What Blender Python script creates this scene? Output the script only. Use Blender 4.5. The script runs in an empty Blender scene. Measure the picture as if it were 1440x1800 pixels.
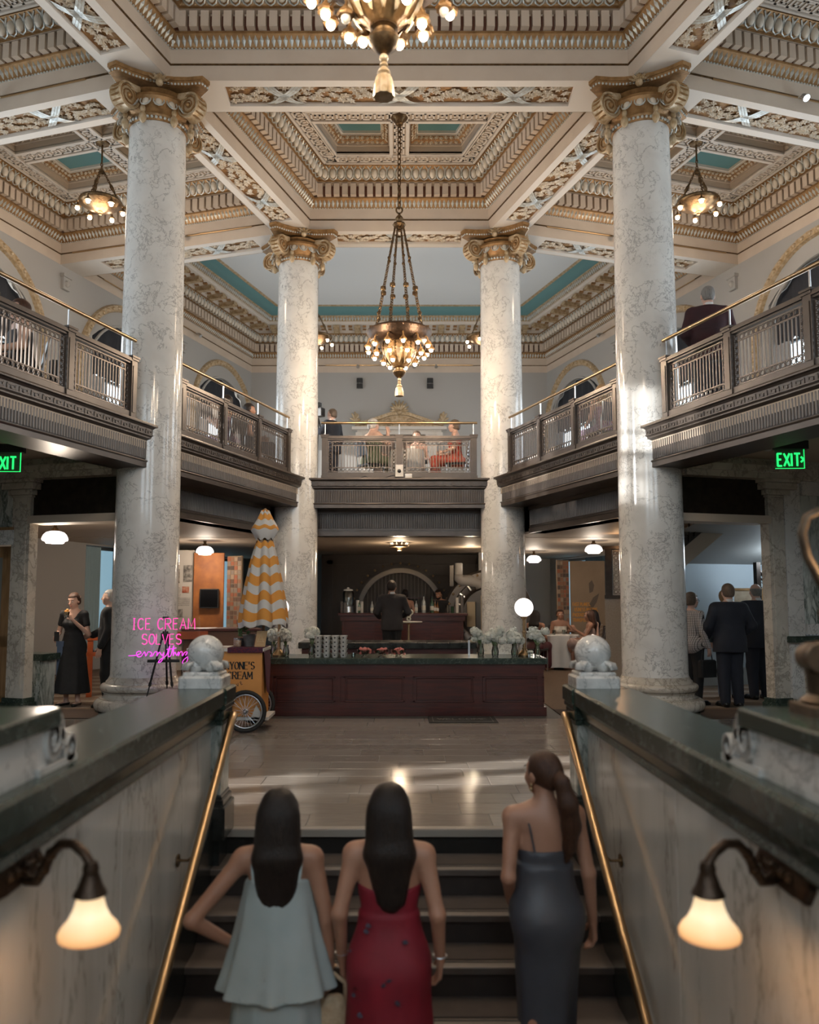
import bpy, math, random
import numpy as np
from mathutils import Vector, Matrix
import openvdb as vdb

# ------------------------------------------------------------------ camera
scn = bpy.context.scene
F_PX, CX, CY, PITCH, EYE = 1440.0, 702.0, 926.0, 5.0, 1.5
cam_d = bpy.data.cameras.new('camera')
cam = bpy.data.objects.new('camera', cam_d)
scn.collection.objects.link(cam)
cam.location = (0, 0, EYE)
cam.rotation_euler = (math.radians(90 + PITCH), 0, 0)
cam_d.sensor_fit = 'VERTICAL'
cam_d.sensor_height = 36.0
cam_d.lens = F_PX * 36.0 / 1800.0
cam_d.shift_x = (720.0 - CX) / 1800.0
cam_d.shift_y = (CY - 900.0) / 1800.0
cam_d.clip_start = 0.05
cam_d.dof.use_dof = True
cam_d.dof.focus_distance = 11.0
cam_d.dof.aperture_fstop = 1.6
scn.camera = cam

# ------------------------------------------------------------------ world, daylight, exposure
scn.view_settings.view_transform = 'Standard'
scn.view_settings.look = 'None'
scn.view_settings.exposure = 0.30
scn.view_settings.gamma = 1.0
scn.view_settings.use_curve_mapping = False
world = bpy.data.worlds.new('sky'); scn.world = world
world.use_nodes = True
bg = world.node_tree.nodes['Background']
bg.inputs[0].default_value = (0.62, 0.78, 0.90, 1); bg.inputs[1].default_value = .3
cy = scn.cycles
cy.max_bounces = 5; cy.diffuse_bounces = 3; cy.glossy_bounces = 3; cy.transmission_bounces = 4
cy.transparent_max_bounces = 8; cy.caustics_reflective = False; cy.caustics_refractive = False
cy.sample_clamp_indirect = 4.0; cy.blur_glossy = 1.0
cy.use_denoising = True
cy.use_light_tree = True

def lamp(name, kind, loc, energy, color=(1, 1, 1), rot=None, size=None, size_y=None, radius=None, spread=None, aim=None):
    d = bpy.data.lights.new(name, kind)
    d.energy = energy; d.color = color
    if kind == 'AREA':
        d.shape = 'RECTANGLE'; d.size = size; d.size_y = size_y or size
        if spread: d.spread = spread
    elif kind == 'SUN':
        d.angle = size or 0.01
    elif radius is not None:
        d.shadow_soft_size = radius
    o = bpy.data.objects.new(name, d); scn.collection.objects.link(o)
    o.location = loc
    if aim is not None:
        v = Vector(aim)
        o.rotation_euler = v.to_track_quat('-Z', 'Y').to_euler()
    elif rot: o.rotation_euler = rot
    return o

#LIGHTS#
# daylight enters through the tall gallery windows on both sides; two added fill lamps stand behind the camera
for sx_ in (1, -1):
    for s_, e_ in ((-6.8, 60), (-2.4, 95), (2.2, 85), (6.6, 45), (11.0, 30)):
        px = 3.24 + s_ * -.2924 + 5.0 * .9563; py = 10.5 + s_ * .9563 + 5.0 * .2924
        lamp('window_light', 'AREA', (sx_ * px, py, 5.2), e_, (.78, .90, 1.0), size=2.4, size_y=2.6, aim=(-sx_ * .9563, -.2924, -.05))
lamp('rear_fill_light', 'AREA', (0, -3.2, 5.6), 34, (.86, .93, 1.0), size=9.0, size_y=3.0, aim=(0, 1, -.05))  # added fill for surfaces that face the camera
lamp('low_rear_fill', 'AREA', (0, -3.2, 1.4), 4, (.86, .93, 1.0), size=7.0, size_y=2.0, aim=(0, 1, .02))  # added weak fill for the stair walls and portals
# low sun through the left-hand windows
lamp('sun', 'SUN', (-20, 2, 12), 18.0, (1.0, .97, .92), size=.012, aim=(.93, .30, -.150))
# ------------------------------------------------------------------ plan
# The side bays are turned 17 degrees; s runs along a gallery (0 at the front column), t outward from it.
COLX, COLY = 3.24, 10.5
AV = (-.2924, .9563); NV = (.9563, .2924)
def W(s, t, z=0.0, sx=1):
    return (sx * (COLX + s * AV[0] + t * NV[0]), COLY + s * AV[1] + t * NV[1], z)
ANG = math.atan2(.2924, .9563)
S2 = 4.61          # second column along the gallery
ZS = 8.24          # soffit of the ceiling beams
YB = 24.05         # back wall
TW = 5.1           # side wall (t)
def XW(y, t=TW):   # x of the side wall line at depth y
    # point on line W(s,t): solve s
    s = (y - COLY - t * NV[1]) / AV[1]
    return COLX + s * AV[0] + t * NV[0]

# ------------------------------------------------------------------ helpers
R = math.radians
rnd = random.Random(7)
ROOTCOL = scn.collection
def link(o, parent=None):
    ROOTCOL.objects.link(o)
    if parent is not None: o.parent = parent
    return o
def tag(o, label=None, cat=None, group=None, kind=None):
    if label: o['label'] = label
    if cat: o['category'] = cat
    if group: o['group'] = group
    if kind: o['kind'] = kind
    return o
def thing(name, label, cat, loc=(0, 0, 0), rz=0.0, group=None):
    o = bpy.data.objects.new(name, None); o.empty_display_size = .1
    link(o); o.location = loc; o.rotation_euler = (0, 0, rz)
    return tag(o, label, cat, group)
def struct(name, loc=(0, 0, 0), rz=0.0):
    o = bpy.data.objects.new(name, None); link(o); o.location = loc; o.rotation_euler = (0, 0, rz)
    o['kind'] = 'structure'
    return o
def copy_tree(o, parent=None, loc=None, rz=None, label=None, sc=None):
    c = o.copy(); ROOTCOL.objects.link(c)
    if parent is not None: c.parent = parent
    if loc is not None: c.location = loc
    if rz is not None: c.rotation_euler = (0, 0, rz)
    if sc is not None: c.scale = (sc, sc, sc)
    if label: c['label'] = label
    for ch in list(o.children): copy_tree(ch, c)
    return c

class MB:
    """collects shapes, then links them as ONE mesh object"""
    def __init__(s, fn=None): s.v = []; s.f = []; s.mi = []; s.fn = fn; s.M = None; s.cm = 0
    def add(s, vs, fs, mi=None):
        b = len(s.v); M = s.M; fn = s.fn
        if M is not None: vs = [tuple(M @ Vector(p)) for p in vs]
        if fn is not None: vs = [fn(*p) for p in vs]
        s.v.extend(vs)
        s.f.extend([tuple(i + b for i in f) for f in fs])
        s.mi.extend([s.cm if mi is None else mi] * len(fs))
        return s
    def box(s, x0, x1, y0, y1, z0, z1, mi=None):
        return s.add([(x0, y0, z0), (x1, y0, z0), (x1, y1, z0), (x0, y1, z0), (x0, y0, z1), (x1, y0, z1), (x1, y1, z1), (x0, y1, z1)],
                     [(0, 3, 2, 1), (4, 5, 6, 7), (0, 1, 5, 4), (1, 2, 6, 5), (2, 3, 7, 6), (3, 0, 4, 7)], mi)
    def cbox(s, c, d, mi=None):
        return s.box(c[0] - d[0] / 2, c[0] + d[0] / 2, c[1] - d[1] / 2, c[1] + d[1] / 2, c[2] - d[2] / 2, c[2] + d[2] / 2, mi)
    def bbox(s, x0, x1, y0, y1, z0, z1, b=.01, mi=None):
        """box with chamfered vertical edges and top"""
        pts = [(x0 + b, y0), (x1 - b, y0), (x1, y0 + b), (x1, y1 - b), (x1 - b, y1), (x0 + b, y1), (x0, y1 - b), (x0, y0 + b)]
        cx_, cy_ = (x0 + x1) / 2, (y0 + y1) / 2
        def sh(p): return (p[0] + (b if p[0] < cx_ else -b) * .7, p[1] + (b if p[1] < cy_ else -b) * .7)
        v = [(p[0], p[1], z0) for p in pts] + [(p[0], p[1], z1 - b) for p in pts] + [(*sh(p), z1) for p in pts]
        f = [tuple(range(7, -1, -1)), tuple(range(16, 24))]
        for k in (0, 8):
            for i in range(8): f.append((k + i, k + (i + 1) % 8, k + 8 + (i + 1) % 8, k + 8 + i))
        return s.add(v, f, mi)
    def quad(s, a, b, c, d, mi=None): return s.add([a, b, c, d], [(0, 1, 2, 3)], mi)
    def prism(s, poly, z0, z1, mi=None):
        n = len(poly)
        v = [(p[0], p[1], z0) for p in poly] + [(p[0], p[1], z1) for p in poly]
        f = [tuple(range(n - 1, -1, -1)), tuple(range(n, 2 * n))] + [(i, (i + 1) % n, n + (i + 1) % n, n + i) for i in range(n)]
        return s.add(v, f, mi)
    def vprism(s, poly, y0, y1, mi=None):
        """poly in x,z extruded along y"""
        n = len(poly)
        v = [(p[0], y0, p[1]) for p in poly] + [(p[0], y1, p[1]) for p in poly]
        f = [tuple(range(n)), tuple(range(2 * n - 1, n - 1, -1))] + [(i, n + i, n + (i + 1) % n, (i + 1) % n) for i in range(n)]
        return s.add(v, f, mi)
    def lathe(s, prof, n=24, c=(0, 0, 0), ripple=None, mi=None, a0=0.0, a1=2 * math.pi):
        full = abs(a1 - a0 - 2 * math.pi) < 1e-6
        m = n if full else n + 1
        v = []
        for (r, z) in prof:
            for i in range(m):
                a = a0 + (a1 - a0) * i / n
                rr = r * (1 + ripple(a, z)) if ripple else r
                v.append((c[0] + rr * math.cos(a), c[1] + rr * math.sin(a), c[2] + z))
        f = []
        for j in range(len(prof) - 1):
            for i in range(n):
                i2 = (i + 1) % m if full else i + 1
                f.append((j * m + i, j * m + i2, (j + 1) * m + i2, (j + 1) * m + i))
        if full:
            if prof[0][0] > 1e-4: f.append(tuple(range(m - 1, -1, -1)))
            if prof[-1][0] > 1e-4: f.append(tuple((len(prof) - 1) * m + i for i in range(m)))
        return s.add(v, f, mi)
    def ball(s, c, r, n=12, m=8, sc=(1, 1, 1), mi=None):
        v = [(c[0], c[1], c[2] - r * sc[2])]; f = []
        for j in range(1, m):
            t = -math.pi / 2 + math.pi * j / m
            for i in range(n):
                a = 2 * math.pi * i / n
                v.append((c[0] + r * sc[0] * math.cos(t) * math.cos(a), c[1] + r * sc[1] * math.cos(t) * math.sin(a), c[2] + r * sc[2] * math.sin(t)))
        v.append((c[0], c[1], c[2] + r * sc[2]))
        for i in range(n):
            f.append((0, 1 + (i + 1) % n, 1 + i))
            f.append((len(v) - 1, 1 + (m - 2) * n + i, 1 + (m - 2) * n + (i + 1) % n))
        for j in range(m - 2):
            for i in range(n):
                f.append((1 + j * n + i, 1 + j * n + (i + 1) % n, 1 + (j + 1) * n + (i + 1) % n, 1 + (j + 1) * n + i))
        return s.add(v, f, mi)
    def tube(s, path, r, n=8, closed=False, mi=None, caps=True):
        P = [Vector(p) for p in path]; k = len(P)
        rs = r if isinstance(r, (list, tuple)) else [r] * k
        v = []; f = []; N = None
        for i in range(k):
            if closed: T = P[(i + 1) % k] - P[i - 1]
            else: T = P[min(i + 1, k - 1)] - P[max(i - 1, 0)]
            if T.length < 1e-9: T = Vector((0, 0, 1))
            T.normalize()
            if N is None:
                N = T.orthogonal().normalized()
            else:
                N = N - T * N.dot(T)
                N = N.normalized() if N.length > 1e-6 else T.orthogonal().normalized()
            B = T.cross(N)
            for j in range(n):
                a = 2 * math.pi * j / n
                v.append(tuple(P[i] + (N * math.cos(a) + B * math.sin(a)) * rs[i]))
        for i in range(k if closed else k - 1):
            i2 = (i + 1) % k
            for j in range(n):
                f.append((i * n + j, i * n + (j + 1) % n, i2 * n + (j + 1) % n, i2 * n + j))
        if not closed and caps:
            f.append(tuple(range(n - 1, -1, -1))); f.append(tuple((k - 1) * n + j for j in range(n)))
        return s.add(v, f, mi)
    def sweep(s, prof, poly, zbase=0.0, closed=True, mi=None):
        """prof: (d,z) pairs, d = inward (left of travel) offset from a plan polyline, mitred"""
        rings = [[(p[0], p[1], zbase + z) for p in offset(poly, d, closed)] for d, z in prof]
        n = len(poly); v = [p for r_ in rings for p in r_]; f = []
        for j in range(len(prof) - 1):
            for i in range(n if closed else n - 1):
                i2 = (i + 1) % n
                f.append((j * n + i, j * n + i2, (j + 1) * n + i2, (j + 1) * n + i))
        return s.add(v, f, mi)
    def build(s, name, mat, parent=None, smooth=None, loc=None):
        me = bpy.data.meshes.new(name)
        me.from_pydata(s.v, [], s.f)
        mats = mat if isinstance(mat, (list, tuple)) else [mat]
        for m in mats: me.materials.append(m)
        if len(mats) > 1: me.polygons.foreach_set('material_index', s.mi)
        if smooth:
            me.polygons.foreach_set('use_smooth', [True] * len(me.polygons))
            if smooth is not True: me.set_sharp_from_angle(angle=R(smooth))
        me.update()
        o = bpy.data.objects.new(name, me)
        link(o, parent)
        if loc is not None: o.location = loc
        return o

def offset(poly, d, closed=True):
    """offset a plan polyline to its left by d, mitred (d may be a list per edge)"""
    n = len(poly); out = []
    for i in range(n):
        p = poly[i]
        a = poly[i - 1] if (closed or i > 0) else None
        b = poly[(i + 1) % n] if (closed or i < n - 1) else None
        def nrm(u, w):
            dx, dy = w[0] - u[0], w[1] - u[1]; l = math.hypot(dx, dy); return (-dy / l, dx / l)
        if a is None: q = nrm(p, b); out.append((p[0] + q[0] * d, p[1] + q[1] * d)); continue
        if b is None: q = nrm(a, p); out.append((p[0] + q[0] * d, p[1] + q[1] * d)); continue
        n1, n2 = nrm(a, p), nrm(p, b)
        k = 1 + n1[0] * n2[0] + n1[1] * n2[1]
        out.append((p[0] + (n1[0] + n2[0]) * d / k, p[1] + (n1[1] + n2[1]) * d / k))
    return out
def inst(me_obj, name, parent, M):
    """another object that shares mesh data"""
    o = bpy.data.objects.new(name, me_obj.data if hasattr(me_obj, 'data') else me_obj)
    link(o, parent); o.matrix_local = M
    return o
def TRS(loc, rz=0.0, rx=0.0, ry=0.0, sc=(1, 1, 1)):
    return Matrix.Translation(loc) @ Matrix.Rotation(rz, 4, 'Z') @ Matrix.Rotation(ry, 4, 'Y') @ Matrix.Rotation(rx, 4, 'X') @ Matrix.Diagonal((*sc, 1))
def lerp(a, b, t): return a + (b - a) * t
def vl(a, b, t): return tuple(lerp(x, y, t) for x, y in zip(a, b))

# ------------------------------------------------------------------ materials
def mat(name, col, rough=.5, metal=0.0, col2=None, scale=8.0, bump=0.0, bscale=40.0, stretch=None, spec=None, emit=None, estr=0.0, trans=0.0, alpha=1.0, ior=None, coat=0.0, lo=.35, hi=.65, detail=4.0):
    m = bpy.data.materials.new(name); m.use_nodes = True
    nt = m.node_tree; b = nt.nodes['Principled BSDF']
    b.inputs['Base Color'].default_value = (*col, 1); b.inputs['Roughness'].default_value = rough; b.inputs['Metallic'].default_value = metal
    if spec is not None: b.inputs['Specular IOR Level'].default_value = spec
    if emit: b.inputs['Emission Color'].default_value = (*emit, 1); b.inputs['Emission Strength'].default_value = estr
    if trans: b.inputs['Transmission Weight'].default_value = trans
    if alpha < 1: b.inputs['Alpha'].default_value = alpha
    if ior: b.inputs['IOR'].default_value = ior
    if coat: b.inputs['Coat Weight'].default_value = coat; b.inputs['Coat Roughness'].default_value = .08
    if col2 or bump:
        tc = nt.nodes.new('ShaderNodeTexCoord'); mp = nt.nodes.new('ShaderNodeMapping')
        nt.links.new(tc.outputs['Object'], mp.inputs[0])
        if stretch: mp.inputs['Scale'].default_value = stretch
    if col2:
        nz = nt.nodes.new('ShaderNodeTexNoise'); nz.inputs['Scale'].default_value = scale; nz.inputs['Detail'].default_value = detail
        nt.links.new(mp.outputs[0], nz.inputs['Vector'])
        cr = nt.nodes.new('ShaderNodeValToRGB')
        cr.color_ramp.elements[0].position = lo; cr.color_ramp.elements[1].position = hi
        cr.color_ramp.elements[0].color = (*col, 1); cr.color_ramp.elements[1].color = (*col2, 1)
        nt.links.new(nz.outputs['Fac'], cr.inputs[0]); nt.links.new(cr.outputs[0], b.inputs['Base Color'])
    if bump:
        nb = nt.nodes.new('ShaderNodeTexNoise'); nb.inputs['Scale'].default_value = bscale; nb.inputs['Detail'].default_value = 3
        nt.links.new(mp.outputs[0], nb.inputs['Vector'])
        bp = nt.nodes.new('ShaderNodeBump'); bp.inputs['Strength'].default_value = bump; bp.inputs['Distance'].default_value = .01
        nt.links.new(nb.outputs['Fac'], bp.inputs['Height']); nt.links.new(bp.outputs[0], b.inputs['Normal'])
    return m

def marble(name, base, tint, vein, scale=1.0, rough=.16, vw=.03, dens=.55, rot=(0.3, 0.5, 0.2), stretch=(1, 1, 1), fine=.6):
    m = bpy.data.materials.new(name); m.use_nodes = True
    nt = m.node_tree; b = nt.nodes['Principled BSDF']; L = nt.links.new
    b.inputs['Roughness'].default_value = rough
    tc = nt.nodes.new('ShaderNodeTexCoord'); mp = nt.nodes.new('ShaderNodeMapping')
    mp.inputs['Rotation'].default_value = rot; mp.inputs['Scale'].default_value = stretch
    L(tc.outputs['Object'], mp.inputs[0])
    nz = nt.nodes.new('ShaderNodeTexNoise'); nz.inputs['Scale'].default_value = 1.6 * scale; nz.inputs['Detail'].default_value = 5
    L(mp.outputs[0], nz.inputs['Vector'])
    def ridge(sc, dist, width, det=6.0):
        a = nt.nodes.new('ShaderNodeTexNoise'); a.inputs['Scale'].default_value = sc; a.inputs['Detail'].default_value = det
        a.inputs['Roughness'].default_value = .62; a.inputs['Distortion'].default_value = dist
        L(mp.outputs[0], a.inputs['Vector'])
        s1 = nt.nodes.new('ShaderNodeMath'); s1.operation = 'SUBTRACT'; s1.inputs[1].default_value = .5
        L(a.outputs['Fac'], s1.inputs[0])
        s2 = nt.nodes.new('ShaderNodeMath'); s2.operation = 'ABSOLUTE'; L(s1.outputs[0], s2.inputs[0])
        r = nt.nodes.new('ShaderNodeMapRange'); r.inputs[1].default_value = 0; r.inputs[2].default_value = width
        r.inputs[3].default_value = 1; r.inputs[4].default_value = 0; r.clamp = True
        L(s2.outputs[0], r.inputs[0]); return r.outputs[0]
    v1 = ridge(1.1 * scale, .35, vw * .8); v2 = ridge(3.0 * scale, .5, vw * 1.1)
    mk = nt.nodes.new('ShaderNodeMapRange'); mk.inputs[1].default_value = dens - .1; mk.inputs[2].default_value = dens + .12
    mk.inputs[3].default_value = 0; mk.inputs[4].default_value = 1
    nm = nt.nodes.new('ShaderNodeTexNoise'); nm.inputs['Scale'].default_value = .9 * scale; nm.inputs['Detail'].default_value = 2
    L(mp.outputs[0], nm.inputs['Vector']); L(nm.outputs['Fac'], mk.inputs[0])
    mu = nt.nodes.new('ShaderNodeMath'); mu.operation = 'MULTIPLY'; L(v2, mu.inputs[0]); L(mk.outputs[0], mu.inputs[1])
    mu2 = nt.nodes.new('ShaderNodeMath'); mu2.operation = 'MULTIPLY'; L(mu.outputs[0], mu2.inputs[0]); mu2.inputs[1].default_value = fine
    mx = nt.nodes.new('ShaderNodeMath'); mx.operation = 'MAXIMUM'; L(mu2.outputs[0], mx.inputs[0])
    mv = nt.nodes.new('ShaderNodeMath'); mv.operation = 'MULTIPLY'; L(v1, mv.inputs[0]); mv.inputs[1].default_value = .55
    L(mv.outputs[0], mx.inputs[1])
    c1 = nt.nodes.new('ShaderNodeMix'); c1.data_type = 'RGBA'
    c1.inputs[6].default_value = (*base, 1); c1.inputs[7].default_value = (*tint, 1)
    cr = nt.nodes.new('ShaderNodeMapRange'); cr.inputs[1].default_value = .35; cr.inputs[2].default_value = .7; L(nz.outputs['Fac'], cr.inputs[0]); L(cr.outputs[0], c1.inputs[0])
    c2 = nt.nodes.new('ShaderNodeMix'); c2.data_type = 'RGBA'; c2.inputs[7].default_value = (*vein, 1)
    L(c1.outputs[2], c2.inputs[6]); L(mx.outputs[0], c2.inputs[0]); L(c2.outputs[2], b.inputs['Base Color'])
    return m

M = {}
M['marble'] = marble('white_marble', (.72, .71, .68), (.63, .615, .59), (.15, .15, .15), 2.1, .13, .016, .5, fine=.85)
M['marble_ball'] = marble('grey_veined_marble', (.68, .67, .64), (.52, .51, .49), (.15, .15, .15), 5.5, .12, .03, .5)
M['marble_wall'] = marble('stair_marble', (.66, .65, .61), (.52, .50, .46), (.20, .16, .11), 1.2, .12, .016, .55, rot=(0, 0, 0), stretch=(1, 1.4, .35), fine=.5)
M['marble_green_vein'] = marble('veined_marble', (.66, .70, .66), (.50, .53, .50), (.06, .09, .075), 1.6, .14, .07, .42, rot=(0, .8, .3), stretch=(1.6, 1.6, .45), fine=.95)
M['marble_warm'] = marble('cream_marble', (.62, .58, .51), (.46, .42, .36), (.15, .12, .09), 1.5, .2, .03, .5)
M['green'] = marble('green_marble', (.020, .034, .028), (.035, .055, .045), (.22, .27, .25), 5.0, .22, .010, .62, fine=.9)
M['black_stone'] = mat('black_stone', (.012, .013, .013), .2, col2=(.03, .035, .033), scale=12)
M['plaster'] = mat('cream_plaster', (.585, .485, .39), .6, col2=(.545, .445, .355), scale=3)
M['plaster_white'] = mat('white_plaster', (.66, .60, .535), .55)
M['plaster_taupe'] = mat('taupe_plaster', (.45, .37, .295), .6)
M['wall_grey'] = mat('grey_wall_paint', (.38, .365, .345), .7, bump=.1, bscale=120)
M['gold'] = mat('gilding', (.36, .205, .085), .42, .4, col2=(.22, .12, .045), scale=14, bump=.35, bscale=60)
M['gold_pale'] = mat('pale_gilding', (.56, .44, .30), .42, .25, col2=(.38, .26, .13), scale=16, bump=.25, bscale=50)
M['silver'] = mat('silver_leaf', (.62, .66, .65), .34, .35, col2=(.50, .50, .47), scale=20)
M['egg'] = mat('cream_egg', (.68, .62, .53), .45)
M['dark_gap'] = mat('dark_brown_ground', (.15, .060, .035), .6)  # dark brown band behind the dentils
M['gold_ground'] = mat('gold_brown_ground', (.36, .20, .075), .55, .2, col2=(.22, .11, .045), scale=18, bump=.3, bscale=45)
M['leaf'] = mat('cream_leaf', (.68, .62, .53), .5, col2=(.52, .42, .30), scale=22)
M['teal'] = mat('teal_paint', (.105, .235, .245), .6)
M['ceil_white'] = mat('white_ceiling', (.66, .685, .70), .7)
M['brass'] = mat('polished_brass', (.46, .32, .18), .30, 1.0)
M['sconce_bronze'] = mat('dark_sconce_bronze', (.075, .045, .028), .4, .7, col2=(.04, .025, .016), scale=16, bump=.3)
M['brass_dark'] = mat('aged_bronze', (.20, .125, .06), .38, .85, col2=(.10, .062, .032), scale=16, bump=.3, bscale=40)
M['bronze_black'] = mat('dark_bronze', (.045, .032, .024), .4, .6, col2=(.025, .018, .014), scale=10)
M['rail_bronze'] = mat('brown_bronze_paint', (.088, .070, .058), .34, .4, col2=(.070, .055, .046), scale=6)
M['iron'] = mat('bronze_ironwork', (.15, .122, .104), .35, .6)
M['steel'] = mat('brushed_steel', (.55, .56, .58), .3, 1.0)
M['black'] = mat('black_metal', (.012, .012, .013), .45)
M['mahogany'] = mat('mahogany', (.080, .015, .010), .34, col2=(.045, .009, .007), scale=3, stretch=(1, 1, 9), coat=.2)
M['oak'] = mat('oak_wood', (.30, .18, .085), .42, col2=(.22, .12, .05), scale=3, stretch=(9, 9, 1))
def glassy(name, tint=(1, 1, 1), a=.12, rough=.03):
    m = bpy.data.materials.new(name); m.use_nodes = True; nt = m.node_tree; L = nt.links.new
    for n in list(nt.nodes): nt.nodes.remove(n)
    o = nt.nodes.new('ShaderNodeOutputMaterial'); mx = nt.nodes.new('ShaderNodeMixShader'); tr = nt.nodes.new('ShaderNodeBsdfTransparent'); gl = nt.nodes.new('ShaderNodeBsdfGlossy')
    tr.inputs[0].default_value = (*tint, 1); gl.inputs['Roughness'].default_value = rough
    fr = nt.nodes.new('ShaderNodeFresnel'); fr.inputs[0].default_value = 1.45
    ad = nt.nodes.new('ShaderNodeMath'); ad.operation = 'ADD'; ad.inputs[1].default_value = a; L(fr.outputs[0], ad.inputs[0])
    L(ad.outputs[0], mx.inputs[0]); L(tr.outputs[0], mx.inputs[1]); L(gl.outputs[0], mx.inputs[2]); L(mx.outputs[0], o.inputs[0])
    return m
M['glass'] = glassy('clear_glass', (.97, .99, .98), .0)
M['glass_frost'] = glassy('clear_tumbler_glass', (.88, .92, .90), .1)
def emis(name, col, s): return mat(name, col, .4, emit=col, estr=s)
M['bulb'] = emis('lit_bulb', (1.0, .86, .66), 14.0)
M['bulb_off'] = mat('unlit_bulb_glass', (.8, .75, .68), .1, emit=(1, .8, .5), estr=.25)
M['opal'] = emis('lit_opal_glass', (1.0, .94, .93), 1.15)
M['exit'] = emis('lit_green_letter', (.02, .95, .18), 1.1)
M['neon'] = emis('magenta_neon', (.85, .05, .34), 1.3)
M['neon2'] = emis('violet_neon', (.60, .05, .55), 1.3)
def day_pane(name, col, s, tr):
    m = emis(name, col, s); nt = m.node_tree; o = nt.nodes['Material Output']; t_ = nt.nodes.new('ShaderNodeBsdfTransparent'); mx = nt.nodes.new('ShaderNodeMixShader'); mx.inputs[0].default_value = tr
    nt.links.new(nt.nodes['Principled BSDF'].outputs[0], mx.inputs[1]); nt.links.new(t_.outputs[0], mx.inputs[2]); nt.links.new(mx.outputs[0], o.inputs[0]); return m
M['daylight'] = day_pane('bright_daylight_pane', (.80, .92, 1.0), 2.6, .30)
# ================================================================== STRUCTURE
# ------------------------------------------------------------------ ceiling ornament
ceiling = struct('ceiling')
COUNT = {'dentil': 0, 'egg': 0}
dentil_me = MB().cbox((0, 0, 0), (.104, .11, .215)).build('dentil', M['plaster'], ceiling)
_e = MB(); _e.ball((0, .012, -.008), .066, 8, 6, (.90, .80, 1.50)); egg_me = _e.build('egg', M['egg'], ceiling, smooth=True)
first = {'dentil': dentil_me, 'egg': egg_me}

def edge_iter(poly, d, sp, closed=True):
    o = offset(poly, d, closed); n = len(o)
    for i in range(n if closed else n - 1):
        p, q = o[i], o[(i + 1) % n]
        l = math.hypot(q[0] - p[0], q[1] - p[1]); k = max(1, int(round(l / sp)))
        tx, ty = (q[0] - p[0]) / l, (q[1] - p[1]) / l
        for j in range(k):
            u = (j + .5) / k
            yield i, (p[0] + (q[0] - p[0]) * u, p[1] + (q[1] - p[1]) * u), (tx, ty), l / k

def frame(fn, c, t, z):
    """object matrix with x along the edge, y inward, z up, in world space"""
    a = Vector(fn(c[0], c[1], z)); b = Vector(fn(c[0] + t[0], c[1] + t[1], z))
    X = (b - a).normalized(); Z = Vector((0, 0, 1))
    i_ = Vector(fn(c[0] - t[1], c[1] + t[0], z)) - a
    Y = Z.cross(X)
    if Y.dot(i_) < 0: X = -X; Y = -Y
    m = Matrix((X, Y, Z)).transposed().to_4x4(); m.translation = a
    return m

def place_unit(kind, fn, c, t, z, mb_unit, indiv):
    if indiv and COUNT[kind] < 300:
        m = frame(fn, c, t, z)
        if COUNT[kind] == 0: first[kind].matrix_local = m
        else: inst(first[kind], kind, ceiling, m)
        COUNT[kind] += 1; return
    # joined
    nx, ny = -t[1], t[0]
    src = first[kind].data
    vs = [(c[0] + v.co.x * t[0] + v.co.y * nx, c[1] + v.co.x * t[1] + v.co.y * ny, z + v.co.z) for v in src.vertices]
    mb_unit.add(vs, [tuple(p.vertices) for p in src.polygons])

def petal(mb, c, t, d0, z0, dz, w, dd, mi=None):
    """a raised leaf on the ogee moulding"""
    nx, ny = -t[1], t[0]
    def P(u, d, z): return (c[0] + u * t[0] + d * nx, c[1] + u * t[1] + d * ny, z)
    v = [P(0, d0, z0), P(-w / 2, d0 + dd * .45, z0 + dz * .5), P(w / 2, d0 + dd * .45, z0 + dz * .5), P(0, d0 + dd, z0 + dz), P(0, d0 + dd * .5 + .03, z0 + dz * .42)]
    mb.add(v, [(0, 1, 4), (1, 3, 4), (3, 2, 4), (2, 0, 4)], mi)

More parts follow.
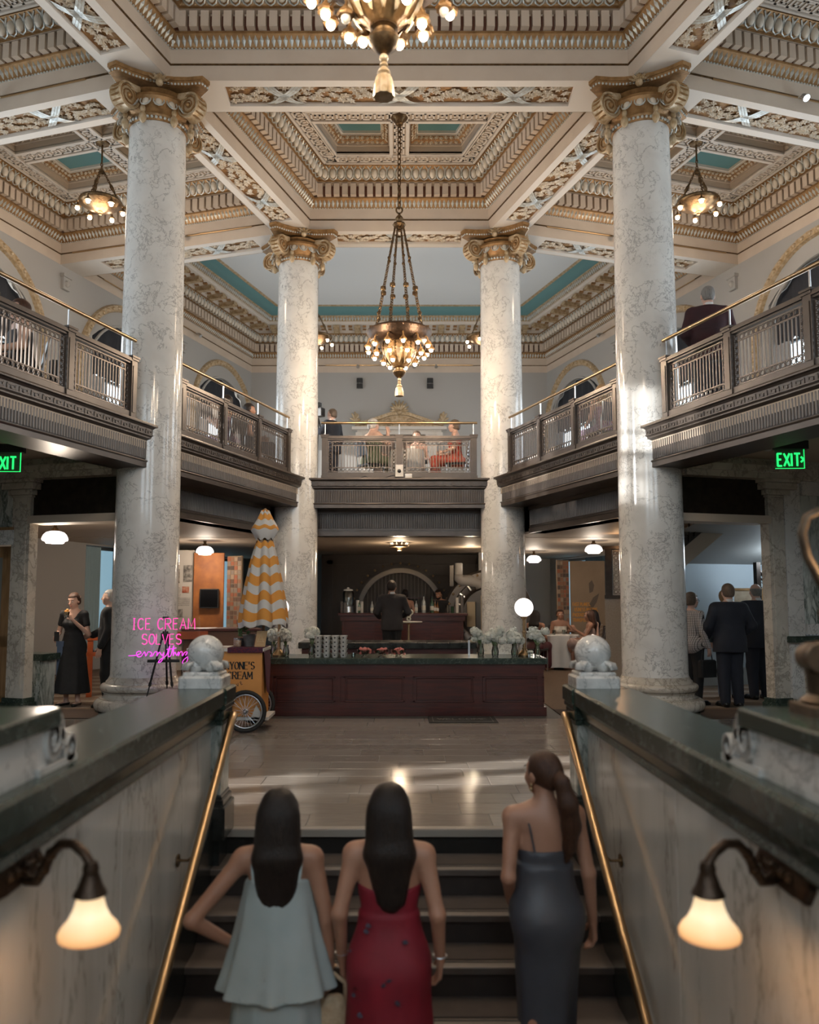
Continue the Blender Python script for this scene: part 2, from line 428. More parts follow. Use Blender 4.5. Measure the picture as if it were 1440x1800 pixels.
def cornice(fn, poly, indiv=(), closed=True, ztop=1.08, conduit=True):
    z0 = ZS
    b = MB(fn)
    b.sweep([(.006, 0), (.006, .205), (.012, .21), (.012, .42), (.02, .425)], poly, z0, closed)
    b.sweep([(.12, .565), (.12, .83), (.22, .835)], poly, z0, closed, 0)
    b.build('fascia', M['plaster'], ceiling)
    if conduit:
        c = MB(fn)
        c.sweep([(.005, .203), (.022, .203), (.022, .222), (.005, .222)], poly, z0, closed)
        c.build('conduit', M['brass_dark'], ceiling)
    g = MB(fn)
    g.sweep([(.02, .425), (.035, .43), (.04, .45), (.10, .53), (.125, .565), (.14, .57), (.14, .585), (.12, .59)], poly, z0, closed)
    g.sweep([(.22, .835), (.245, .84), (.24, .86), (.29, .95), (.37, 1.05), (.385, 1.06), (.385, 1.08), (.36, 1.085)], poly, z0, closed)
    g.build('gilt_moulding', M['gold'], ceiling, smooth=30)
    p = MB(fn)
    for i, c, t, w in edge_iter(poly, 0, .078, closed):
        petal(p, c, t, .030, z0 + .432, .138, w * .92, .088)
    for i, c, t, w in edge_iter(poly, .022, .05, closed):
        p.cbox((c[0], c[1], z0 + .425), (.026, .026, .018))
    o = p.build('leaf_moulding', M['silver'], ceiling); o['kind'] = 'stuff'
    # dentils
    gp = MB(fn); gp.sweep([(.124, .60), (.124, .80)], poly, z0, closed); gp.build('dentil_ground', M['dark_gap'], ceiling)
    dj = MB(fn); ej = MB(fn); rj = MB(fn)
    for i, c, t, w in edge_iter(poly, .17, .149, closed):
        place_unit('dentil', fn, c, t, z0 + .70, dj, i in indiv)
    for i, c, t, w in edge_iter(poly, .30, .149, closed):
        place_unit('egg', fn, c, t, z0 + .955, ej, i in indiv)
        nx, ny = -t[1], t[0]
        ring = []
        for k in range(9):
            a = math.pi * (.12 + 1.76 * k / 8) + math.pi / 2
            u, zz = .074 * math.cos(a), .098 * math.sin(a)
            dd = zz * .72 + .010
            ring.append((c[0] + u * t[0] + dd * nx, c[1] + u * t[1] + dd * ny, z0 + .955 + zz))
        rj.tube(ring, .013, 4, caps=False)
        petal(rj, (c[0] + t[0] * w / 2, c[1] + t[1] * w / 2), t, -.065, z0 + .86, .2, .03, .14)
    if dj.v: dj.build('dentil_run', M['plaster'], ceiling)['kind'] = 'stuff'
    if ej.v: ej.build('egg_run', M['egg'], ceiling, smooth=True)['kind'] = 'stuff'
    rj.build('dart_moulding', M['silver'], ceiling)['kind'] = 'stuff'

KEY = [((0, 0), (0, 1)), ((0, 1), (.76, 1)), ((.76, 1), (.76, .30)), ((.76, .30), (.36, .30)), ((.36, .30), (.36, .66)), ((0, 0), (1, 0))]
def key_band(mb, lips, p, q, inward, v0, v1, z, unit=.2):
    """greek key between offsets v0 and v1 from the line p-q, inward = unit normal"""
    l = math.hypot(q[0] - p[0], q[1] - p[1]); n = max(1, int(round(l / unit)))
    t = ((q[0] - p[0]) / l, (q[1] - p[1]) / l); u = l / n; h = v1 - v0; th = .028
    def bar(m, u0, u1, a0, a1, dz):
        P = lambda a, b_, zz: (p[0] + t[0] * a + inward[0] * b_, p[1] + t[1] * a + inward[1] * b_, zz)
        m.add([P(u0, a0, z - dz), P(u1, a0, z - dz), P(u1, a1, z - dz), P(u0, a1, z - dz), P(u0, a0, z), P(u1, a0, z), P(u1, a1, z), P(u0, a1, z)],
              [(0, 1, 2, 3), (0, 4, 5, 1), (1, 5, 6, 2), (2, 6, 7, 3), (3, 7, 4, 0)])
    m0, m1 = v0 + .035, v1 - .035
    for i in range(n):
        for (a, b_) in KEY:
            u0 = (i + .08 + min(a[0], b_[0]) * .86) * u; u1 = (i + .08 + max(a[0], b_[0]) * .86) * u
            if a[1] == b_[1] and a[1] == 0: u0, u1 = i * u, (i + 1) * u
            w0 = m0 + (m1 - m0) * min(a[1], b_[1]); w1 = m0 + (m1 - m0) * max(a[1], b_[1])
            bar(mb, u0 - th / 2, u1 + th / 2, w0 - th / 2, w1 + th / 2, .014)
    bar(lips, 0, l, v0 - .035, v0, .03); bar(lips, 0, l, v1, v1 + .035, .03)

def leaf_shape(mb, c, X, Y, Zn, s, mi=None):
    pts = []
    for k in range(12):
        a = 2 * math.pi * k / 12
        r = s * (1.0 if k % 2 == 0 else .58) * (1.25 if k == 0 else 1)
        pts.append(c + X * (r * math.cos(a)) + Y * (r * .72 * math.sin(a)) + Zn * (-.004 if k % 2 else .006))
    v = [tuple(c + Zn * .022)] + [tuple(p) for p in pts]
    mb.add(v, [(0, 1 + k, 1 + (k + 1) % 12) for k in range(12)], mi)

def hole(fn, poly, z, leaves=True):
    a = MB(fn); a.sweep([(0, 0), (0, .13), (.025, .13), (.025, .17)], poly, z); a.build('coffer_side', M['plaster_taupe'], ceiling)
    a = MB(fn); a.sweep([(-.045, -.004), (-.045, -.03), (0, -.03), (0, .03)], poly, z); a.build('coffer_lip', M['plaster_white'], ceiling)
    g = MB(fn); g.sweep([(.025, .17), (.04, .17), (.09, .19), (.13, .25)], poly, z); g.build('coffer_moulding', M['gold_ground'], ceiling)
    w = MB(fn); w.sweep([(.13, .25), (.13, .28), (.155, .28), (.155, .33)], poly, z)
    w.build('coffer_rim', M['plaster_white'], ceiling)
    t = MB(fn); o = offset(poly, .155); t.add([(p[0], p[1], z + .33) for p in o], [tuple(range(len(o)))]); t.build('teal_panel', M['teal'], ceiling)
    lf = MB(fn)
    for i, c, tt, wd in edge_iter(poly, .085, .085):
        for k in (0, 1):
            d = (.028 if k else -.030) + rnd.uniform(-.010, .010)
            cc = Vector((c[0] - tt[1] * d, c[1] + tt[0] * d, z + .195 + d * .8))
            a_ = rnd.uniform(-.9, .9); X = Vector((tt[0], tt[1], 0)); Y = Vector((-tt[1], tt[0], .9)).normalized()
            X2 = X * math.cos(a_) + Y * math.sin(a_); Y2 = Y * math.cos(a_) - X * math.sin(a_)
            leaf_shape(lf, cc, X2, Y2, Vector((-tt[1] * .6, tt[0] * .6, -.7)), .048)
    lf.build('leaf_braid', M['leaf'], ceiling)['kind'] = 'stuff'

def coffer_ceiling(fn, poly, cross):
    """poly = quad at the soffit line; cross=(f_u, f_v) centre lines as fractions"""
    z = ZS + 1.085
    P0 = offset(poly, .36); P1 = offset(poly, .74)
    pl = MB(fn); ky = MB(fn); lp = MB(fn)
    for i in range(4):
        j = (i + 1) % 4
        pl.add([(*P0[i], z), (*P0[j], z), (*P1[j], z), (*P1[i], z)], [(0, 1, 2, 3)])
        p, q = offset(poly, .42)[i], offset(poly, .42)[j]
        l = math.hypot(q[0] - p[0], q[1] - p[1]); t = ((q[0] - p[0]) / l, (q[1] - p[1]) / l)
        key_band(ky, lp, (p[0] + t[0] * .0, p[1]), q, (-t[1], t[0]), .03, .25, z)
    hw = .17
    A, B, C_, D = P1
    def on(u, v): # bilinear
        return vl(vl(A, B, u), vl(D, C_, u), v)
    m0, m1 = on(cross[0], 0), on(cross[0], 1); e0, e1 = on(0, cross[1]), on(1, cross[1])
    def strip(a, b):
        l = math.hypot(b[0] - a[0], b[1] - a[1]); t = ((b[0] - a[0]) / l, (b[1] - a[1]) / l); n = (-t[1], t[0])
        pl.add([(a[0] - n[0] * hw, a[1] - n[1] * hw, z), (b[0] - n[0] * hw, b[1] - n[1] * hw, z), (b[0] + n[0] * hw, b[1] + n[1] * hw, z), (a[0] + n[0] * hw, a[1] + n[1] * hw, z)], [(0, 1, 2, 3)])
        key_band(ky, lp, a, b, n, -.11, .11, z - .001)
        return t, n
    tm, nm = strip(m0, m1); te, ne = strip(e0, e1)
    # four holes
    x = on(cross[0], cross[1])
    def inter(p, d, q, e):
        det = d[0] * -e[1] + d[1] * e[0]; r = (q[0] - p[0], q[1] - p[1])
        k = (r[0] * -e[1] + r[1] * e[0]) / det
        return (p[0] + d[0] * k, p[1] + d[1] * k)
    def sh(p, n, k): return (p[0] + n[0] * k, p[1] + n[1] * k)
    def un_(a, b): l = math.hypot(b[0] - a[0], b[1] - a[1]); return ((b[0] - a[0]) / l, (b[1] - a[1]) / l)
    lines = {'bot': (A, un_(A, B)), 'rgt': (B, un_(B, C_)), 'top': (D, un_(D, C_)), 'lft': (A, un_(A, D)),
             'ml': (sh(x, nm, hw), tm), 'mr': (sh(x, nm, -hw), tm), 'el': (sh(x, ne, -hw), te), 'eu': (sh(x, ne, hw), te)}
    def I(a, b): return inter(*lines[a], *lines[b])
    for q in (('lft', 'bot', 'ml', 'el'), ('mr', 'bot', 'rgt', 'el'), ('lft', 'eu', 'ml', 'top'), ('mr', 'eu', 'rgt', 'top')):
        hp = [I(q[0], q[1]), I(q[1], q[2]), I(q[2], q[3]), I(q[3], q[0])]
        hole(fn, hp, z)
    pl.build('key_ground', M['plaster_taupe'], ceiling)
    ky.build('greek_key', M['plaster_white'], ceiling)['kind'] = 'stuff'
    lp.build('band_lip', M['plaster_white'], ceiling)
    return x

IDF = lambda x, y, z: (x, y, z)
def WF(sx): return lambda s, t, z: W(s, t, z, sx)
xb = lambda y: XW(y, -.33)
mid_poly = [(-xb(10.845), 10.845), (xb(10.845), 10.845), (xb(14.565), 14.565), (-xb(14.565), 14.565)]
near_poly = [(-xb(-.6), -.6), (xb(-.6), -.6), (xb(10.155), 10.155), (-xb(10.155), 10.155)]
cornice(IDF, near_poly, indiv=(2, 1, 3))
cornice(IDF, mid_poly, indiv=(1, 2, 3))
coffer_ceiling(IDF, mid_poly, (.5, .5))
o = MB(); P = offset(near_poly, .36); o.add([(p[0], p[1], ZS + 1.085) for p in P], [(0, 1, 2, 3)]); o.build('coffer_field', M['plaster_taupe'], ceiling)
side_poly = [(.34, .33), (4.27, .33), (4.27, TW), (.34, TW)]
side_poly2 = [(-4.27, .33), (-.34, .33), (-.34, TW), (-4.27, TW)]
for sx in (1, -1):
    cornice(WF(sx), side_poly, conduit=True)
    coffer_ceiling(WF(sx), side_poly, (.5, .5))
    cornice(WF(sx), side_poly2)
    coffer_ceiling(WF(sx), side_poly2, (.5, .5))
    # plain continuation of the side bays behind the camera
    b = MB(WF(sx)); b.box(-12, -4.27, -.33, TW, ZS, ZS + .1); b.build('plain_field', M['plaster_taupe'], ceiling)

# beams with garland soffits
def beam(fn, p, q, hw, margin=.8, panels=None, z=ZS, seed=1):
    rr = random.Random(seed)
    l = math.hypot(q[0] - p[0], q[1] - p[1]); t = ((q[0] - p[0]) / l, (q[1] - p[1]) / l); n = (-t[1], t[0])
    def P(u, v, zz): return (p[0] + t[0] * u + n[0] * v, p[1] + t[1] * u + n[1] * v, zz)
    def Bx(mb, u0, u1, v0, v1, z0, z1):
        mb.add([P(u0, v0, z0), P(u1, v0, z0), P(u1, v1, z0), P(u0, v1, z0), P(u0, v0, z1), P(u1, v0, z1), P(u1, v1, z1), P(u0, v1, z1)],
               [(0, 3, 2, 1), (4, 5, 6, 7), (0, 1, 5, 4), (1, 2, 6, 5), (2, 3, 7, 6), (3, 0, 4, 7)])
    panels = panels or [(margin, l - margin)]
    pw = .215
    w = MB(fn)
    Bx(w, 0, l, -hw, -pw, z, z + .12); Bx(w, 0, l, pw, hw, z, z + .12)
    cuts = [0] + [c for pn in panels for c in pn] + [l]
    for k in range(0, len(cuts), 2): Bx(w, cuts[k], cuts[k + 1], -pw, pw, z, z + .12)
    w.build('beam_soffit', M['plaster_white'], ceiling)
    g = MB(fn); lf = MB(fn)
    for (a, b) in panels:
        Bx(g, a, b, -pw, pw, z + .06, z + .12)
        nl = int((b - a) * 40)
        for k in range(nl):
            u = a + .05 + (b - a - .1) * (k + rr.random()) / nl; v = rr.uniform(-pw + .06, pw - .06)
            an = rr.uniform(-1.0, 1.0) + (0 if v > 0 else 0)
            T = Vector((t[0], t[1], 0)); Nn = Vector((n[0], n[1], 0))
            X = T * math.cos(an) + Nn * math.sin(an); Y = Nn * math.cos(an) - T * math.sin(an)
            til = Vector((0, 0, -1))
            leaf_shape(lf, Vector(P(u, v, z + .045 + rr.uniform(-.02, .01))), X, Y, til, rr.uniform(.062, .085))
        k = max(1, int((b - a) / 1.25))
        for j in range(k):
            u0 = a + (b - a) * (j + .5) / k
            rb = MB(fn)
            for sg in (1, -1):
                for off in (-.05, 0, .05):
                    pts = []
                    for i in range(7):
                        f = i / 6
                        pts.append(P(u0 + off + sg * (f - .5) * .42, (f - .5) * .40, z + .018 - .03 * math.sin(f * math.pi) + .01 * math.cos(i * 2.2)))
                    for i in range(6):
                        d = .022
                        a0, a1 = pts[i], pts[i + 1]
                        rb.add([(a0[0] - t[0] * d, a0[1] - t[1] * d, a0[2]), (a0[0] + t[0] * d, a0[1] + t[1] * d, a0[2]), (a1[0] + t[0] * d, a1[1] + t[1] * d, a1[2]), (a1[0] - t[0] * d, a1[1] - t[1] * d, a1[2])], [(0, 1, 2, 3)])
            rb.build('silver_ribbon', M['silver'], ceiling)
    g.build('panel_ground', M['gold_ground'], ceiling)
    lf.build('leaf_garland', M['leaf'], ceiling)['kind'] = 'stuff'

def W2(s, t): p = W(s, t); return (p[0], p[1])
BX, BY = W2(S2, 0)
beam(IDF, (-COLX, COLY), (COLX, COLY), .345, .92, seed=2)
beam(IDF, (-BX, BY), (BX, BY), .345, .72, z=ZS + .001, seed=3)
for sx in (1, -1):
    f = WF(sx)
    beam(f, (-12, 0), (S2, 0), .33, panels=[(8.0 + .3, 12 - .95), (12.8, 12 + S2 - .75)], z=ZS + .002, seed=4 + sx)
    beam(f, (0, 0), (0, TW), .34, .85, z=ZS + .003, seed=8 + sx)
    beam(f, (S2, 0), (S2, TW), .34, .85, z=ZS + .004, seed=11 + sx)
# block above each column so that the beams meet in solid
top = MB()
top.box(-9, 9, -3.5, 25, ZS + 1.62, ZS + 1.7)
top.build('roof_slab', M['plaster'], ceiling)

# ---- back bay ceiling
s_ = 4.95
tA = (15.255 - COLY - s_ * AV[1]) / NV[1]
A_ = W2(s_, tA); B_ = W2(s_, TW); CX_ = XW(YB)
back_poly = [A_, B_, (CX_, YB), (-CX_, YB), (-B_[0], B_[1]), (-A_[0], A_[1])]
cornice(IDF, back_poly, indiv=(2,))
b = MB()
b.sweep([(.36, 1.085), (.36, 1.17), (.86, 1.20), (.86, 1.27), (.90, 1.27)], back_poly, ZS)
b.build('corona', M['plaster_white'], ceiling)
b = MB(); b.sweep([(.90, 1.265), (.905, 1.33), (.95, 1.40), (.99, 1.415)], back_poly, ZS); b.build('band_moulding', M['gold_pale'], ceiling)
p = MB()
for i, c, t, w in edge_iter(back_poly, .90, .085): petal(p, c, t, .0, ZS + 1.27, .13, w * .8, .06)
p.build('band_leaf', M['silver'], ceiling)['kind'] = 'stuff'
b = MB(); b.sweep([(.99, 1.412), (1.06, 1.42), (1.17, 1.52), (1.22, 1.60)], back_poly, ZS); b.build('teal_cove', M['teal'], ceiling, smooth=True)
b = MB(); b.sweep([(1.215, 1.595), (1.25, 1.60), (1.30, 1.62), (1.30, 1.65)], back_poly, ZS); b.build('inner_moulding', M['gold_pale'], ceiling)
p = MB()
for i, c, t, w in edge_iter(back_poly, 1.22, .085): petal(p, c, t, .0, ZS + 1.60, .03, w * .7, .08)
p.build('inner_leaf', M['silver'], ceiling)['kind'] = 'stuff'
o = MB(); P = offset(back_poly, 1.28); n = len(P)
o.add([(q[0], q[1], ZS + 1.618) for q in P], [tuple(range(n))]); o.build('white_field', M['ceil_white'], ceiling)
mm = MB(); mm.box(-.085, .085, -.24, .22, .02, .10); mm.tube([(-.09, -.18, .03), (.09, -.18, .03)], .05, 10); mm.tube([(-.09, .15, .05), (.09, .15, .05)], .04, 10); mm.box(-.06, .06, -.2, .18, -.015, .02)
mod = None
for i, c, t, w in edge_iter(back_poly, .60, .62):
    if i not in (1, 2, 3): continue
    m = frame(IDF, c, t, ZS + 1.085)
    if mod is None: mod = mm.build('modillion', M['gold_pale'], ceiling, smooth=30); mod.matrix_local = m
    else: inst(mod, 'modillion', ceiling, m)
pn = MB()
for i, c, t, w in edge_iter(back_poly, .60, .62):
    if i in (1, 2, 3):
        k = (c[0] + t[0] * w / 2, c[1] + t[1] * w / 2); nx, ny = -t[1], t[0]
        for du in (-.1, .1):
            for dv in (-.12, .12):
                pn.cbox((k[0] + t[0] * du + nx * dv, k[1] + t[1] * du + ny * dv, ZS + 1.175), (.10, .10, .04))
pn.build('soffit_rosette', M['gold_ground'], ceiling)['kind'] = 'stuff'

# ------------------------------------------------------------------ columns
def spiral(mb, c, U, V, r0, turns, rt, n=26, mi=None):
    pts = []
    for k in range(n + 1):
        f = k / n; a = -math.pi / 2 + f * turns * 2 * math.pi; r = r0 * (1 - f) ** .9 + .012
        pts.append(tuple(Vector(c) + U * (r * math.cos(a)) + V * (r * math.sin(a))))
    mb.tube(pts, [rt * (1 - .55 * k / n) for k in range(n + 1)], 5, mi=mi)

def make_column(label):
    t = thing('column', label, 'column', (0, 0, 0), ANG); t['kind'] = 'thing'
    r0, r1 = .405, .366; zb, zc = .345, 7.72
    b = MB(); h = .52
    b.bbox(-h, h, -h, h, 0, .115, .015); b.build('plinth', M['green'], t)
    b = MB()
    prof = [(.575, .115)]
    for k in range(9): a = -math.pi / 2 + math.pi * k / 8; prof.append((.525 + .065 * math.cos(a), .19 + .075 * math.sin(a)))
    prof += [(.525, .272), (.495, .276), (.475, .30), (.47, .325), (.49, .345), (.50, .35)]
    for k in range(7): a = -math.pi / 2 + math.pi * k / 6; prof.append((.475 + .045 * math.cos(a), .40 + .048 * math.sin(a)))
    prof += [(.455, .452), (.45, .475), (.425, .50), (.412, .53)]
    b.lathe(prof, 48); b.build('base', M['marble_warm'], t, smooth=35)
    b = MB()
    prof = [(r0 + .006, .525), (r0, .56)] + [(r0 - (r0 - r1) * (f ** 1.6), .56 + (zc - .56) * f) for f in [k / 12 for k in range(1, 13)]]
    b.lathe(prof, 48); b.build('shaft', M['marble'], t, smooth=35)
    cap = MB()
    cap.lathe([(r1 + .012, zc - .03), (r1 + .03, zc), (r1 + .012, zc + .03), (r1 + .02, zc + .06), (r1 + .05, zc + .08), (r1 + .13, zc + .24), (r1 + .12, zc + .28), (r1 + .02, zc + .30), (r1 + .10, zc + .36)], 32)
    capo = cap.build('capital', M['gold'], t, smooth=30)
    # abacus with hollow sides
    ab = MB(); pts = []
    for k in range(4):
        a = math.pi / 4 + k * math.pi / 2
        c0 = Vector((math.cos(a), math.sin(a))); tn = Vector((-c0.y, c0.x))
        pts += [tuple(c0 * .80 - tn * .07), tuple(c0 * .80 + tn * .07)]
        nxt = Vector((math.cos(a + math.pi / 2), math.sin(a + math.pi / 2))); tn2 = Vector((-nxt.y, nxt.x))
        s0 = c0 * .80 + tn * .07; s1 = nxt * .80 - tn2 * .07
        mid = (c0 + nxt).normalized() * .475
        for f in (.17, .33, .5, .67, .83):
            q = s0 * (1 - f) ** 2 + (mid * 2 - (s0 + s1) / 2) * 2 * f * (1 - f) + s1 * f * f
            pts.append(tuple(q))
    ab.prism(pts, ZS - .11, ZS - .05); ab.prism([(x * 1.03, y * 1.03) for x, y in pts], ZS - .05, ZS - .002)
    ab.build('abacus', M['gold'], capo)
    be = MB()
    npt = len(pts)
    for i in range(npt):
        a, c = pts[i], pts[(i + 1) % npt]; l = math.hypot(c[0] - a[0], c[1] - a[1]); k = max(1, int(l / .04))
        for j in range(k):
            f = (j + .5) / k; be.ball((lerp(a[0], c[0], f) * 1.005, lerp(a[1], c[1], f) * 1.005, ZS - .095), .016, 5, 4)
    for k in range(46):
        a = 2 * math.pi * k / 46; be.ball(((r1 + .035) * math.cos(a), (r1 + .035) * math.sin(a), zc), .021, 5, 4)
    be.build('bead_moulding', M['silver'], capo)['kind'] = 'stuff'
    da = MB(); egm = MB(); egm.ball((0, 0, 0), .055, 8, 6, (.55, .85, 1.45)); ego = None
    for k in range(18):
        a = 2 * math.pi * (k + .5) / 18
        m = TRS(((r1 + .105) * math.cos(a), (r1 + .105) * math.sin(a), zc + .165), a, ry=R(-28))
        if ego is None: ego = egm.build('egg', M['egg'], capo, smooth=True); ego.matrix_local = m
        else: inst(ego, 'egg', capo, m)
        da.M = m; da.tube([(.012, .068 * math.cos(q), .095 * math.sin(q)) for q in [math.pi * (.65 + 1.7 * i / 8) for i in range(9)]], .010, 4, caps=False); da.M = None
    da.build('dart_ring', M['silver'], capo)['kind'] = 'stuff'
    # four corner volutes
    for k in range(4):
        a = math.pi / 4 + k * math.pi / 2
        D = Vector((math.cos(a), math.sin(a), 0)); T = Vector((-D.y, D.x, 0)); Z = Vector((0, 0, 1))
        c = D * .595 + Z * (ZS - .335)
        v = MB(); rv = .175; n = 24; w0, w1 = .085, .045
        ring = []
        for (rr, ww) in ((rv, w0), (rv * .93, w0 + .012), (rv * .84, w0 + .006), (rv * .80, w0 - .012), (0, w0 - .012)):
            ring.append((rr, ww))
        vs = []; fs = []
        prof = [(-w, r_) for r_, w in reversed(ring)] + [(-.03, rv * .90), (.03, rv * .90)] + [(w, r_) for r_, w in ring]
        for (w_, r_) in prof:
            for j in range(n):
                q = 2 * math.pi * j / n; vs.append(tuple(c + T * w_ + (D * math.cos(q) + Z * math.sin(q)) * r_))
        for i in range(len(prof) - 1):
            for j in range(n): fs.append((i * n + j, i * n + (j + 1) % n, (i + 1) * n + (j + 1) % n, (i + 1) * n + j))
        v.add(vs, fs)
        # band that runs from the volute up under the abacus
        pts = [c + D * (-.02) + Z * rv, c + D * (-.16) + Z * (rv + .01), c + D * (-.30) + Z * (rv - .03)]
        for i in range(2):
            v.add([tuple(pts[i] - T * .085), tuple(pts[i] + T * .085), tuple(pts[i + 1] + T * .11), tuple(pts[i + 1] - T * .11),
                   tuple(pts[i] - T * .085 - Z * .08), tuple(pts[i] + T * .085 - Z * .08), tuple(pts[i + 1] + T * .11 - Z * .1), tuple(pts[i + 1] - T * .11 - Z * .1)],
                  [(0, 1, 2, 3), (4, 7, 6, 5), (0, 3, 7, 4), (1, 5, 6, 2)])
        vo = v.build('volute', M['gold_pale'], capo, smooth=40)
        sp = MB()
        for sg in (1, -1):
            cc = c + T * (sg * (w0 - .008))
            spiral(sp, cc, D * (sg), Z, rv * .80, 2.4, .016)
            sp.ball(tuple(c + T * sg * (w0 - .005)), .036, 8, 6)
        for j in range(7):
            q = math.pi * (-.35 + .75 * j / 6)
            pc = c + (D * math.cos(q) + Z * math.sin(q)) * (rv * .93)
            sp.tube([tuple(pc - T * .07), tuple(pc + T * .07)], .012, 4)
        sp.build('volute_scroll', M['gold'], vo, smooth=40)
        for sg in (1, -1):
            tq = MB(); x = D * .43 + T * (sg * .155)
            tq.lathe([(.012, .14), (.03, .10), (.035, .06), (.022, .03), (.045, 0), (.05, -.05), (.035, -.10), (.0, -.125)], 8, (x.x, x.y, zc - .0)); tq.build('tassel', M['gold_pale'], capo, smooth=40)
        # rosette between volutes
        a2 = a + math.pi / 4; D2 = Vector((math.cos(a2), math.sin(a2), 0)); T2 = Vector((-D2.y, D2.x, 0))
        f_ = MB()
        for q in range(7):
            an = math.pi * q / 6; leaf_shape(f_, D2 * .52 + T2 * (.085 * math.cos(an)) + Z * (ZS - .12 + .085 * math.sin(an)), T2 * math.cos(an) + Z * math.sin(an), D2.cross(Z), D2, .06)
        f_.ball(tuple(D2 * .53 + Z * (ZS - .13)), .05, 8, 6); f_.build('rosette', M['gold_pale'], capo)
    return t
col_labels = ['tall veined marble column with gilded capital standing behind the purple neon sign',
              'tall veined marble column with gilded capital beside the suited men on the right',
              'marble column with gilded capital behind the closed striped umbrella',
              'marble column with gilded capital just behind the lit globe lamp and white bouquets']
c0 = make_column(col_labels[0]); c0['group'] = 'ionic marble columns of the hall'
c0.location = (-COLX, COLY, 0); c0.rotation_euler = (0, 0, ANG)
copy_tree(c0, None, (COLX, COLY, 0), -ANG, col_labels[1])
copy_tree(c0, None, (-BX, BY, 0), ANG, col_labels[2])
copy_tree(c0, None, (BX, BY, 0), -ANG, col_labels[3])
# ------------------------------------------------------------------ main floor
SX = 1.19; SY = 5.53          # stairwell half width, top nosing
M['tile_a'] = mat('grey_stone_tile', (.262, .232, .204), .15, col2=(.225, .198, .172), scale=5, stretch=(1, 5, 1))
M['tile_b'] = mat('grey_stone_tile_dark', (.228, .200, .176), .17, col2=(.196, .170, .150), scale=5, stretch=(1, 5, 1))
M['tile_c'] = mat('grey_stone_tile_light', (.290, .258, .228), .14, col2=(.250, .222, .194), scale=5, stretch=(1, 5, 1))
M['grout'] = mat('floor_grout', (.10, .09, .08), .6)
M['carpet'] = mat('brown_carpet', (.150, .098, .062), .95, col2=(.105, .066, .042), scale=60, bump=.4, bscale=300)
M['carpet_d'] = mat('dark_carpet_border', (.070, .044, .030), .95, col2=(.050, .032, .022), scale=60, bump=.4, bscale=300)
M['carpet_l'] = mat('beige_carpet_stripe', (.22, .175, .135), .95, col2=(.18, .14, .105), scale=60, bump=.4, bscale=300)
floor = struct('floor')
b = MB()
b.box(-12, -1.36, -3.5, SY, -.25, -.004); b.box(1.36, 12, -3.5, SY, -.25, -.004); b.box(-12, 12, SY, 25, -.25, -.004)
b.build('floor_slab', M['grout'], floor)
tile = None
for j in range(16):
    y0 = SY + .04 + j * .305
    xo = (.31 if j % 2 else 0.0) + (j % 3) * .12
    for i in range(-6, 8):
        x0 = i * .62 + xo
        if y0 > 10.4 and abs(x0 + .31) > 2.3: continue
        if x0 < -3.2 or x0 > 3.6: continue
        if y0 + .3 < 5.9 and abs(x0 + .31) > 1.2: continue
        k = rnd.choice('aabbc')
        if tile is None:
            tile = {}
            for q in 'abc':
                tm = MB(); tm.bbox(-.307, .307, -.1495, .1495, -.03, 0, .002)
                me = bpy.data.meshes.new('tile_' + q); me.from_pydata(tm.v, [], tm.f); me.materials.append(M['tile_' + q]); tile[q] = me
        o = inst(tile[k], 'tile', floor, Matrix.Translation((x0 + .31, y0 + .1525, 0)))
b = MB(); b.box(-12, -3.1, 3, 10.35, -.03, -.001); b.box(3.3, 12, 3, 10.35, -.03, -.001)
b.build('outer_tile_field', M['tile_b'], floor)
b = MB()
for sx in (1, -1):
    x0, x1 = sorted((sx * 2.08, sx * 12)); b.box(x0, x1, 11.25, 24, -.003, .006)
b.box(-2.08, 2.08, 15.0, 24, -.003, .006)
b.build('carpet', M['carpet'], floor)
b = MB()
for sx in (1, -1):
    x0, x1 = sorted((sx * 2.08, sx * 12)); b.box(x0, x1, 10.42, 11.25, -.003, .007)
b.build('carpet_border', M['carpet_d'], floor)
b = MB()
for k in range(8):
    for sx in (1, -1):
        x0, x1 = sorted((sx * 3.6, sx * 9)); b.box(x0, x1, 11.4 + k * .62, 11.4 + k * .62 + .26, 0, .008)
b.build('carpet_stripe', M['carpet_l'], floor)

# ------------------------------------------------------------------ staircase
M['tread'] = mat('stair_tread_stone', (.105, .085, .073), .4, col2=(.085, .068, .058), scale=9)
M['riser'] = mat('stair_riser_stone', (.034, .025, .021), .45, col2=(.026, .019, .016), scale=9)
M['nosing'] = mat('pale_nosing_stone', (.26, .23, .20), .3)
stairs = struct('staircase')
RISE, GO = .163, .292
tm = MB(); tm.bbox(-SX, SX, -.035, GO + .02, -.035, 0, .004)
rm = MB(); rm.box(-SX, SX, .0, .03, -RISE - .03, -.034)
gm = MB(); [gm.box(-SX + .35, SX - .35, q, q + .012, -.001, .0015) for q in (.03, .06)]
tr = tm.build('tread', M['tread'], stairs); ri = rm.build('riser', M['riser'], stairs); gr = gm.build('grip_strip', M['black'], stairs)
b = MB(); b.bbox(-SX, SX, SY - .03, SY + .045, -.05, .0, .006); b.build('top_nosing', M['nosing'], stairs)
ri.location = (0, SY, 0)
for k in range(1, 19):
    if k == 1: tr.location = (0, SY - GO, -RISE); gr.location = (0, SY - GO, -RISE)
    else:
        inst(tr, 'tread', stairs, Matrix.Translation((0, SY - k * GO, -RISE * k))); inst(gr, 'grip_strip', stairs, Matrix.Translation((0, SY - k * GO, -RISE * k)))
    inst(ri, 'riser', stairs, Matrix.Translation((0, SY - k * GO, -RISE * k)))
ZL = -RISE * 19
b = MB(); b.box(-SX, SX, -3.5, SY - 18 * GO, ZL - .1, ZL); b.build('lower_landing', M['tread'], stairs)

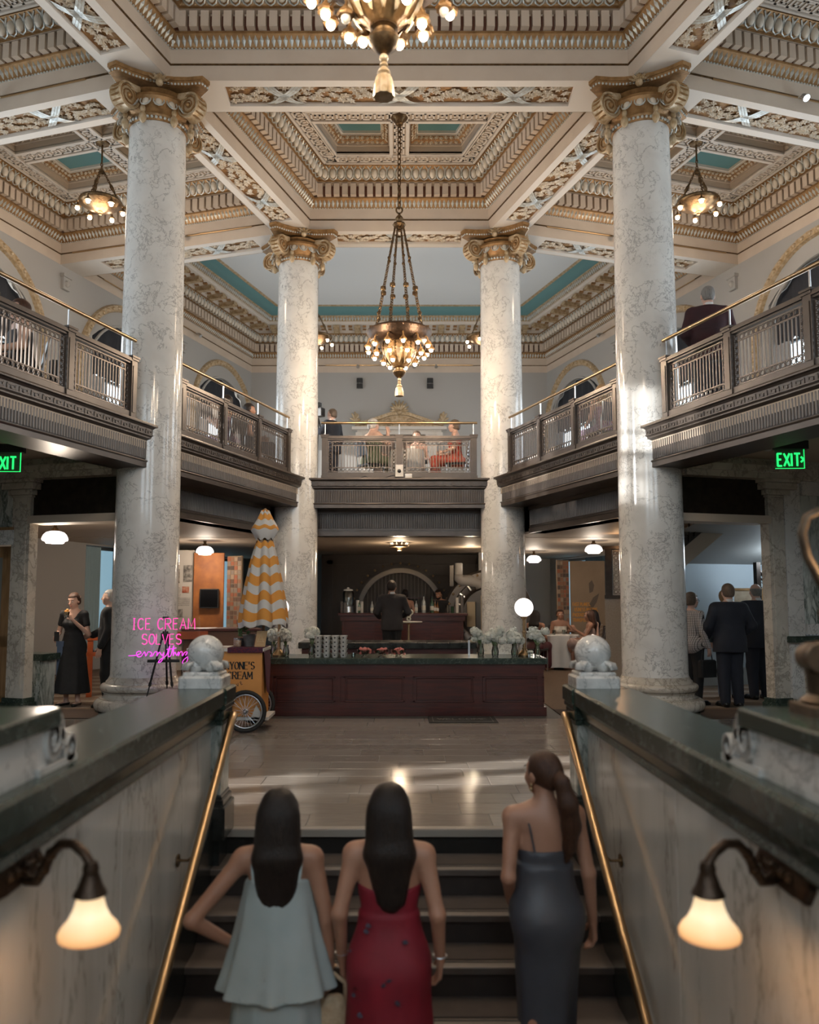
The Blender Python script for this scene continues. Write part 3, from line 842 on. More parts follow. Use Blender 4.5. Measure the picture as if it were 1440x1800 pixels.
# ------------------------------------------------------------------ stair side walls
def stair_wall(sx):
    w = struct('wall_stair_' + ('right' if sx > 0 else 'left'))
    f = lambda x, y, z: (sx * x, y, z)
    ys = [5.28, 3.62, 2.25, .9, -.6, -3.4]
    for k in range(5):
        b = MB(f); b.bbox(SX, SX + .06, ys[k + 1] + .0015, ys[k] - .0015, ZL, .70, .003); b.build('marble_slab', M['marble_wall'], w)
    b = MB(f); b.box(SX + .05, 1.36, -3.4, 5.28, ZL, .70); b.build('wall_core', M['marble'], w)
    # raking skirting
    def zst(y): return (y - SY) * RISE / GO
    pts = [(5.30, -.2), (5.30, zst(5.30) + .30), (0.2, zst(.2) + .34), (0.2, zst(.2) - .3)]
    b = MB(f)
    b.add([(SX - .028, p[0], p[1]) for p in pts] + [(SX + .002, p[0], p[1]) for p in pts], [(0, 1, 2, 3), (7, 6, 5, 4), (0, 4, 5, 1), (1, 5, 6, 2), (2, 6, 7, 3), (3, 7, 4, 0)])
    b.build('skirting', M['black_stone'], w)
    # cap: slab, ogee and bead under it
    c = MB(f)
    prof = [(1.19, .69), (1.165, .695), (1.150, .715), (1.165, .735), (1.155, .75), (1.135, .80), (1.105, .83), (1.10, .835), (1.10, .915), (1.112, .93), (1.475, .93), (1.49, .915), (1.49, .835), (1.42, .78), (1.38, .70)]
    n = len(prof)
    for (y0, y1) in ((-3.4, .6), (.602, 2.5), (2.502, 5.28)):
        c.add([(p[0], y0, p[1]) for p in prof] + [(p[0], y1, p[1]) for p in prof], [(i, (i + 1) % n, n + (i + 1) % n, n + i) for i in range(n)] + [tuple(range(n)), tuple(range(2 * n - 1, n - 1, -1))])
    c.build('cap', M['green'], w)
    return w
for sx in (-1, 1): stair_wall(sx)

def newel(sx):
    t = thing('newel_post', 'marble newel post with ball finial %s' % ('below the right front column' if sx > 0 else 'in front of the orange ice cream cart'), 'newel', (sx * 1.27, 5.42, 0), 0, 'newel posts at the head of the stairs')
    f = lambda x, y, z: (sx * x, y, z)
    b = MB(f); b.bbox(-.145, .15, -.145, .10, .26, .70, .006); b.build('shaft', M['marble_green_vein'], t)
    b = MB(f)
    for (x, z0, z1) in ((.035, 0, .20), (.02, .20, .245), (.008, .245, .27)): b.bbox(-.145 - x, .15 + x, -.145 - x, .10 + x, z0, z1, .01)
    b.box(-.145, .15, -.145, .1, -.6, .01)
    b.build('base', M['black_stone'], t)
    b = MB(f)
    for (x, z0, z1) in ((.008, .70, .735), (.015, .735, .80), (.025, .80, .835), (.034, .835, .93)): b.bbox(-.145 - x, .16 + x, -.145 - x, .11 + x, z0, z1, .012)
    b.build('cap', M['green'], t)
    b = MB(f); b.bbox(-.145, .135, -.16, .115, .93, 1.005, .012); b.bbox(-.125, .115, -.14, .095, 1.005, 1.03, .01); b.build('ball_base', M['marble_ball'], t)
    b = MB(f); b.ball((-.005, -.01, 1.145), .117, 28, 18); b.build('ball', M['marble_ball'], t, smooth=True)
    for (qx, qy) in ((-1, -1), (1, -1), (1, 1), (-1, 1)):
        p = MB(f); c = Vector((-.005, -.01, 1.03))
        d = Vector((qx, qy, 0)).normalized(); tn = Vector((-d.y, d.x, 0))
        for k in (-1.2, -.4, .4, 1.2):
            pts = [c + d * .155 + tn * .019 * k + Vector((0, 0, .012)), c + d * .14 + tn * .018 * k + Vector((0, 0, .045)), c + d * .105 + tn * .016 * k + Vector((0, 0, .055)), c + d * .085 + tn * .014 * k + Vector((0, 0, .075))]
            p.tube([tuple(q) for q in pts], [.014, .017, .014, .012], 6)
        p.ball(tuple(c + d * .075 + Vector((0, 0, .035))), .05, 8, 6)
        p.build('paw', M['marble_ball'], t, smooth=True)
    return t
newel(-1); newel(1)

def scroll_block(sx):
    t = thing('stair_pedestal', 'white marble pedestal with carved scroll end on the %s' % ('right stair wall under the bronze lamp' if sx > 0 else 'left stair wall, capped in green stone'), 'pedestal', (sx * 1.29, 2.7, .93), 0)
    f = lambda x, y, z: (sx * x, y, z)
    b = MB(f); b.bbox(-.125, .16, -2.6, .06, 0, .145, .006); b.build('block', M['marble'], t)
    b = MB(f); b.bbox(-.15, .2, -2.7, .115, .145, .205, .008); b.build('cap', M['green'], t)
    # carved console scroll: a large volute and a small counter-curl lying along the wall
    b = MB(f)
    big, small = (.088, .098, .082), (.232, .052, .040)
    path = [(big[0] + big[2] * (1 - .78 * k / 30) * math.cos(R(-60 + 560 * (1 - k / 30))), big[1] + big[2] * (1 - .78 * k / 30) * math.sin(R(-60 + 560 * (1 - k / 30)))) for k in range(31)][::-1]
    end = path[-1]
    path += [(.165, .10), (.178, .055), (.200, .028)]
    path += [(small[0] + small[2] * (1 - .5 * k / 12) * math.cos(R(-140 + 330 * k / 12)), small[1] + small[2] * (1 - .5 * k / 12) * math.sin(R(-140 + 330 * k / 12))) for k in range(13)]
    for i in range(len(path) - 1):
        a, c = path[i], path[i + 1]; d = Vector((c[0] - a[0], c[1] - a[1])); l = d.length or 1e-6; n = Vector((-d.y, d.x)) / l * .0125; e = d / l * .004
        P = [(a[0] - n.x - e.x, a[1] - n.y - e.y), (c[0] - n.x + e.x, c[1] - n.y + e.y), (c[0] + n.x + e.x, c[1] + n.y + e.y), (a[0] + n.x - e.x, a[1] + n.y - e.y)]
        b.add([(-.14, p[0], p[1]) for p in P] + [(.15, p[0], p[1]) for p in P], [(0, 1, 2, 3), (7, 6, 5, 4), (0, 4, 5, 1), (1, 5, 6, 2), (2, 6, 7, 3), (3, 7, 4, 0)])
    sil = [(-.02, 0), (.27, 0), (.268, .06), (.235, .085), (.20, .065), (.178, .09), (.162, .14), (.125, .175), (.075, .182), (.02, .155), (-.02, .145)]
    k = len(sil)
    b.add([(-.115, p[0], p[1]) for p in sil] + [(.13, p[0], p[1]) for p in sil], [tuple(range(k)), tuple(range(2 * k - 1, k - 1, -1))] + [(i, (i + 1) % k, k + (i + 1) % k, k + i) for i in range(k)])
    b.box(-.14, .15, -.02, .285, 0, .022)
    b.v = [(x, y, z * 1.08) for x, y, z in b.v]
    b.build('scroll', M['marble'], t)
    return t
scroll_block(-1); scroll_block(1)

def handrail(sx):
    t = thing('handrail', 'polished brass handrail sloping down the %s stair wall' % ('right' if sx > 0 else 'left'), 'handrail', (sx * 1.08, 4.5, 0), 0, 'brass stair handrails')
    f = lambda x, y, z: (sx * x, y, z)
    m = .16 / .25 * .96
    pts = [(.10, 1.02, .70), (.05, 1.0, .735), (.0, .93, .74), (0, .86, .715), (0, .78, .665)] + [(0, .78 - 1.0 * k, .665 - .66 * k) for k in range(1, 5)]
    b = MB(f); b.tube(pts, .026, 14); b.build('rail', M['brass'], t, smooth=40)
    for yy in (0.02, -1.9):
        zz = .665 - .66 * (.78 - yy)
        b = MB(f); b.tube([(.11, yy, zz - .06), (.05, yy, zz - .06), (.0, yy, zz - .02)], .008, 8)
        b.M = Matrix.Translation((.105, yy, zz - .06)) @ Matrix.Rotation(math.pi / 2, 4, 'Y'); b.lathe([(.034, -.006), (.034, .0), (.026, .006)], 16); b.M = None
        b.build('bracket', M['brass_dark'], t, smooth=40)
handrail(-1); handrail(1)

# ------------------------------------------------------------------ outer walls
def side_wall(sx):
    w = struct('wall_' + ('right' if sx > 0 else 'left')); f = WF(sx)
    S_END = (YB - COLY - TW * NV[1]) / AV[1]
    arcs = [-6.8, -2.4, 2.2, 6.6, 11.0]
    hw, ze, za = 1.28, 7.1, 7.62
    b = MB(f); th = .4
    zt = ZS + 1.7
    edges = [-18.5] + [x for a in arcs for x in (a - hw, a + hw)] + [S_END + .3]
    for k in range(0, len(edges), 2): b.box(edges[k], edges[k + 1], TW, TW + th, 3.6, zt)
    Rr = ((za - ze) ** 2 + hw ** 2) / (2 * (za - ze)); zc = za - Rr
    for a in arcs:
        n = 12; arc = []
        for k in range(n + 1):
            x = -hw + 2 * hw * k / n; arc.append((a + x, zc + math.sqrt(Rr * Rr - x * x)))
        for k in range(n):
            p, q = arc[k], arc[k + 1]
            b.add([(p[0], TW, p[1]), (q[0], TW, q[1]), (q[0], TW, zt), (p[0], TW, zt), (p[0], TW + th, p[1]), (q[0], TW + th, q[1])], [(0, 1, 2, 3), (0, 4, 5, 1)])
        b.box(a - hw, a + hw, TW, TW + th, 3.6, 3.95)
    b.build('upper_wall', M['wall_grey'], w)
    # gilt archivolts and plain inner bands
    for a in arcs:
        for (r_, wd, mt, dp, nm) in ((1.66, .17, 'gold_pale', .07, 'gilt_arch'), (1.40, .06, 'wall_grey', .03, 'inner_arch')):
            g = MB(f); n = 26; zc_ = 6.38 if r_ > 1.5 else 6.3
            path = [(-r_, 3.7)] + [(-r_ * math.cos(math.pi * k / n), zc_ + r_ * math.sin(math.pi * k / n) * (1.0 if r_ > 1.5 else .95)) for k in range(n + 1)] + [(r_, 3.7)]
            o1 = offset(path, wd / 2, False); o2 = offset(path, -wd / 2, False)
            for k in range(len(path) - 1):
                p = [o1[k], o1[k + 1], o2[k + 1], o2[k]]
                mid0 = ((o1[k][0] + o2[k][0]) / 2, (o1[k][1] + o2[k][1]) / 2); mid1 = ((o1[k + 1][0] + o2[k + 1][0]) / 2, (o1[k + 1][1] + o2[k + 1][1]) / 2)
                v = [(a + p[0][0], TW, p[0][1]), (a + p[1][0], TW, p[1][1]), (a + p[2][0], TW, p[2][1]), (a + p[3][0], TW, p[3][1]),
                     (a + lerp(p[0][0], p[3][0], .15), TW - dp, lerp(p[0][1], p[3][1], .15)), (a + lerp(p[1][0], p[2][0], .15), TW - dp, lerp(p[1][1], p[2][1], .15)),
                     (a + lerp(p[1][0], p[2][0], .85), TW - dp, lerp(p[1][1], p[2][1], .85)), (a + lerp(p[0][0], p[3][0], .85), TW - dp, lerp(p[0][1], p[3][1], .85))]
                g.add(v, [(0, 1, 5, 4), (4, 5, 6, 7), (7, 6, 2, 3)])
                if r_ > 1.5 and k % 1 == 0:
                    l = math.hypot(mid1[0] - mid0[0], mid1[1] - mid0[1]); m_ = max(1, int(l / .12))
                    for q in range(m_):
                        ff = (q + .5) / m_; g.ball((a + lerp(mid0[0], mid1[0], ff), TW - dp, lerp(mid0[1], mid1[1], ff)), .045, 6, 4)
            g.build(nm, M[mt], w)
        # corbel between the arches
        c = MB(f); c.box(a + 2.2 - .10, a + 2.2 + .10, TW - .07, TW, 7.75, 8.0); c.box(a + 2.2 - .13, a + 2.2 + .13, TW - .10, TW, 8.0, 8.06); c.ball((a + 2.2, TW - .07, 7.87), .07, 8, 6); c.build('corbel', M['wall_grey'], w)
    # ground storey
    g = MB(f); zt = 3.6
    wins = [(5.35, 6.7), (9.55, 12.2)]
    e = [.0, 5.35, 6.7, 9.55, 12.2, S_END + .3]
    for k in range(0, 6, 2): g.box(e[k], e[k + 1], TW, TW + th, 0, zt)
    for (u, v) in wins: g.box(u, v, TW, TW + th, 0, .35); g.box(u, v, TW, TW + th, 2.62, zt)
    g.build('lower_wall', M['wall_grey'], w)
    return w
M['drape'] = mat('charcoal_drape', (.020, .022, .028), .9, col2=(.032, .034, .042), scale=30, stretch=(8, 8, .3))
M['drape_grey'] = mat('sheer_grey_curtain', (.36, .37, .38), .8, col2=(.28, .29, .31), scale=20, stretch=(10, 10, .2))
M['frame'] = mat('grey_window_frame', (.10, .115, .12), .4)
for sx in (1, -1):
    side_wall(sx); f = WF(sx)
    for n, a in enumerate((-6.8, -2.4, 2.2, 6.6, 11.0)):
        wn = struct('window_%d' % (n + 1 + (5 if sx < 0 else 0)))
        b = MB(f); b.quad((a - 1.28, TW + .34, 3.95), (a + 1.28, TW + .34, 3.95), (a + 1.28, TW + .34, 7.2), (a - 1.28, TW + .34, 7.2)); b.build('sky_pane', M['daylight'], wn)
        b = MB(f)
        for x in (-1.25, -.42, .42, 1.25): b.box(a + x - .035, a + x + .035, TW + .26, TW + .33, 3.95, 7.3)
        for z in (3.97, 5.2, 6.35): b.box(a - 1.28, a + 1.28, TW + .26, TW + .33, z - .03, z + .03)
        b.build('window_frame', M['frame'], wn)
        # dark lunette drape
        b = MB(f); n_ = 24; v = []; fc = []
        for k in range(n_ + 1):
            x = -1.27 + 2.54 * k / n_; t_ = TW + .12 + .03 * math.sin(k * 1.9)
            Rr = 1.835; zc = 7.62 - Rr; zt_ = zc + math.sqrt(max(0, Rr * Rr - x * x)) - .01
            v += [(a + x, t_, zt_), (a + x, t_, 6.32 + .03 * math.cos(k * 2.3))]
        for k in range(n_): fc.append((2 * k, 2 * k + 1, 2 * k + 3, 2 * k + 2))
        b.add(v, fc); b.build('drape', M['drape'], wn, smooth=True)
        for sg in (-1, 1):
            b = MB(f); rows = 10; cols = 14; v = []; fc = []
            for r_ in range(rows + 1):
                z = 6.3 - (6.3 - 3.75) * r_ / rows
                pinch = 1 - .55 * math.exp(-((z - 4.75) / .45) ** 2)
                for c_ in range(cols + 1):
                    x = 1.27 - .46 * pinch * c_ / cols
                    v.append((a + sg * x, TW + .08 + .035 * math.sin(c_ * 1.7), z))
            for r_ in range(rows):
                for c_ in range(cols):
                    i0 = r_ * (cols + 1) + c_; fc.append((i0, i0 + 1, i0 + cols + 2, i0 + cols + 1))
            b.add(v, fc); b.build('curtain', M['drape_grey'], wn, smooth=True)
    M['teal_day'] = M.get('teal_day') or emis('cool_daylight_pane', (.30, .50, .62), .55)
    for n, (u, v) in enumerate(((5.35, 6.7), (9.55, 12.2))):
        wn = struct('window_%d' % (11 + n + (2 if sx < 0 else 0)))
        b = MB(f); b.box(u, v, TW + .3, TW + .31, .35, 2.62); b.build('sky_pane', M['teal_day'], wn)
        b = MB(f); k = 3 if v - u > 2 else 2
        for q in range(k + 1):
            x = u + (v - u) * q / k; b.box(x - .05, x + .05, TW + .2, TW + .29, .35, 2.62)
        b.box(u, v, TW + .2, TW + .29, 2.55, 2.62); b.box(u, v, TW + .2, TW + .29, .35, .45)
        b.build('window_frame', M['frame'], wn)
        b = MB(f); v_ = []; fc = []
        for q in range(25):
            x = u + (v - u) * (.05 + .4 * q / 24); tt = TW + .1 + .03 * math.sin(q * 1.3); v_ += [(x, tt, 2.6), (x, tt, .4)]
        for q in range(24): fc.append((2 * q, 2 * q + 1, 2 * q + 3, 2 * q + 2))
        b.add(v_, fc); M['curtain%d' % sx] = M.get('curtain%d' % sx) or (mat('slate_blue_curtain', (.05, .10, .15), .8) if sx > 0 else mat('pale_blue_curtain', (.34, .46, .50), .8)); b.build('curtain', M['curtain%d' % sx], wn, smooth=True)

wb = struct('wall_back')
b = MB(); b.box(-5.5, 5.5, YB, YB + .3, 3.6, ZS + 1.7); b.build('upper_wall', M['wall_grey'], wb)
M['umber'] = mat('umber_wall', (.060, .046, .036), .7, col2=(.05, .038, .03), scale=3)
b = MB(); b.box(-6, 6, YB, YB + .3, 0, 3.6); b.build('lower_wall', M['wall_grey'], wb)
wr = struct('wall_rear')
b = MB(); b.box(-14, 14, -3.6, -3.4, ZL, ZS + 1.7); b.build('rear_wall', M['wall_grey'], wr)
b = MB()
for x in (-5.4, -1.3, 2.8): b.box(x, x + 2.6, -3.39, -3.38, 4.0, 7.4)
b.build('rear_fill_pane', M['daylight'], wr)  # added glowing panes, out of view, to go with the rear fill
b = MB()
for x in (-3.6, -1.1, 1.4): b.box(x, x + 2.2, -3.39, -3.38, .4, 2.5)
b.build('low_rear_fill_pane', emis('dim_fill_pane', (.80, .92, 1.0), .25), wr)  # added dim glowing panes behind the low rear fill

# ------------------------------------------------------------------ gallery floor and undersides
gf = struct('floor_gallery')
M['soffit'] = mat('beige_soffit_paint', (.46, .38, .30), .6)
b = MB()
for sx in (1, -1):
    f = WF(sx); b.fn = f; b.box(-13, S2 + .4, -.19, TW, 3.36, 3.62)
b.fn = None; b.box(-7.5, 7.5, BY - .12, YB, 3.36, 3.62)
b.build('gallery_slab', M['soffit'], gf)
cg = struct('ceiling_ground')
b = MB()
for sx in (1, -1):
    b.fn = WF(sx); b.box(.0, S2 + .5, .34, TW, 2.66, 2.7)
b.fn = None; b.box(-8, 8, BY + .62, YB, 2.655, 2.7)
b.build('soffit_field', M['soffit'], cg)

# ------------------------------------------------------------------ gallery fronts
def flutes(mb, f, s0, s1, t, z0, z1, sp=.042, fl=None):
    n = int((s1 - s0) / sp); w = (s1 - s0) / n
    for k in range(n):
        c = s0 + (k + .5) * w; r = w * .40
        v = []
        for (a, b_) in ((-r, 0), (-r * .5, -.014), (r * .5, -.014), (r, 0)): v += [(c + a, t + b_, z0), (c + a, t + b_, z1)]
        mb.add(v, [(0, 1, 3, 2), (2, 3, 5, 4), (4, 5, 7, 6)])

def key_run(mb, s0, s1, t, z0, z1, unit=.16):
    n = max(1, int((s1 - s0) / unit)); u = (s1 - s0) / n; th = .014
    for i in range(n):
        for (a, b_) in KEY:
            u0 = s0 + (i + .08 + min(a[0], b_[0]) * .86) * u; u1 = s0 + (i + .08 + max(a[0], b_[0]) * .86) * u
            if a[1] == b_[1] == 0: u0, u1 = s0 + i * u, s0 + (i + 1) * u
            w0 = lerp(z0, z1, min(a[1], b_[1])); w1 = lerp(z0, z1, max(a[1], b_[1]))
            mb.box(u0 - th / 2, u1 + th / 2, t - .008, t + .002, w0 - th / 2, w1 + th / 2)

def links(mb, s0, s1, t, z0, z1):
    """a border of linked squares and rings, between two bars"""
    horiz = (s1 - s0) > (z1 - z0); w = min(s1 - s0, z1 - z0); L_ = max(s1 - s0, z1 - z0)
    n = max(1, int(round(L_ / w))); st = L_ / n
    for k in range(n):
        c = (k + .5) * st; cs, cz = (s0 + c, (z0 + z1) / 2) if horiz else ((s0 + s1) / 2, z0 + c)
        r = w * .36; m = 8
        pts = [(cs + r * math.cos(2 * math.pi * (i + .5) / m), t, cz + r * math.sin(2 * math.pi * (i + .5) / m)) for i in range(m)]
        mb.tube(pts, .006, 4, closed=True)
        for q in (-1, 1):
            if horiz: mb.box(cs + q * st / 2 - .004, cs + q * st / 2 + .004, t - .005, t + .005, z0, z1)
            else: mb.box(s0, s1, t - .005, t + .005, cz + q * st / 2 - .004, cz + q * st / 2 + .004)
    if horiz:
        mb.box(s0, s1, t - .008, t + .008, z0 - .006, z0 + .006); mb.box(s0, s1, t - .008, t + .008, z1 - .006, z1 + .006)
    else:
        mb.box(s0 - .006, s0 + .006, t - .008, t + .008, z0, z1); mb.box(s1 - .006, s1 + .006, t - .008, t + .008, z0, z1)

def gallery(f, s0, s1, posts, label, base, lower=True):
    t = thing('gallery_balcony', label, 'balcony', base, 0, 'bronze gallery fronts around the hall')
    off = Vector(base); F = lambda s, tt, z: tuple(Vector(f(s, tt, z)) - off)
    pl = [(s0, .24), (s0, 0), (s1, 0), (s1, .24)]
    b = MB(F)
    b.sweep([(.06, 3.665), (-.29, 3.665), (-.295, 3.65), (-.295, 3.635), (-.27, 3.625), (-.25, 3.605), (-.25, 3.60), (-.245, 3.52), (-.235, 3.505), (-.235, 3.49), (-.205, 3.475), (-.19, 3.465)], pl, 0, False)
    b.build('cornice', M['rail_bronze'], t)
    b = MB(F); key_run(b, s0 - .2, s1 + .2, -.247, 3.53, 3.585); b.build('key_frieze', M['rail_bronze'], t)['kind'] = 'stuff'
    b = MB(F); b.sweep([(-.18, 3.47), (-.18, 3.22), (-.205, 3.215), (-.21, 3.205), (-.195, 3.19), (-.195, 3.13), (.30, 3.13)], pl, 0, False)
    flutes(b, None, s0 - .15, s1 + .15, -.181, 3.235, 3.45)
    b.build('fluted_fascia', M['rail_bronze'], t)
    # second fluted beam set back below
    b = MB(F); b.box(s0 - .1, s1 + .1, .32, .62, 2.66, 3.36); flutes(b, None, s0 - .1, s1 + .1, .319, 2.80, 3.06)
    b.box(s0 - .1, s1 + .1, .295, .33, 2.66, 2.74); b.box(s0 - .1, s1 + .1, .305, .33, 2.76, 2.78); b.box(s0 - .1, s1 + .1, .29, .33, 3.07, 3.13)
    if lower: b.build('lower_beam', M['rail_bronze'], t)
    tr = -.09
    for p in posts:
        b = MB(F); w = .055
        b.box(p - w, p + w, tr - .05, tr + .05, 3.66, 4.43); b.box(p - w + .02, p + w - .02, tr - .058, tr - .05, 3.78, 4.36)
        b.box(p - w - .01, p + w + .01, tr - .06, tr + .06, 3.66, 3.73); b.box(p - w - .012, p + w + .012, tr - .062, tr + .062, 4.43, 4.46); b.box(p - w - .022, p + w + .022, tr - .072, tr + .072, 4.46, 4.485)
        b.build('post', M['rail_bronze'], t)
        b = MB(F); b.tube([(p, tr, 4.48), (p, tr, 4.70)], .010, 8); b.box(p - .016, p + .016, tr - .016, tr + .016, 4.48, 4.50); b.build('rail_standard', M['steel'], t)
    for a, c in zip(posts[:-1], posts[1:]):
        a, c = min(a, c) + .055, max(a, c) - .055
        b = MB(F); b.box(a, c, tr - .035, tr + .035, 4.385, 4.41); b.box(a, c, tr - .055, tr + .055, 4.41, 4.45); b.box(a, c, tr - .04, tr + .04, 4.45, 4.465); b.build('top_rail', M['rail_bronze'], t)
        b = MB(F); b.box(a, c, tr - .035, tr + .035, 3.66, 3.79); b.box(a, c, tr - .045, tr + .045, 3.66, 3.69); b.build('bottom_rail', M['rail_bronze'], t)
        b = MB(F); m = .085
        links(b, a + m, c - m, tr, 4.29, 4.365); links(b, a + m, c - m, tr, 3.81, 3.885)
        links(b, a + .008, a + m - .004, tr, 3.81, 4.365); links(b, c - m + .004, c - .008, tr, 3.81, 4.365)
        b.build('link_border', M['iron'], t)['kind'] = 'stuff'
        b = MB(F); n = int((c - a - 2 * m) / .052)
        for k in range(1, n):
            x = a + m + (c - a - 2 * m) * k / n; b.box(x - .006, x + .006, tr - .006, tr + .006, 3.885, 4.29)
        b.build('spindle_grille', M['iron'], t)['kind'] = 'stuff'
    b = MB(F); e0, e1 = min(posts), max(posts); b.tube([(e0 - .07, tr, 4.71), (e1 + .07, tr, 4.71)], .023, 10); b.build('brass_rail', M['brass'], t, smooth=40)
    return t
for sx in (1, -1):
    sd = 'right' if sx > 0 else 'left'
    gallery(WF(sx), .50, 4.05, [.56, 1.72, 2.86, 4.0], 'bronze gallery balustrade between the two %s columns' % sd, W(2.3, 0, 3.13, sx))
    gallery(WF(sx), -4.2, -.50, [-.56, -1.72, -2.87, -4.02], 'bronze gallery balustrade above the %s exit sign' % sd, W(-2.3, 0, 3.13, sx), False)
gallery(lambda s, t_, z: (s, BY + t_, z), -1.43, 1.43, [-1.36, 0, 1.36], 'bronze gallery balustrade across the back, above the bar', (0, BY, 3.13))

# ------------------------------------------------------------------ pedimented doorway on the upper back wall
dr = struct('door_1', (0, YB, 3.62))
b = MB(); b.box(-.75, .75, -.05, .0, 0, 2.72); b.build('door_leaf', mat('brown_door', (.10, .065, .045), .5), dr)
b = MB()
for x in (-1, 1): b.box(x * .95 - .17, x * .95 + .17, -.1, 0, 0, 2.72); b.box(x * 1.2 - .09, x * 1.2 + .09, -.16, 0, 2.45, 2.78)
b.box(-1.25, 1.25, -.12, 0, 2.72, 2.86); b.box(-1.4, 1.4, -.2, 0, 2.86, 2.95)
b.build('door_surround', M['plaster_white'], dr)
b = MB()
for k in range(30): b.cbox((-1.22 + k * .084, -.13, 2.83), (.045, .03, .045))
b.build('dentil_row', M['plaster_white'], dr)['kind'] = 'stuff'
b = MB()
for sx in (1, -1):
    pts = [(sx * 1.32, 3.0), (sx * 1.0, 3.04), (sx * .6, 3.18), (sx * .25, 3.30), (0, 3.32)]
    for i in range(4):
        p, q = pts[i], pts[i + 1]
        b.add([(p[0], -.12, p[1]), (q[0], -.12, q[1]), (q[0], -.12, q[1] + .10), (p[0], -.12, p[1] + .10), (p[0], 0, p[1]), (q[0], 0, q[1]), (q[0], 0, q[1] + .10), (p[0], 0, p[1] + .10)], [(0, 1, 2, 3), (3, 2, 6, 7), (0, 4, 5, 1)])
        b.add([(p[0], -.03, 2.95), (q[0], -.03, 2.95), (q[0], -.03, q[1]), (p[0], -.03, p[1])], [(0, 1, 2, 3)])
    for c, r in (((sx * .32, 3.10), .12), ((sx * 1.18, 3.08), .07)):
        sp_ = [(c[0] + sx * (r * (1 - k / 22) + .01) * math.cos(k * .55), -.06, c[1] + (r * (1 - k / 22) + .01) * math.sin(k * .55)) for k in range(22)]
        b.tube(sp_, .02, 5)
    for k in range(5):
        a = R(20 + 35 * k); c = Vector((sx * 1.3, -.06, 3.12)); d = Vector((sx * -math.cos(a) * .5, 0, math.sin(a))); b.tube([tuple(c), tuple(c + d * .22), tuple(c + d * .30 + Vector((sx * .03, 0, .0)))], [.03, .045, .015], 6)
b.build('pediment', M['gold_pale'], dr, smooth=40)
b = MB()
for k in range(9):
    a = R(10 + 20 * k); c = Vector((0, -.12, 3.40)); d = Vector((math.cos(a), 0, math.sin(a))); L_ = .36 * (.75 + .25 * math.sin(a)); b.tube([tuple(c), tuple(c + d * L_ * .6), tuple(c + d * L_)], [.02, .045, .02], 6)
b.ball((0, -.12, 3.38), .08, 8, 6)
b.build('palmette', M['gold_pale'], dr, smooth=True)
# ================================================================== LIGHT FIXTURES
for k in ('bulb', 'bulb_off', 'neon', 'neon2', 'exit', 'opal'):
    M[k].cycles.emission_sampling = 'NONE'
def chain(mb, a, b, link=.055, r=.007, w=.014):
    a, b = Vector(a), Vector(b); d = b - a; n = max(1, int(d.length / (link * .74))); z = d.normalized(); x = z.orthogonal().normalized(); y = z.cross(x)
    for k in range(n):
        c = a + d * ((k + .5) / n); u = x if k % 2 else y
        mb.tube([tuple(c + z * (link * .5 * math.sin(q)) + u * (w * math.cos(q))) for q in [2 * math.pi * i / 8 for i in range(8)]], r, 4, closed=True)

def acanthus(mb, c, r, z0, z1, n, bulge=.04):
    for k in range(n):
        a = 2 * math.pi * k / n; D = Vector((math.cos(a), math.sin(a), 0)); T = Vector((-D.y, D.x, 0)); w = math.pi * r / n * .95
        rows = []
        for i in range(6):
            f = i / 5; rr = r * (1 - .35 * f) + bulge * math.sin(f * math.pi); ww = w * (math.sin(.35 + f * 2.6)) * (1 - .3 * f)
            p = Vector(c) + D * rr + Vector((0, 0, lerp(z1, z0, f)))
            rows.append([tuple(p - T * ww), tuple(p + D * .02), tuple(p + T * ww)])
        v = [q for r_ in rows for q in r_]; fs = []
        for i in range(5): fs += [(3 * i, 3 * i + 1, 3 * i + 4, 3 * i + 3), (3 * i + 1, 3 * i + 2, 3 * i + 5, 3 * i + 4)]
        mb.add(v, fs)

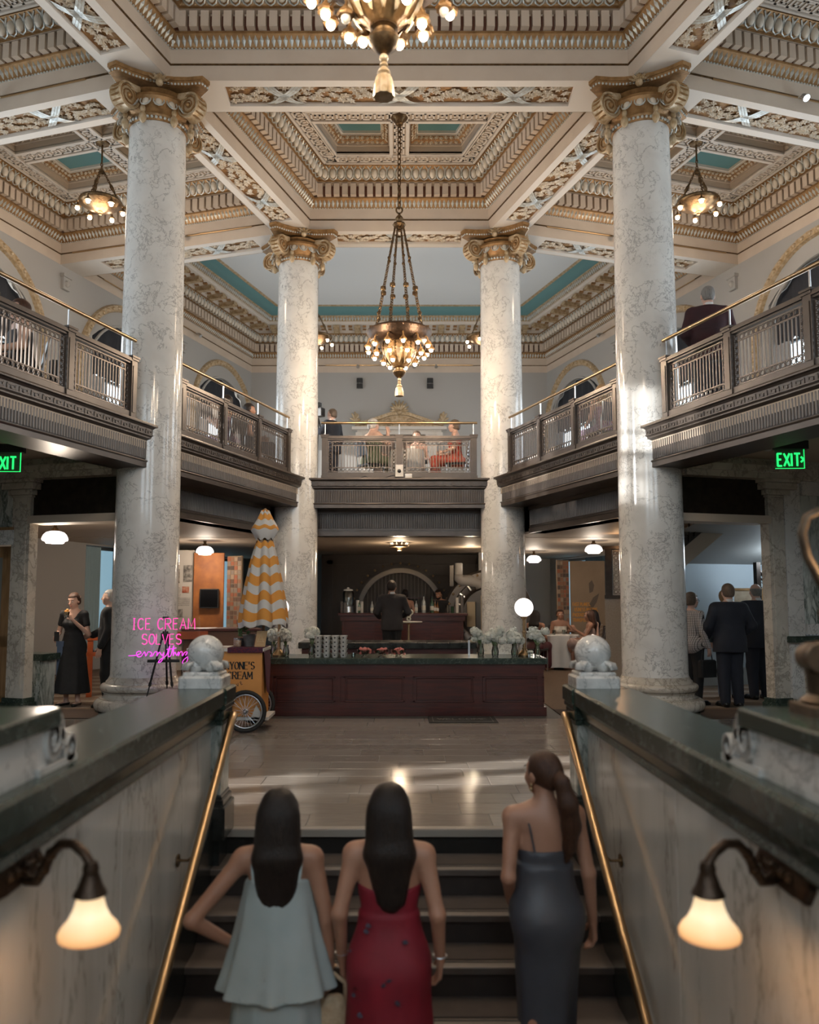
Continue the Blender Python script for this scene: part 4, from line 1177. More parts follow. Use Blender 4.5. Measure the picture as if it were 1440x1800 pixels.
def big_chandelier(label, loc, ztop, lit):
    """loc = point on the axis at the rim height"""
    t = thing('chandelier', label, 'chandelier', loc, 0, 'great bowl chandeliers')
    # bowl shade
    b = MB()
    b.lathe([(.40, .05), (.47, .045), (.515, .02), (.52, .0), (.505, -.015), (.49, -.06), (.455, -.13), (.38, -.18), (.30, -.19), (.25, -.19)], 48, ripple=lambda a, z: .012 * math.cos(24 * a) if -.12 < z < .0 else 0)
    bo = b.build('bowl', M['sconce_bronze'], t, smooth=35)
    b = MB(); acanthus(b, (0, 0, 0), .50, -.16, .0, 26, .012); b.build('bowl_leaf', M['sconce_bronze'], bo)['kind'] = 'stuff'
    b = MB(); b.lathe([(.25, -.14), (.265, -.20), (.26, -.30), (.225, -.40), (.16, -.48), (.10, -.53), (.085, -.545)], 36, ripple=lambda a, z: .05 * math.cos(12 * a)); b.build('body', M['gold'], t, smooth=True)
    b = MB(); acanthus(b, (0, 0, 0), .235, -.52, -.16, 12, .05); b.build('acanthus_leaf', M['gold_pale'], t)['kind'] = 'stuff'
    b = MB()
    for k in range(12):
        a = 2 * math.pi * (k + .5) / 12
        for j in range(7):
            f = j / 6; r_ = .262 - .10 * f ** 2; b.ball((r_ * math.cos(a), r_ * math.sin(a), -.18 - .27 * f), .024 * (1 - .5 * f), 6, 5)
    b.build('berry_garland', M['brass_dark'], t)['kind'] = 'stuff'
    b = MB(); b.lathe([(.085, -.54), (.092, -.56), (.07, -.575), (.07, -.60), (.10, -.615), (.105, -.64), (.09, -.67), (.05, -.71), (.02, -.73), (.0, -.735)], 28); b.build('boss', M['brass_dark'], t, smooth=35)
    b = MB(); b.ball((0, 0, -.755), .03, 12, 8); b.lathe([(.01, -.78), (.022, -.79), (.03, -.81), (.02, -.82), (.036, -.84), (.045, -.86), (.035, -.875), (.05, -.885), (.062, -.94), (.068, -1.0), (.066, -1.02), (.0, -1.02)], 20, ripple=lambda a, z: .05 * math.cos(10 * a) if z < -.88 else 0)
    b.build('tassel', M['gold_pale'], t, smooth=35)
    # bulbs in three rings
    proto = None
    for (r_, z, n, ph) in ((.505, -.25, 13, 0), (.40, -.36, 9, .2), (.25, -.47, 6, .1)):
        for k in range(n):
            a = 2 * math.pi * (k + ph) / n; D = Vector((math.cos(a), math.sin(a), 0)); c = D * r_ + Vector((0, 0, z))
            if proto is None:
                m = MB(); m.lathe([(0, -.062), (.018, -.058), (.029, -.045), (.033, -.028), (.03, -.012), (.02, .002), (.016, .012)], 12); bu = m.build('bulb', M['bulb'], t, smooth=True)
                m = MB(); m.lathe([(.05, -.018), (.056, -.006), (.05, .012), (.034, .03), (.018, .045), (.016, .06)], 16, ripple=lambda q, zz: .07 * math.cos(8 * q)); m.tube([(-.06, 0, .12), (-.035, 0, .13), (-.008, 0, .10), (0, 0, .05)], .011, 6)
                cu = m.build('bulb_cup', M['gold'], bu, smooth=40); proto = bu; bu.matrix_local = TRS(tuple(c), a)
            else:
                o = inst(proto, 'bulb', t, TRS(tuple(c), a)); q = inst(cu, 'bulb_cup', o, Matrix.Identity(4))
                if (k * 7 + n) % 9 == 0 and lit < 1: o.material_slots[0].link = 'OBJECT'; o.material_slots[0].material = M['bulb_off']
    # suspension: hub, eight chains, long chain, ceiling rose
    hub = 1.76
    b = MB(); b.lathe([(.0, hub - .10), (.03, hub - .08), (.02, hub - .05), (.07, hub - .02), (.105, hub + .02), (.09, hub + .05), (.045, hub + .07), (.05, hub + .10), (.07, hub + .12), (.045, hub + .16), (.02, hub + .19), (.015, hub + .22)], 20, ripple=lambda a, z: .06 * math.cos(10 * a)); b.build('hub', M['brass_dark'], t, smooth=40)
    b = MB()
    b.tube([(.05 * math.cos(q), 0, hub + .27 + .055 * math.sin(q)) for q in [2 * math.pi * i / 14 for i in range(14)]], .014, 6, closed=True)
    chain(b, (0, 0, hub + .30), (0, 0, ztop - .18), .12, .012, .03); b.build('long_chain', M['brass_dark'], t)
    for k in range(8):
        a = 2 * math.pi * (k + .5) / 8; b = MB(); p0 = Vector((.07 * math.cos(a), .07 * math.sin(a), hub)); p1 = Vector((.40 * math.cos(a), .40 * math.sin(a), .04))
        chain(b, p0, p1)
        for f, r_ in ((.32, .024), (.62, .042), (.86, .026)):
            c = p0.lerp(p1, f); b.lathe([(.01, -r_), (r_, -r_ * .6), (r_ * 1.05, 0), (r_, r_ * .6), (.01, r_)], 10, tuple(c))
        b.build('chain', M['brass_dark'], t)
    b = MB(); b.lathe([(.02, ztop - .20), (.03, ztop - .16), (.06, ztop - .15), (.075, ztop - .10), (.13, ztop - .055), (.14, ztop - .02), (.12, ztop)], 24, ripple=lambda a, z: .04 * math.cos(16 * a)); b.build('ceiling_rose', M['brass_dark'], t, smooth=40)
    return t
ZC = ZS + 1.085
big_chandelier('huge gilded chandelier cut off at the top of the picture', (-.10, 5.05, 5.76), ZC - 5.76, .9)
big_chandelier('complete gilded bowl chandelier hanging in the middle of the hall', (0, 12.7, 5.70), ZC - 5.70, 1)

def small_chandelier(label, loc, ztop):
    t = thing('chandelier', label, 'chandelier', loc, 0, 'small bronze dish chandeliers')
    b = MB(); b.lathe([(.30, .07), (.345, .06), (.36, .03), (.35, 0), (.335, -.01), (.30, -.03), (.22, -.08), (.12, -.12), (.05, -.145), (.0, -.15)], 32, ripple=lambda a, z: .02 * math.cos(12 * a) if z < -.02 else 0); b.build('dish', M['brass_dark'], t, smooth=40)
    b = MB(); b.lathe([(.0, -.20), (.025, -.19), (.03, -.165), (.05, -.15), (.02, -.14)], 14); b.build('finial', M['brass_dark'], t, smooth=40)
    proto = None
    for k in range(6):
        a = 2 * math.pi * (k + .3) / 6; c = (.365 * math.cos(a), .365 * math.sin(a), -.09)
        if proto is None:
            m = MB(); m.lathe([(0, -.07), (.02, -.066), (.034, -.05), (.036, -.03), (.03, -.01), (.018, .005)], 12); proto = m.build('bulb', M['bulb'], t, smooth=True)
            m = MB(); m.lathe([(.055, -.012), (.058, 0), (.045, .018), (.02, .03), (.014, .06)], 14, ripple=lambda q, z: .07 * math.cos(8 * q)); m.tube([(-.03, 0, .11), (0, 0, .09), (0, 0, .05)], .01, 6); cu = m.build('bulb_cup', M['brass_dark'], proto, smooth=40); proto.matrix_local = TRS(c, a)
        else: o = inst(proto, 'bulb', t, TRS(c, a)); inst(cu, 'bulb_cup', o, Matrix.Identity(4))
    for k in range(3):
        a = 2 * math.pi * (k + .2) / 3; b = MB(); p0 = Vector((.04 * math.cos(a), .04 * math.sin(a), .58)); p1 = Vector((.31 * math.cos(a), .31 * math.sin(a), .07)); chain(b, p0, p1, .06, .009, .016); c = p0.lerp(p1, .5); d = (p1 - p0).normalized()
        b.tube([tuple(c - d * .08), tuple(c - d * .03), tuple(c + d * .03), tuple(c + d * .08)], [.008, .03, .03, .008], 8); b.build('chain', M['brass_dark'], t)
    b = MB(); b.lathe([(.02, .52), (.05, .55), (.04, .60), (.015, .63)], 12); chain(b, (0, 0, .62), (0, 0, .78), .07, .009, .018); b.tube([(0, 0, .76), (0, 0, ztop - .02)], .016, 8); b.lathe([(.03, ztop - .06), (.11, ztop - .035), (.12, ztop - .005), (.1, ztop)], 18); b.build('stem', M['brass_dark'], t, smooth=40)
    return t
ZD = ZC
small_chandelier('small bronze chandelier left of the left front column', W(2.3, 2.66, 8.22, -1), ZD - 8.22)
small_chandelier('small bronze chandelier right of the right front column', W(2.3, 2.66, 8.22), ZD - 8.22)
small_chandelier('small far chandelier peeping out beside the left rear column', (-1.98, 19.3, 7.75), ZS + 1.618 - 7.75)
small_chandelier('small far chandelier peeping out beside the right rear column', (1.98, 19.3, 7.75), ZS + 1.618 - 7.75)

def pendant(label, loc, zc):
    t = thing('pendant_lamp', label, 'lamp', loc, 0, 'white schoolhouse pendants')
    b = MB(); b.lathe([(.05, .09), (.075, .085), (.12, .07), (.155, .035), (.175, -.01), (.178, -.035), (.165, -.05), (.135, -.06), (.12, -.085), (.0, -.09)], 28); b.build('opal_shade', M['opal'], t, smooth=40)
    b = MB(); b.lathe([(.06, .085), (.055, .11), (.025, .14), (.014, .19), (.010, .20)], 14); h = zc - loc[2]; b.tube([(0, 0, .19), (0, 0, h - .03)], .007, 6); b.lathe([(.02, h - .06), (.03, h - .03), (.035, h - .001)], 10); b.build('stem', M['brass_dark'], t, smooth=40)
    return t
PEND = [((97, 945), (-4.86, 11.53, 2.36), 'lit white pendant over the woman in the black dress'), ((360, 968), (-3.91, 16.45, 2.46), 'lit white pendant in front of the orange exhibit panel'), ((938, 983), (3.29, 20.0, 2.46), 'farther lit white pendant just right of the right rear column'), ((1044, 965), (3.91, 16.45, 2.49), 'lit white pendant above the seated women')]
for _, l, lb in PEND:
    pendant(lb, l, 2.655)
    lamp('pendant_light', 'POINT', (l[0], l[1], l[2] - .16), 55 if l[0] < -4.5 else 38, (1, .84, .68), radius=.12)

def globe_lamp(label, loc):
    t = thing('globe_lamp', label, 'lamp', loc, 0, 'globe lamps on the counter')
    b = MB(); b.lathe([(.085, 0), (.088, .02), (.08, .035), (.055, .06), (.04, .085), (.03, .09), (.03, .11), (.022, .115), (.020, .30), (.026, .305), (.026, .33), (.020, .335), (.019, .48), (.03, .49), (.045, .51), (.05, .525)], 24); b.build('stem', M['brass'], t, smooth=35)
    b = MB(); b.ball((0, 0, .645), .125, 28, 18); b.build('globe', M['opal'], t, smooth=True)
    return t
globe_lamp('white globe lamp on a brass stem at the right end of the counter', (1.665, 11.0, .735))
globe_lamp('globe lamp mostly hidden behind the striped umbrella', (-1.60, 11.0, .735))

def sconce(sx):
    t = thing('wall_sconce', 'bronze wall sconce with glowing bell shade on the %s stair wall' % ('right' if sx > 0 else 'left'), 'lamp', (sx * 1.19, 2.6, .675), 0, 'stair wall sconces')
    f = lambda x, y, z: (sx * x, y, z)
    b = MB(f)
    pl = [(-.165, -.03), (-.13, .055), (.10, .06), (.155, .02), (.14, -.05), (-.10, -.06)]
    pl = [(-.15, .045), (.12, .06), (.16, .0), (.12, -.055), (-.15, -.06), (-.19, -.005)]
    n = len(pl)
    for (x0, x1, k) in ((0, -.02, 1), (-.02, -.035, .86)):
        P0 = [(x0, p[0] * (1 if x0 == 0 else .9), p[1] * (1 if x0 == 0 else .86)) for p in pl]; P1 = [(x1, p[0] * k * (1 if k == 1 else .8), p[1] * k * .95) for p in pl]
        b.add(P0 + P1, [(i, (i + 1) % n, n + (i + 1) % n, n + i) for i in range(n)] + [tuple(range(n, 2 * n))])
    for k in range(5): b.ball((-.034, -.10 + .05 * k, 0), .02, 6, 5)
    b.build('back_plate', M['sconce_bronze'], t, smooth=30)
    b = MB(f)
    arm = [(-.02, .0, .0), (-.055, -.012, -.035), (-.09, -.03, -.03), (-.115, -.045, .01), (-.145, -.065, .062), (-.185, -.09, .098), (-.23, -.115, .105), (-.27, -.135, .085), (-.294, -.149, .06), (-.297, -.15, .035)]
    b.tube(arm, [.019, .017, .016, .0175, .0155, .015, .0145, .0145, .0145, .0155], 10)
    b.ball(arm[3], .021, 10, 8); b.ball(arm[4], .019, 10, 8)
    b.tube([(-.055, -.012, -.035), (-.04, -.02, .0), (-.05, -.02, .022), (-.066, -.022, .014)], [.010, .009, .011, .013], 8)
    b.build('arm', M['sconce_bronze'], t, smooth=True)
    c = (-.297, -.15, .035)
    b = MB(f); b.lathe([(.018, .03), (.024, .012), (.022, .0), (.026, -.01), (.036, -.04), (.044, -.052), (.048, -.062), (.04, -.066)], 20, c); b.build('shade_holder', M['sconce_bronze'], t, smooth=35)
    b = MB(f); b.lathe([(.036, -.062), (.041, -.085), (.047, -.105), (.060, -.13), (.078, -.15), (.086, -.165), (.084, -.178), (.078, -.182), (.080, -.168), (.072, -.15), (.055, -.128), (.042, -.104), (.033, -.07)], 32, c)
    b.build('glass_shade', M['amber_shade'], t, smooth=40)
    b = MB(f); b.ball((c[0], c[1], -.08), .024, 10, 8); b.build('bulb', M['bulb'], t, smooth=True)
    lamp('sconce_light', 'POINT', (sx * (1.19 - .297), 2.45, .675 - .13), 1.7, (1, .60, .30), radius=.03)
m = mat('amber_glass', (.75, .50, .28), .35, emit=(1.0, .62, .30), estr=.62)
nt = m.node_tree; bs = nt.nodes['Principled BSDF']; tcn = nt.nodes.new('ShaderNodeTexCoord'); sx_ = nt.nodes.new('ShaderNodeSeparateXYZ'); mr = nt.nodes.new('ShaderNodeMapRange'); cr = nt.nodes.new('ShaderNodeValToRGB')
nt.links.new(tcn.outputs['Object'], sx_.inputs[0]); nt.links.new(sx_.outputs['Z'], mr.inputs[0]); mr.inputs[1].default_value = -.145; mr.inputs[2].default_value = -.035
nt.links.new(mr.outputs[0], cr.inputs[0]); e = cr.color_ramp.elements; e[0].color = (.62, .25, .075, 1); e[1].color = (.85, .62, .36, 1); q = e.new(.15); q.color = (.80, .42, .16, 1); q = e.new(.62); q.color = (1.0, .80, .52, 1)
nt.links.new(cr.outputs[0], bs.inputs['Emission Color']); bs.inputs['Emission Strength'].default_value = .85; m.cycles.emission_sampling = 'NONE'
M['amber_shade'] = m
sconce(-1); sconce(1)

M['lamp_bronze'] = mat('patinated_bronze', (.13, .085, .05), .45, .6, col2=(.07, .048, .03), scale=14, bump=.3)
# bronze lamp standard on the right pedestal, mostly outside the frame
t = thing('lamp_standard', 'bronze scrolled lamp standard on the right green-capped pedestal', 'lamp', (1.35, 2.62, 1.135))
b = MB(); b.bbox(-.085, .085, -.085, .085, 0, .035, .004); b.lathe([(.075, .035), (.08, .045), (.07, .055), (.055, .065), (.058, .075), (.06, .125), (.066, .135), (.05, .145)], 28, ripple=lambda a, z: .03 * math.cos(20 * a) if .07 < z < .13 else 0); b.build('base', M['lamp_bronze'], t, smooth=30)
b = MB(); sp = [(-.035 + (.036 * (1 - k / 26) + .006) * math.cos(k * .6 + 1), -.02, .18 + (.036 * (1 - k / 26) + .006) * math.sin(k * .6 + 1)) for k in range(26)]; b.tube(sp, .012, 8)
b.M = Matrix.Translation((-.035, .0, .18)) @ Matrix.Rotation(math.pi / 2, 4, 'X'); b.lathe([(.0, -.05), (.04, -.05), (.046, -.03), (.046, .05), (.0, .05)], 20); b.M = None
b.lathe([(.03, .14), (.035, .20), (.02, .24), (.016, .40)], 14, (.03, 0, 0)); b.build('scroll_foot', M['lamp_bronze'], t, smooth=40)
b = MB(); b.tube([(.03, 0, .36), (-.0, 0, .41), (-.045, 0, .50), (-.058, 0, .57), (-.04, 0, .625), (.0, 0, .645), (.05, 0, .64), (.08, 0, .60), (.07, 0, .565), (.045, 0, .57)], [.018, .016, .0145, .0145, .0135, .013, .012, .011, .012, .016], 12)
b.tube([(.02, 0, .24), (-.005, 0, .28), (-.012, 0, .32), (.0, 0, .345), (.015, 0, .335)], [.009, .008, .007, .007, .009], 8)
b.build('scroll_arm', M['lamp_bronze'], t, smooth=True)
b = MB(); b.lathe([(.0, .33), (.02, .335), (.036, .36), (.04, .39), (.03, .42), (.0, .43)], 20, (.075, 0, 0)); b.build('opal_shade', M['amber_shade'], t, smooth=True)

lamp('standard_light', 'POINT', (1.47, 2.5, 1.62), 2.5, (1, .72, .45), radius=.05)
# lit crown fixture above the bar
t = thing('ceiling_fixture', 'brass crown ceiling light with glowing bars above the bar', 'lamp', (0, 17, 2.655))
b = MB(); b.lathe([(.10, -.10), (.20, -.09), (.21, -.06), (.19, -.045), (.06, -.045)], 28); b.lathe([(.0, -.17), (.05, -.165), (.06, -.14), (.10, -.10)], 20); b.tube([(0, 0, -.06), (0, 0, 0)], .02, 8); b.build('crown', M['brass'], t, smooth=30)
b = MB()
for k in range(10): a = 2 * math.pi * k / 10; b.tube([(.18 * math.cos(a), .18 * math.sin(a), -.045), (.16 * math.cos(a), .16 * math.sin(a), -.02), (.19 * math.cos(a), .19 * math.sin(a), -.002)], .007, 6)
b.build('lit_bar', emis('warm_lit_bar', (1, .82, .55), 2.2), t)
lamp('bar_light', 'POINT', (0, 17, 2.42), 26, (1, .75, .5), radius=.1)

# chandelier light
for k in range(4):
    a = math.pi * (.25 + k / 2)
    lamp('chandelier_light', 'POINT', (-.10 + 1.05 * math.cos(a), 5.05 + 1.05 * math.sin(a), 5.36), 50, (1, .78, .56), radius=.09)
    lamp('chandelier_light', 'POINT', (1.08 * math.cos(a), 12.7 + 1.08 * math.sin(a), 5.30), 66, (1, .76, .53), radius=.09)
for sx in (1, -1):
    p = W(2.3, 2.66, 8.0, sx); lamp('dish_light', 'POINT', p, 70, (1, .76, .54), radius=.30)
    lamp('dish_light', 'POINT', (sx * 1.98, 19.3, 7.5), 42, (1, .80, .62), radius=.30)

# track lights along the fascias
def track(label, f, pts, heads, inward):
    t = thing('track_light', label, 'light fitting', f(*pts[0]), 0, 'spot tracks on the beams')
    o = Vector(f(*pts[0])); b = MB(lambda *p: tuple(Vector(f(*p)) - o)); b.tube(pts, .014, 6); b.build('track', M['brass'], t)
    for h in heads:
        p = vl(pts[0], pts[1], h); b = MB(lambda *q: tuple(Vector(f(*q)) - o)); c = (p[0] + inward[0] * .09, p[1] + inward[1] * .09, p[2] - .03)
        b.tube([p, c], .014, 6); b.tube([c, (c[0] + inward[0] * .06, c[1] + inward[1] * .06, c[2] - .07)], [.035, .05], 10); b.build('spot_head', M['steel'], t)
for sx in (1, -1):
    sd = 'right' if sx > 0 else 'left'
    track('spot track on the %s beam beside the front column' % sd, WF(sx), [(-.36, .9, ZS + .2), (-.36, 4.8, ZS + .2)], (.36, .62), (-1, 0))
    track('spot track on the far %s beam beside the rear column' % sd, WF(sx), [(4.25, .8, ZS + .2), (4.25, 4.8, ZS + .2)], (.35,), (-1, 0))
    track('spot track low on the fascia above the %s rear window' % sd, WF(sx), [(5.6, TW - .03, ZS + .2), (9.6, TW - .03, ZS + .2)], (.2, .45, .7, .95), (0, -1))
track('spot track across the back fascia behind the chandelier', IDF, [(-2.2, YB - .03, ZS + .22), (2.2, YB - .03, ZS + .22)], (.22, .6, .75), (0, -1))
for x in (-1.18, .92):
    t = thing('wall_speaker', 'small black double speaker %s above the gilded pediment' % ('left' if x < 0 else 'right'), 'speaker', (x, YB, 7.9), 0, 'wall speakers on the back wall'); b = MB()
    b.bbox(-.09, .09, -.12, -.01, .02, .15, .01); b.build('upper_box', M['black'], t); b = MB(); b.bbox(-.09, .09, -.12, -.01, -.15, -.02, .01); b.build('lower_box', M['black'], t)
    b = MB(); b.box(-.02, .02, -.02, .0, -.12, .12); b.build('bracket', M['steel'], t)
# ================================================================== GROUND FLOOR SETTING
# portals beside the front columns: marble piers, header, bronze transom
for sx in (1, -1):
    f = WF(sx); sd = 'right' if sx > 0 else 'left'
    w = struct('wall_portal_' + sd)
    b = MB(f); b.box(-.08, .08, 1.77, 2.06, .17, 2.98); b.box(-.095, -.07, 1.82, 2.01, .3, 2.85)
    b.build('marble_pier', M['marble_warm'], w)
    b = MB(f)
    for (e, z0, z1) in ((.02, 2.86, 2.89), (.05, 2.89, 2.96), (.11, 2.96, 3.05), (.14, 3.05, 3.10)): b.bbox(-.08 - e, .08 + e, 1.77 - e, 2.06 + e, z0, z1, .012)
    b.build('pier_capital', M['marble_warm'], w)
    b = MB(f); b.bbox(-.15, .12, 1.72, 2.12, 0, .13, .01); b.bbox(-.12, .11, 1.74, 2.09, .13, .19, .01); b.build('pier_base', M['green'], w)
    b = MB(f); b.box(-.15, .2, .3, 5.2, 3.09, 3.36); b.box(-.20, -.15, .42, 2.1, 3.09, 3.17); b.box(-.24, -.15, .42, 2.1, 3.17, 3.26); b.build('header', M['marble_warm'], w)
    b = MB(f); b.box(-.02, .06, .3, 1.80, 2.60, 3.10); b.build('bronze_transom', M['bronze_black'], w)
    b = MB(f); b.box(-.1, .22, .3, 1.80, 2.5, 2.605); b.build('transom_bar', M['soffit'], w)
    # marble wall outside the pier
    if sx > 0:
        b = MB(f)
        for k in range(3): b.box(-.06, .1, 2.02 + k * .98, 2.02 + k * .98 + .975, 1.03, 3.10)
        b.build('marble_panel', M['marble_green_vein'], w)
        b = MB(f)
        for (t0, t1, z0, z1) in ((2.02, 2.28, .98, 3.1), (2.32, 5.1, 1.02, 1.16), (2.32, 5.1, 2.9, 3.1)): b.box(-.10, -.05, t0, t1, z0, z1)
        b.box(-.12, .1, 2.02, 5.1, 0, .94); b.build('marble_stile', M['marble'], w)
        b = MB(f)
        for (t0, t1, z0, z1) in ((2.22, 2.30, .1, .80), (2.22, 5.1, .72, .80), (2.22, 5.1, .1, .18)): b.box(-.145, -.11, t0, t1, z0, z1)
        b.build('dado_frame', M['marble_warm'], w)
        b = MB(f); b.bbox(-.2, .1, 1.98, 5.1, .92, 1.0, .015); b.build('dado_cap', M['green'], w)
    else:
        b = MB(f); b.box(-.06, .1, 2.02, 5.1, 2.46, 3.10); b.build('marble_panel', M['marble_green_vein'], w)
        b = MB(f); b.box(-.10, -.04, 2.02, 5.1, 2.22, 2.42); b.build('marble_lintel', M['marble'], w)
        b = MB(f); b.box(-.11, -.04, 2.02, 5.1, 2.42, 2.46); b.build('lintel_oak_strip', M['oak'], w)  # thin oak strip along the top of the lintel
        b = MB(f); b.box(-.05, .1, 4.2, 5.1, 0, 2.25); b.build('marble_return', M['marble'], w)
# oak door on the left
dr = struct('door_2', W(-.05, 3.06, 0, -1), math.atan2(-.2924, .9563) + math.pi)
b = MB(); L = 1.0
for (x0, x1, z0, z1) in ((-L, -L + .13, 0, 2.2), (L - .13, L, 0, 2.2), (-.07, .07, 0, 2.2), (-L, L, 2.05, 2.2), (-L, L, 0, .22), (-L, L, .86, 1.0)): b.box(x0, x1, -.03, .03, z0, z1)
for c in (-.53, .53): b.box(c - .42, c + .42, -.012, .012, .2, .88); b.bbox(c - .3, c + .3, -.03, .03, .3, .78, .02)
b.build('door_frame', M['oak'], dr)
M['reeded'] = mat('reeded_glass', (.25, .27, .26), .25, col2=(.20, .21, .20), scale=30, stretch=(20, 20, .1))
for c in (-.53, .53):
    b = MB(); b.box(c - .4, c + .4, -.006, .006, 1.0, 2.05); b.build('glass_pane', M['reeded'], dr)
b = MB(); b.ball((.12, .06, 1.0), .03, 10, 8); b.tube([(.12, .02, 1.0), (.12, .06, 1.0)], .012, 8); b.build('knob', M['brass'], dr, smooth=True)
# lower side walls near the camera, an opening added on the left so sun reaches the floor
for sx in (1, -1):
    f = WF(sx); w = struct('wall_side_' + ('right' if sx > 0 else 'left')); b = MB(f)
    if sx > 0: b.box(-18.5, 0, TW, TW + .3, 0, 3.62)
    else:
        for (s0, s1, z0, z1) in ((-18.5, -9.6, 0, 3.62), (-8.3, 0, 0, 3.62), (-9.6, -8.3, 0, 1.15), (-9.6, -8.3, 2.3, 3.62)): b.box(s0, s1, TW, TW + .3, z0, z1)
        b.box(-9.0, -8.93, TW, TW + .3, 1.15, 2.5); b.box(-9.6, -8.3, TW, TW + .3, 1.66, 1.72)
    b.build('lower_wall', M['marble_warm'], w)

# stair hall seen through the right portal
w = struct('wall_stair_hall'); f = WF(1)
M['blue_wall'] = mat('blue_grey_wall_paint', (.36, .41, .44), .7); M['grey_soffit'] = mat('grey_stair_soffit', (.30, .30, .285), .7)
b = MB(f); b.box(3.0, 3.12, 1.5, TW, 0, 2.10); b.build('blue_wall', M['blue_wall'], w)
b = MB(f); b.add([(3.0, 1.5, 2.10), (3.0, TW, 2.10), (.9, TW, 2.655), (.9, 1.5, 2.655), (3.1, 1.5, 2.10), (3.1, TW, 2.10)], [(0, 1, 2, 3)]); b.build('sloping_soffit', M['grey_soffit'], w)
b = MB(f); b.box(2.98, 3.0, 1.5, TW, .0, .3); b.build('plinth_band', M['grey_soffit'], w)
st = thing('upper_stair_flight', 'slanting underside of a staircase at the top of the right portal', 'staircase', W(2.2, 1.2, 2.2)); o = Vector(st.location)
def LF(s, t, z, o=o): return tuple(Vector(W(s, t, z)) - o)
b = MB(LF); b.add([(2.3, 1.42, 1.86), (2.3, 2.50, 2.64), (1.5, 2.50, 2.64), (1.5, 1.42, 1.86), (2.3, 1.42, 2.16), (2.3, 2.10, 2.65), (1.5, 2.10, 2.65), (1.5, 1.42, 2.16)], [(0, 1, 2, 3), (4, 7, 6, 5), (0, 4, 5, 1), (3, 2, 6, 7), (0, 3, 7, 4)]); b.build('soffit', M['soffit'], st)
b = MB(LF); b.add([(1.48, 1.42, 2.16), (1.48, 2.10, 2.65), (1.48, 1.9, 2.65), (1.48, 1.42, 2.30)], [(0, 1, 2, 3)]); b.box(1.47, 1.49, 1.42, 1.9, 2.5, 2.52)
for k in range(5): b.box(1.46, 1.48, 1.45 + .1 * k, 1.47 + .1 * k, 2.2 + .08 * k, 2.65)
b.build('iron_balustrade', M['bronze_black'], st)
st = thing('iron_stair_railing', 'dark iron stair railing beyond the rightmost suited man', 'railing', W(2.2, 3.6, 0)); o2 = Vector(st.location)
def LF2(s, t, z): return tuple(Vector(W(s, t + 1.2, z)) - o2)
b = MB(LF2); b.box(2.18, 2.26, 2.28, 2.36, 0, 2.1); b.build('newel', M['bronze_black'], st)
b = MB(LF2); b.tube([(2.22, 2.3, 1.98), (2.22, 3.6, 1.22)], .04, 8); b.tube([(2.22, 2.3, 1.88), (2.22, 3.6, 1.12)], .015, 6); b.tube([(2.22, 2.3, .5), (2.22, 3.6, -.2)], .03, 6); b.build('rail', M['bronze_black'], st)
b = MB(LF2)
for k in range(16): t_ = 2.36 + k * .075; b.tube([(2.22, t_, .5 - (t_ - 2.3) * .54), (2.22, t_, 1.95 - (t_ - 2.3) * .585)], .008, 5)
for k in range(10): t_ = 2.4 + k * .12; b.tube([(2.22, t_ + .04 * math.cos(q), 1.78 - (t_ - 2.3) * .585 + .04 * math.sin(q)) for q in [2 * math.pi * i / 8 for i in range(8)]], .006, 4, closed=True)
b.build('baluster_grille', M['bronze_black'], st)['kind'] = 'stuff'
fr = thing('picture_frame', 'low gilt picture frame behind the suited men', 'picture', W(2.97, 3.75, 1.42), -ANG); b = MB()
for (x0, x1, z0, z1) in ((-.42, .42, .22, .26), (-.42, .42, -.26, -.22), (-.42, -.38, -.26, .26), (.38, .42, -.26, .26)): b.box(x0, x1, -.03, .0, z0, z1)
b.build('frame', M['gold'], fr); b = MB(); b.box(-.38, .38, -.012, -.002, -.22, .22); b.build('canvas', mat('brown_print', (.20, .14, .09), .8, col2=(.4, .32, .22), scale=5), fr)

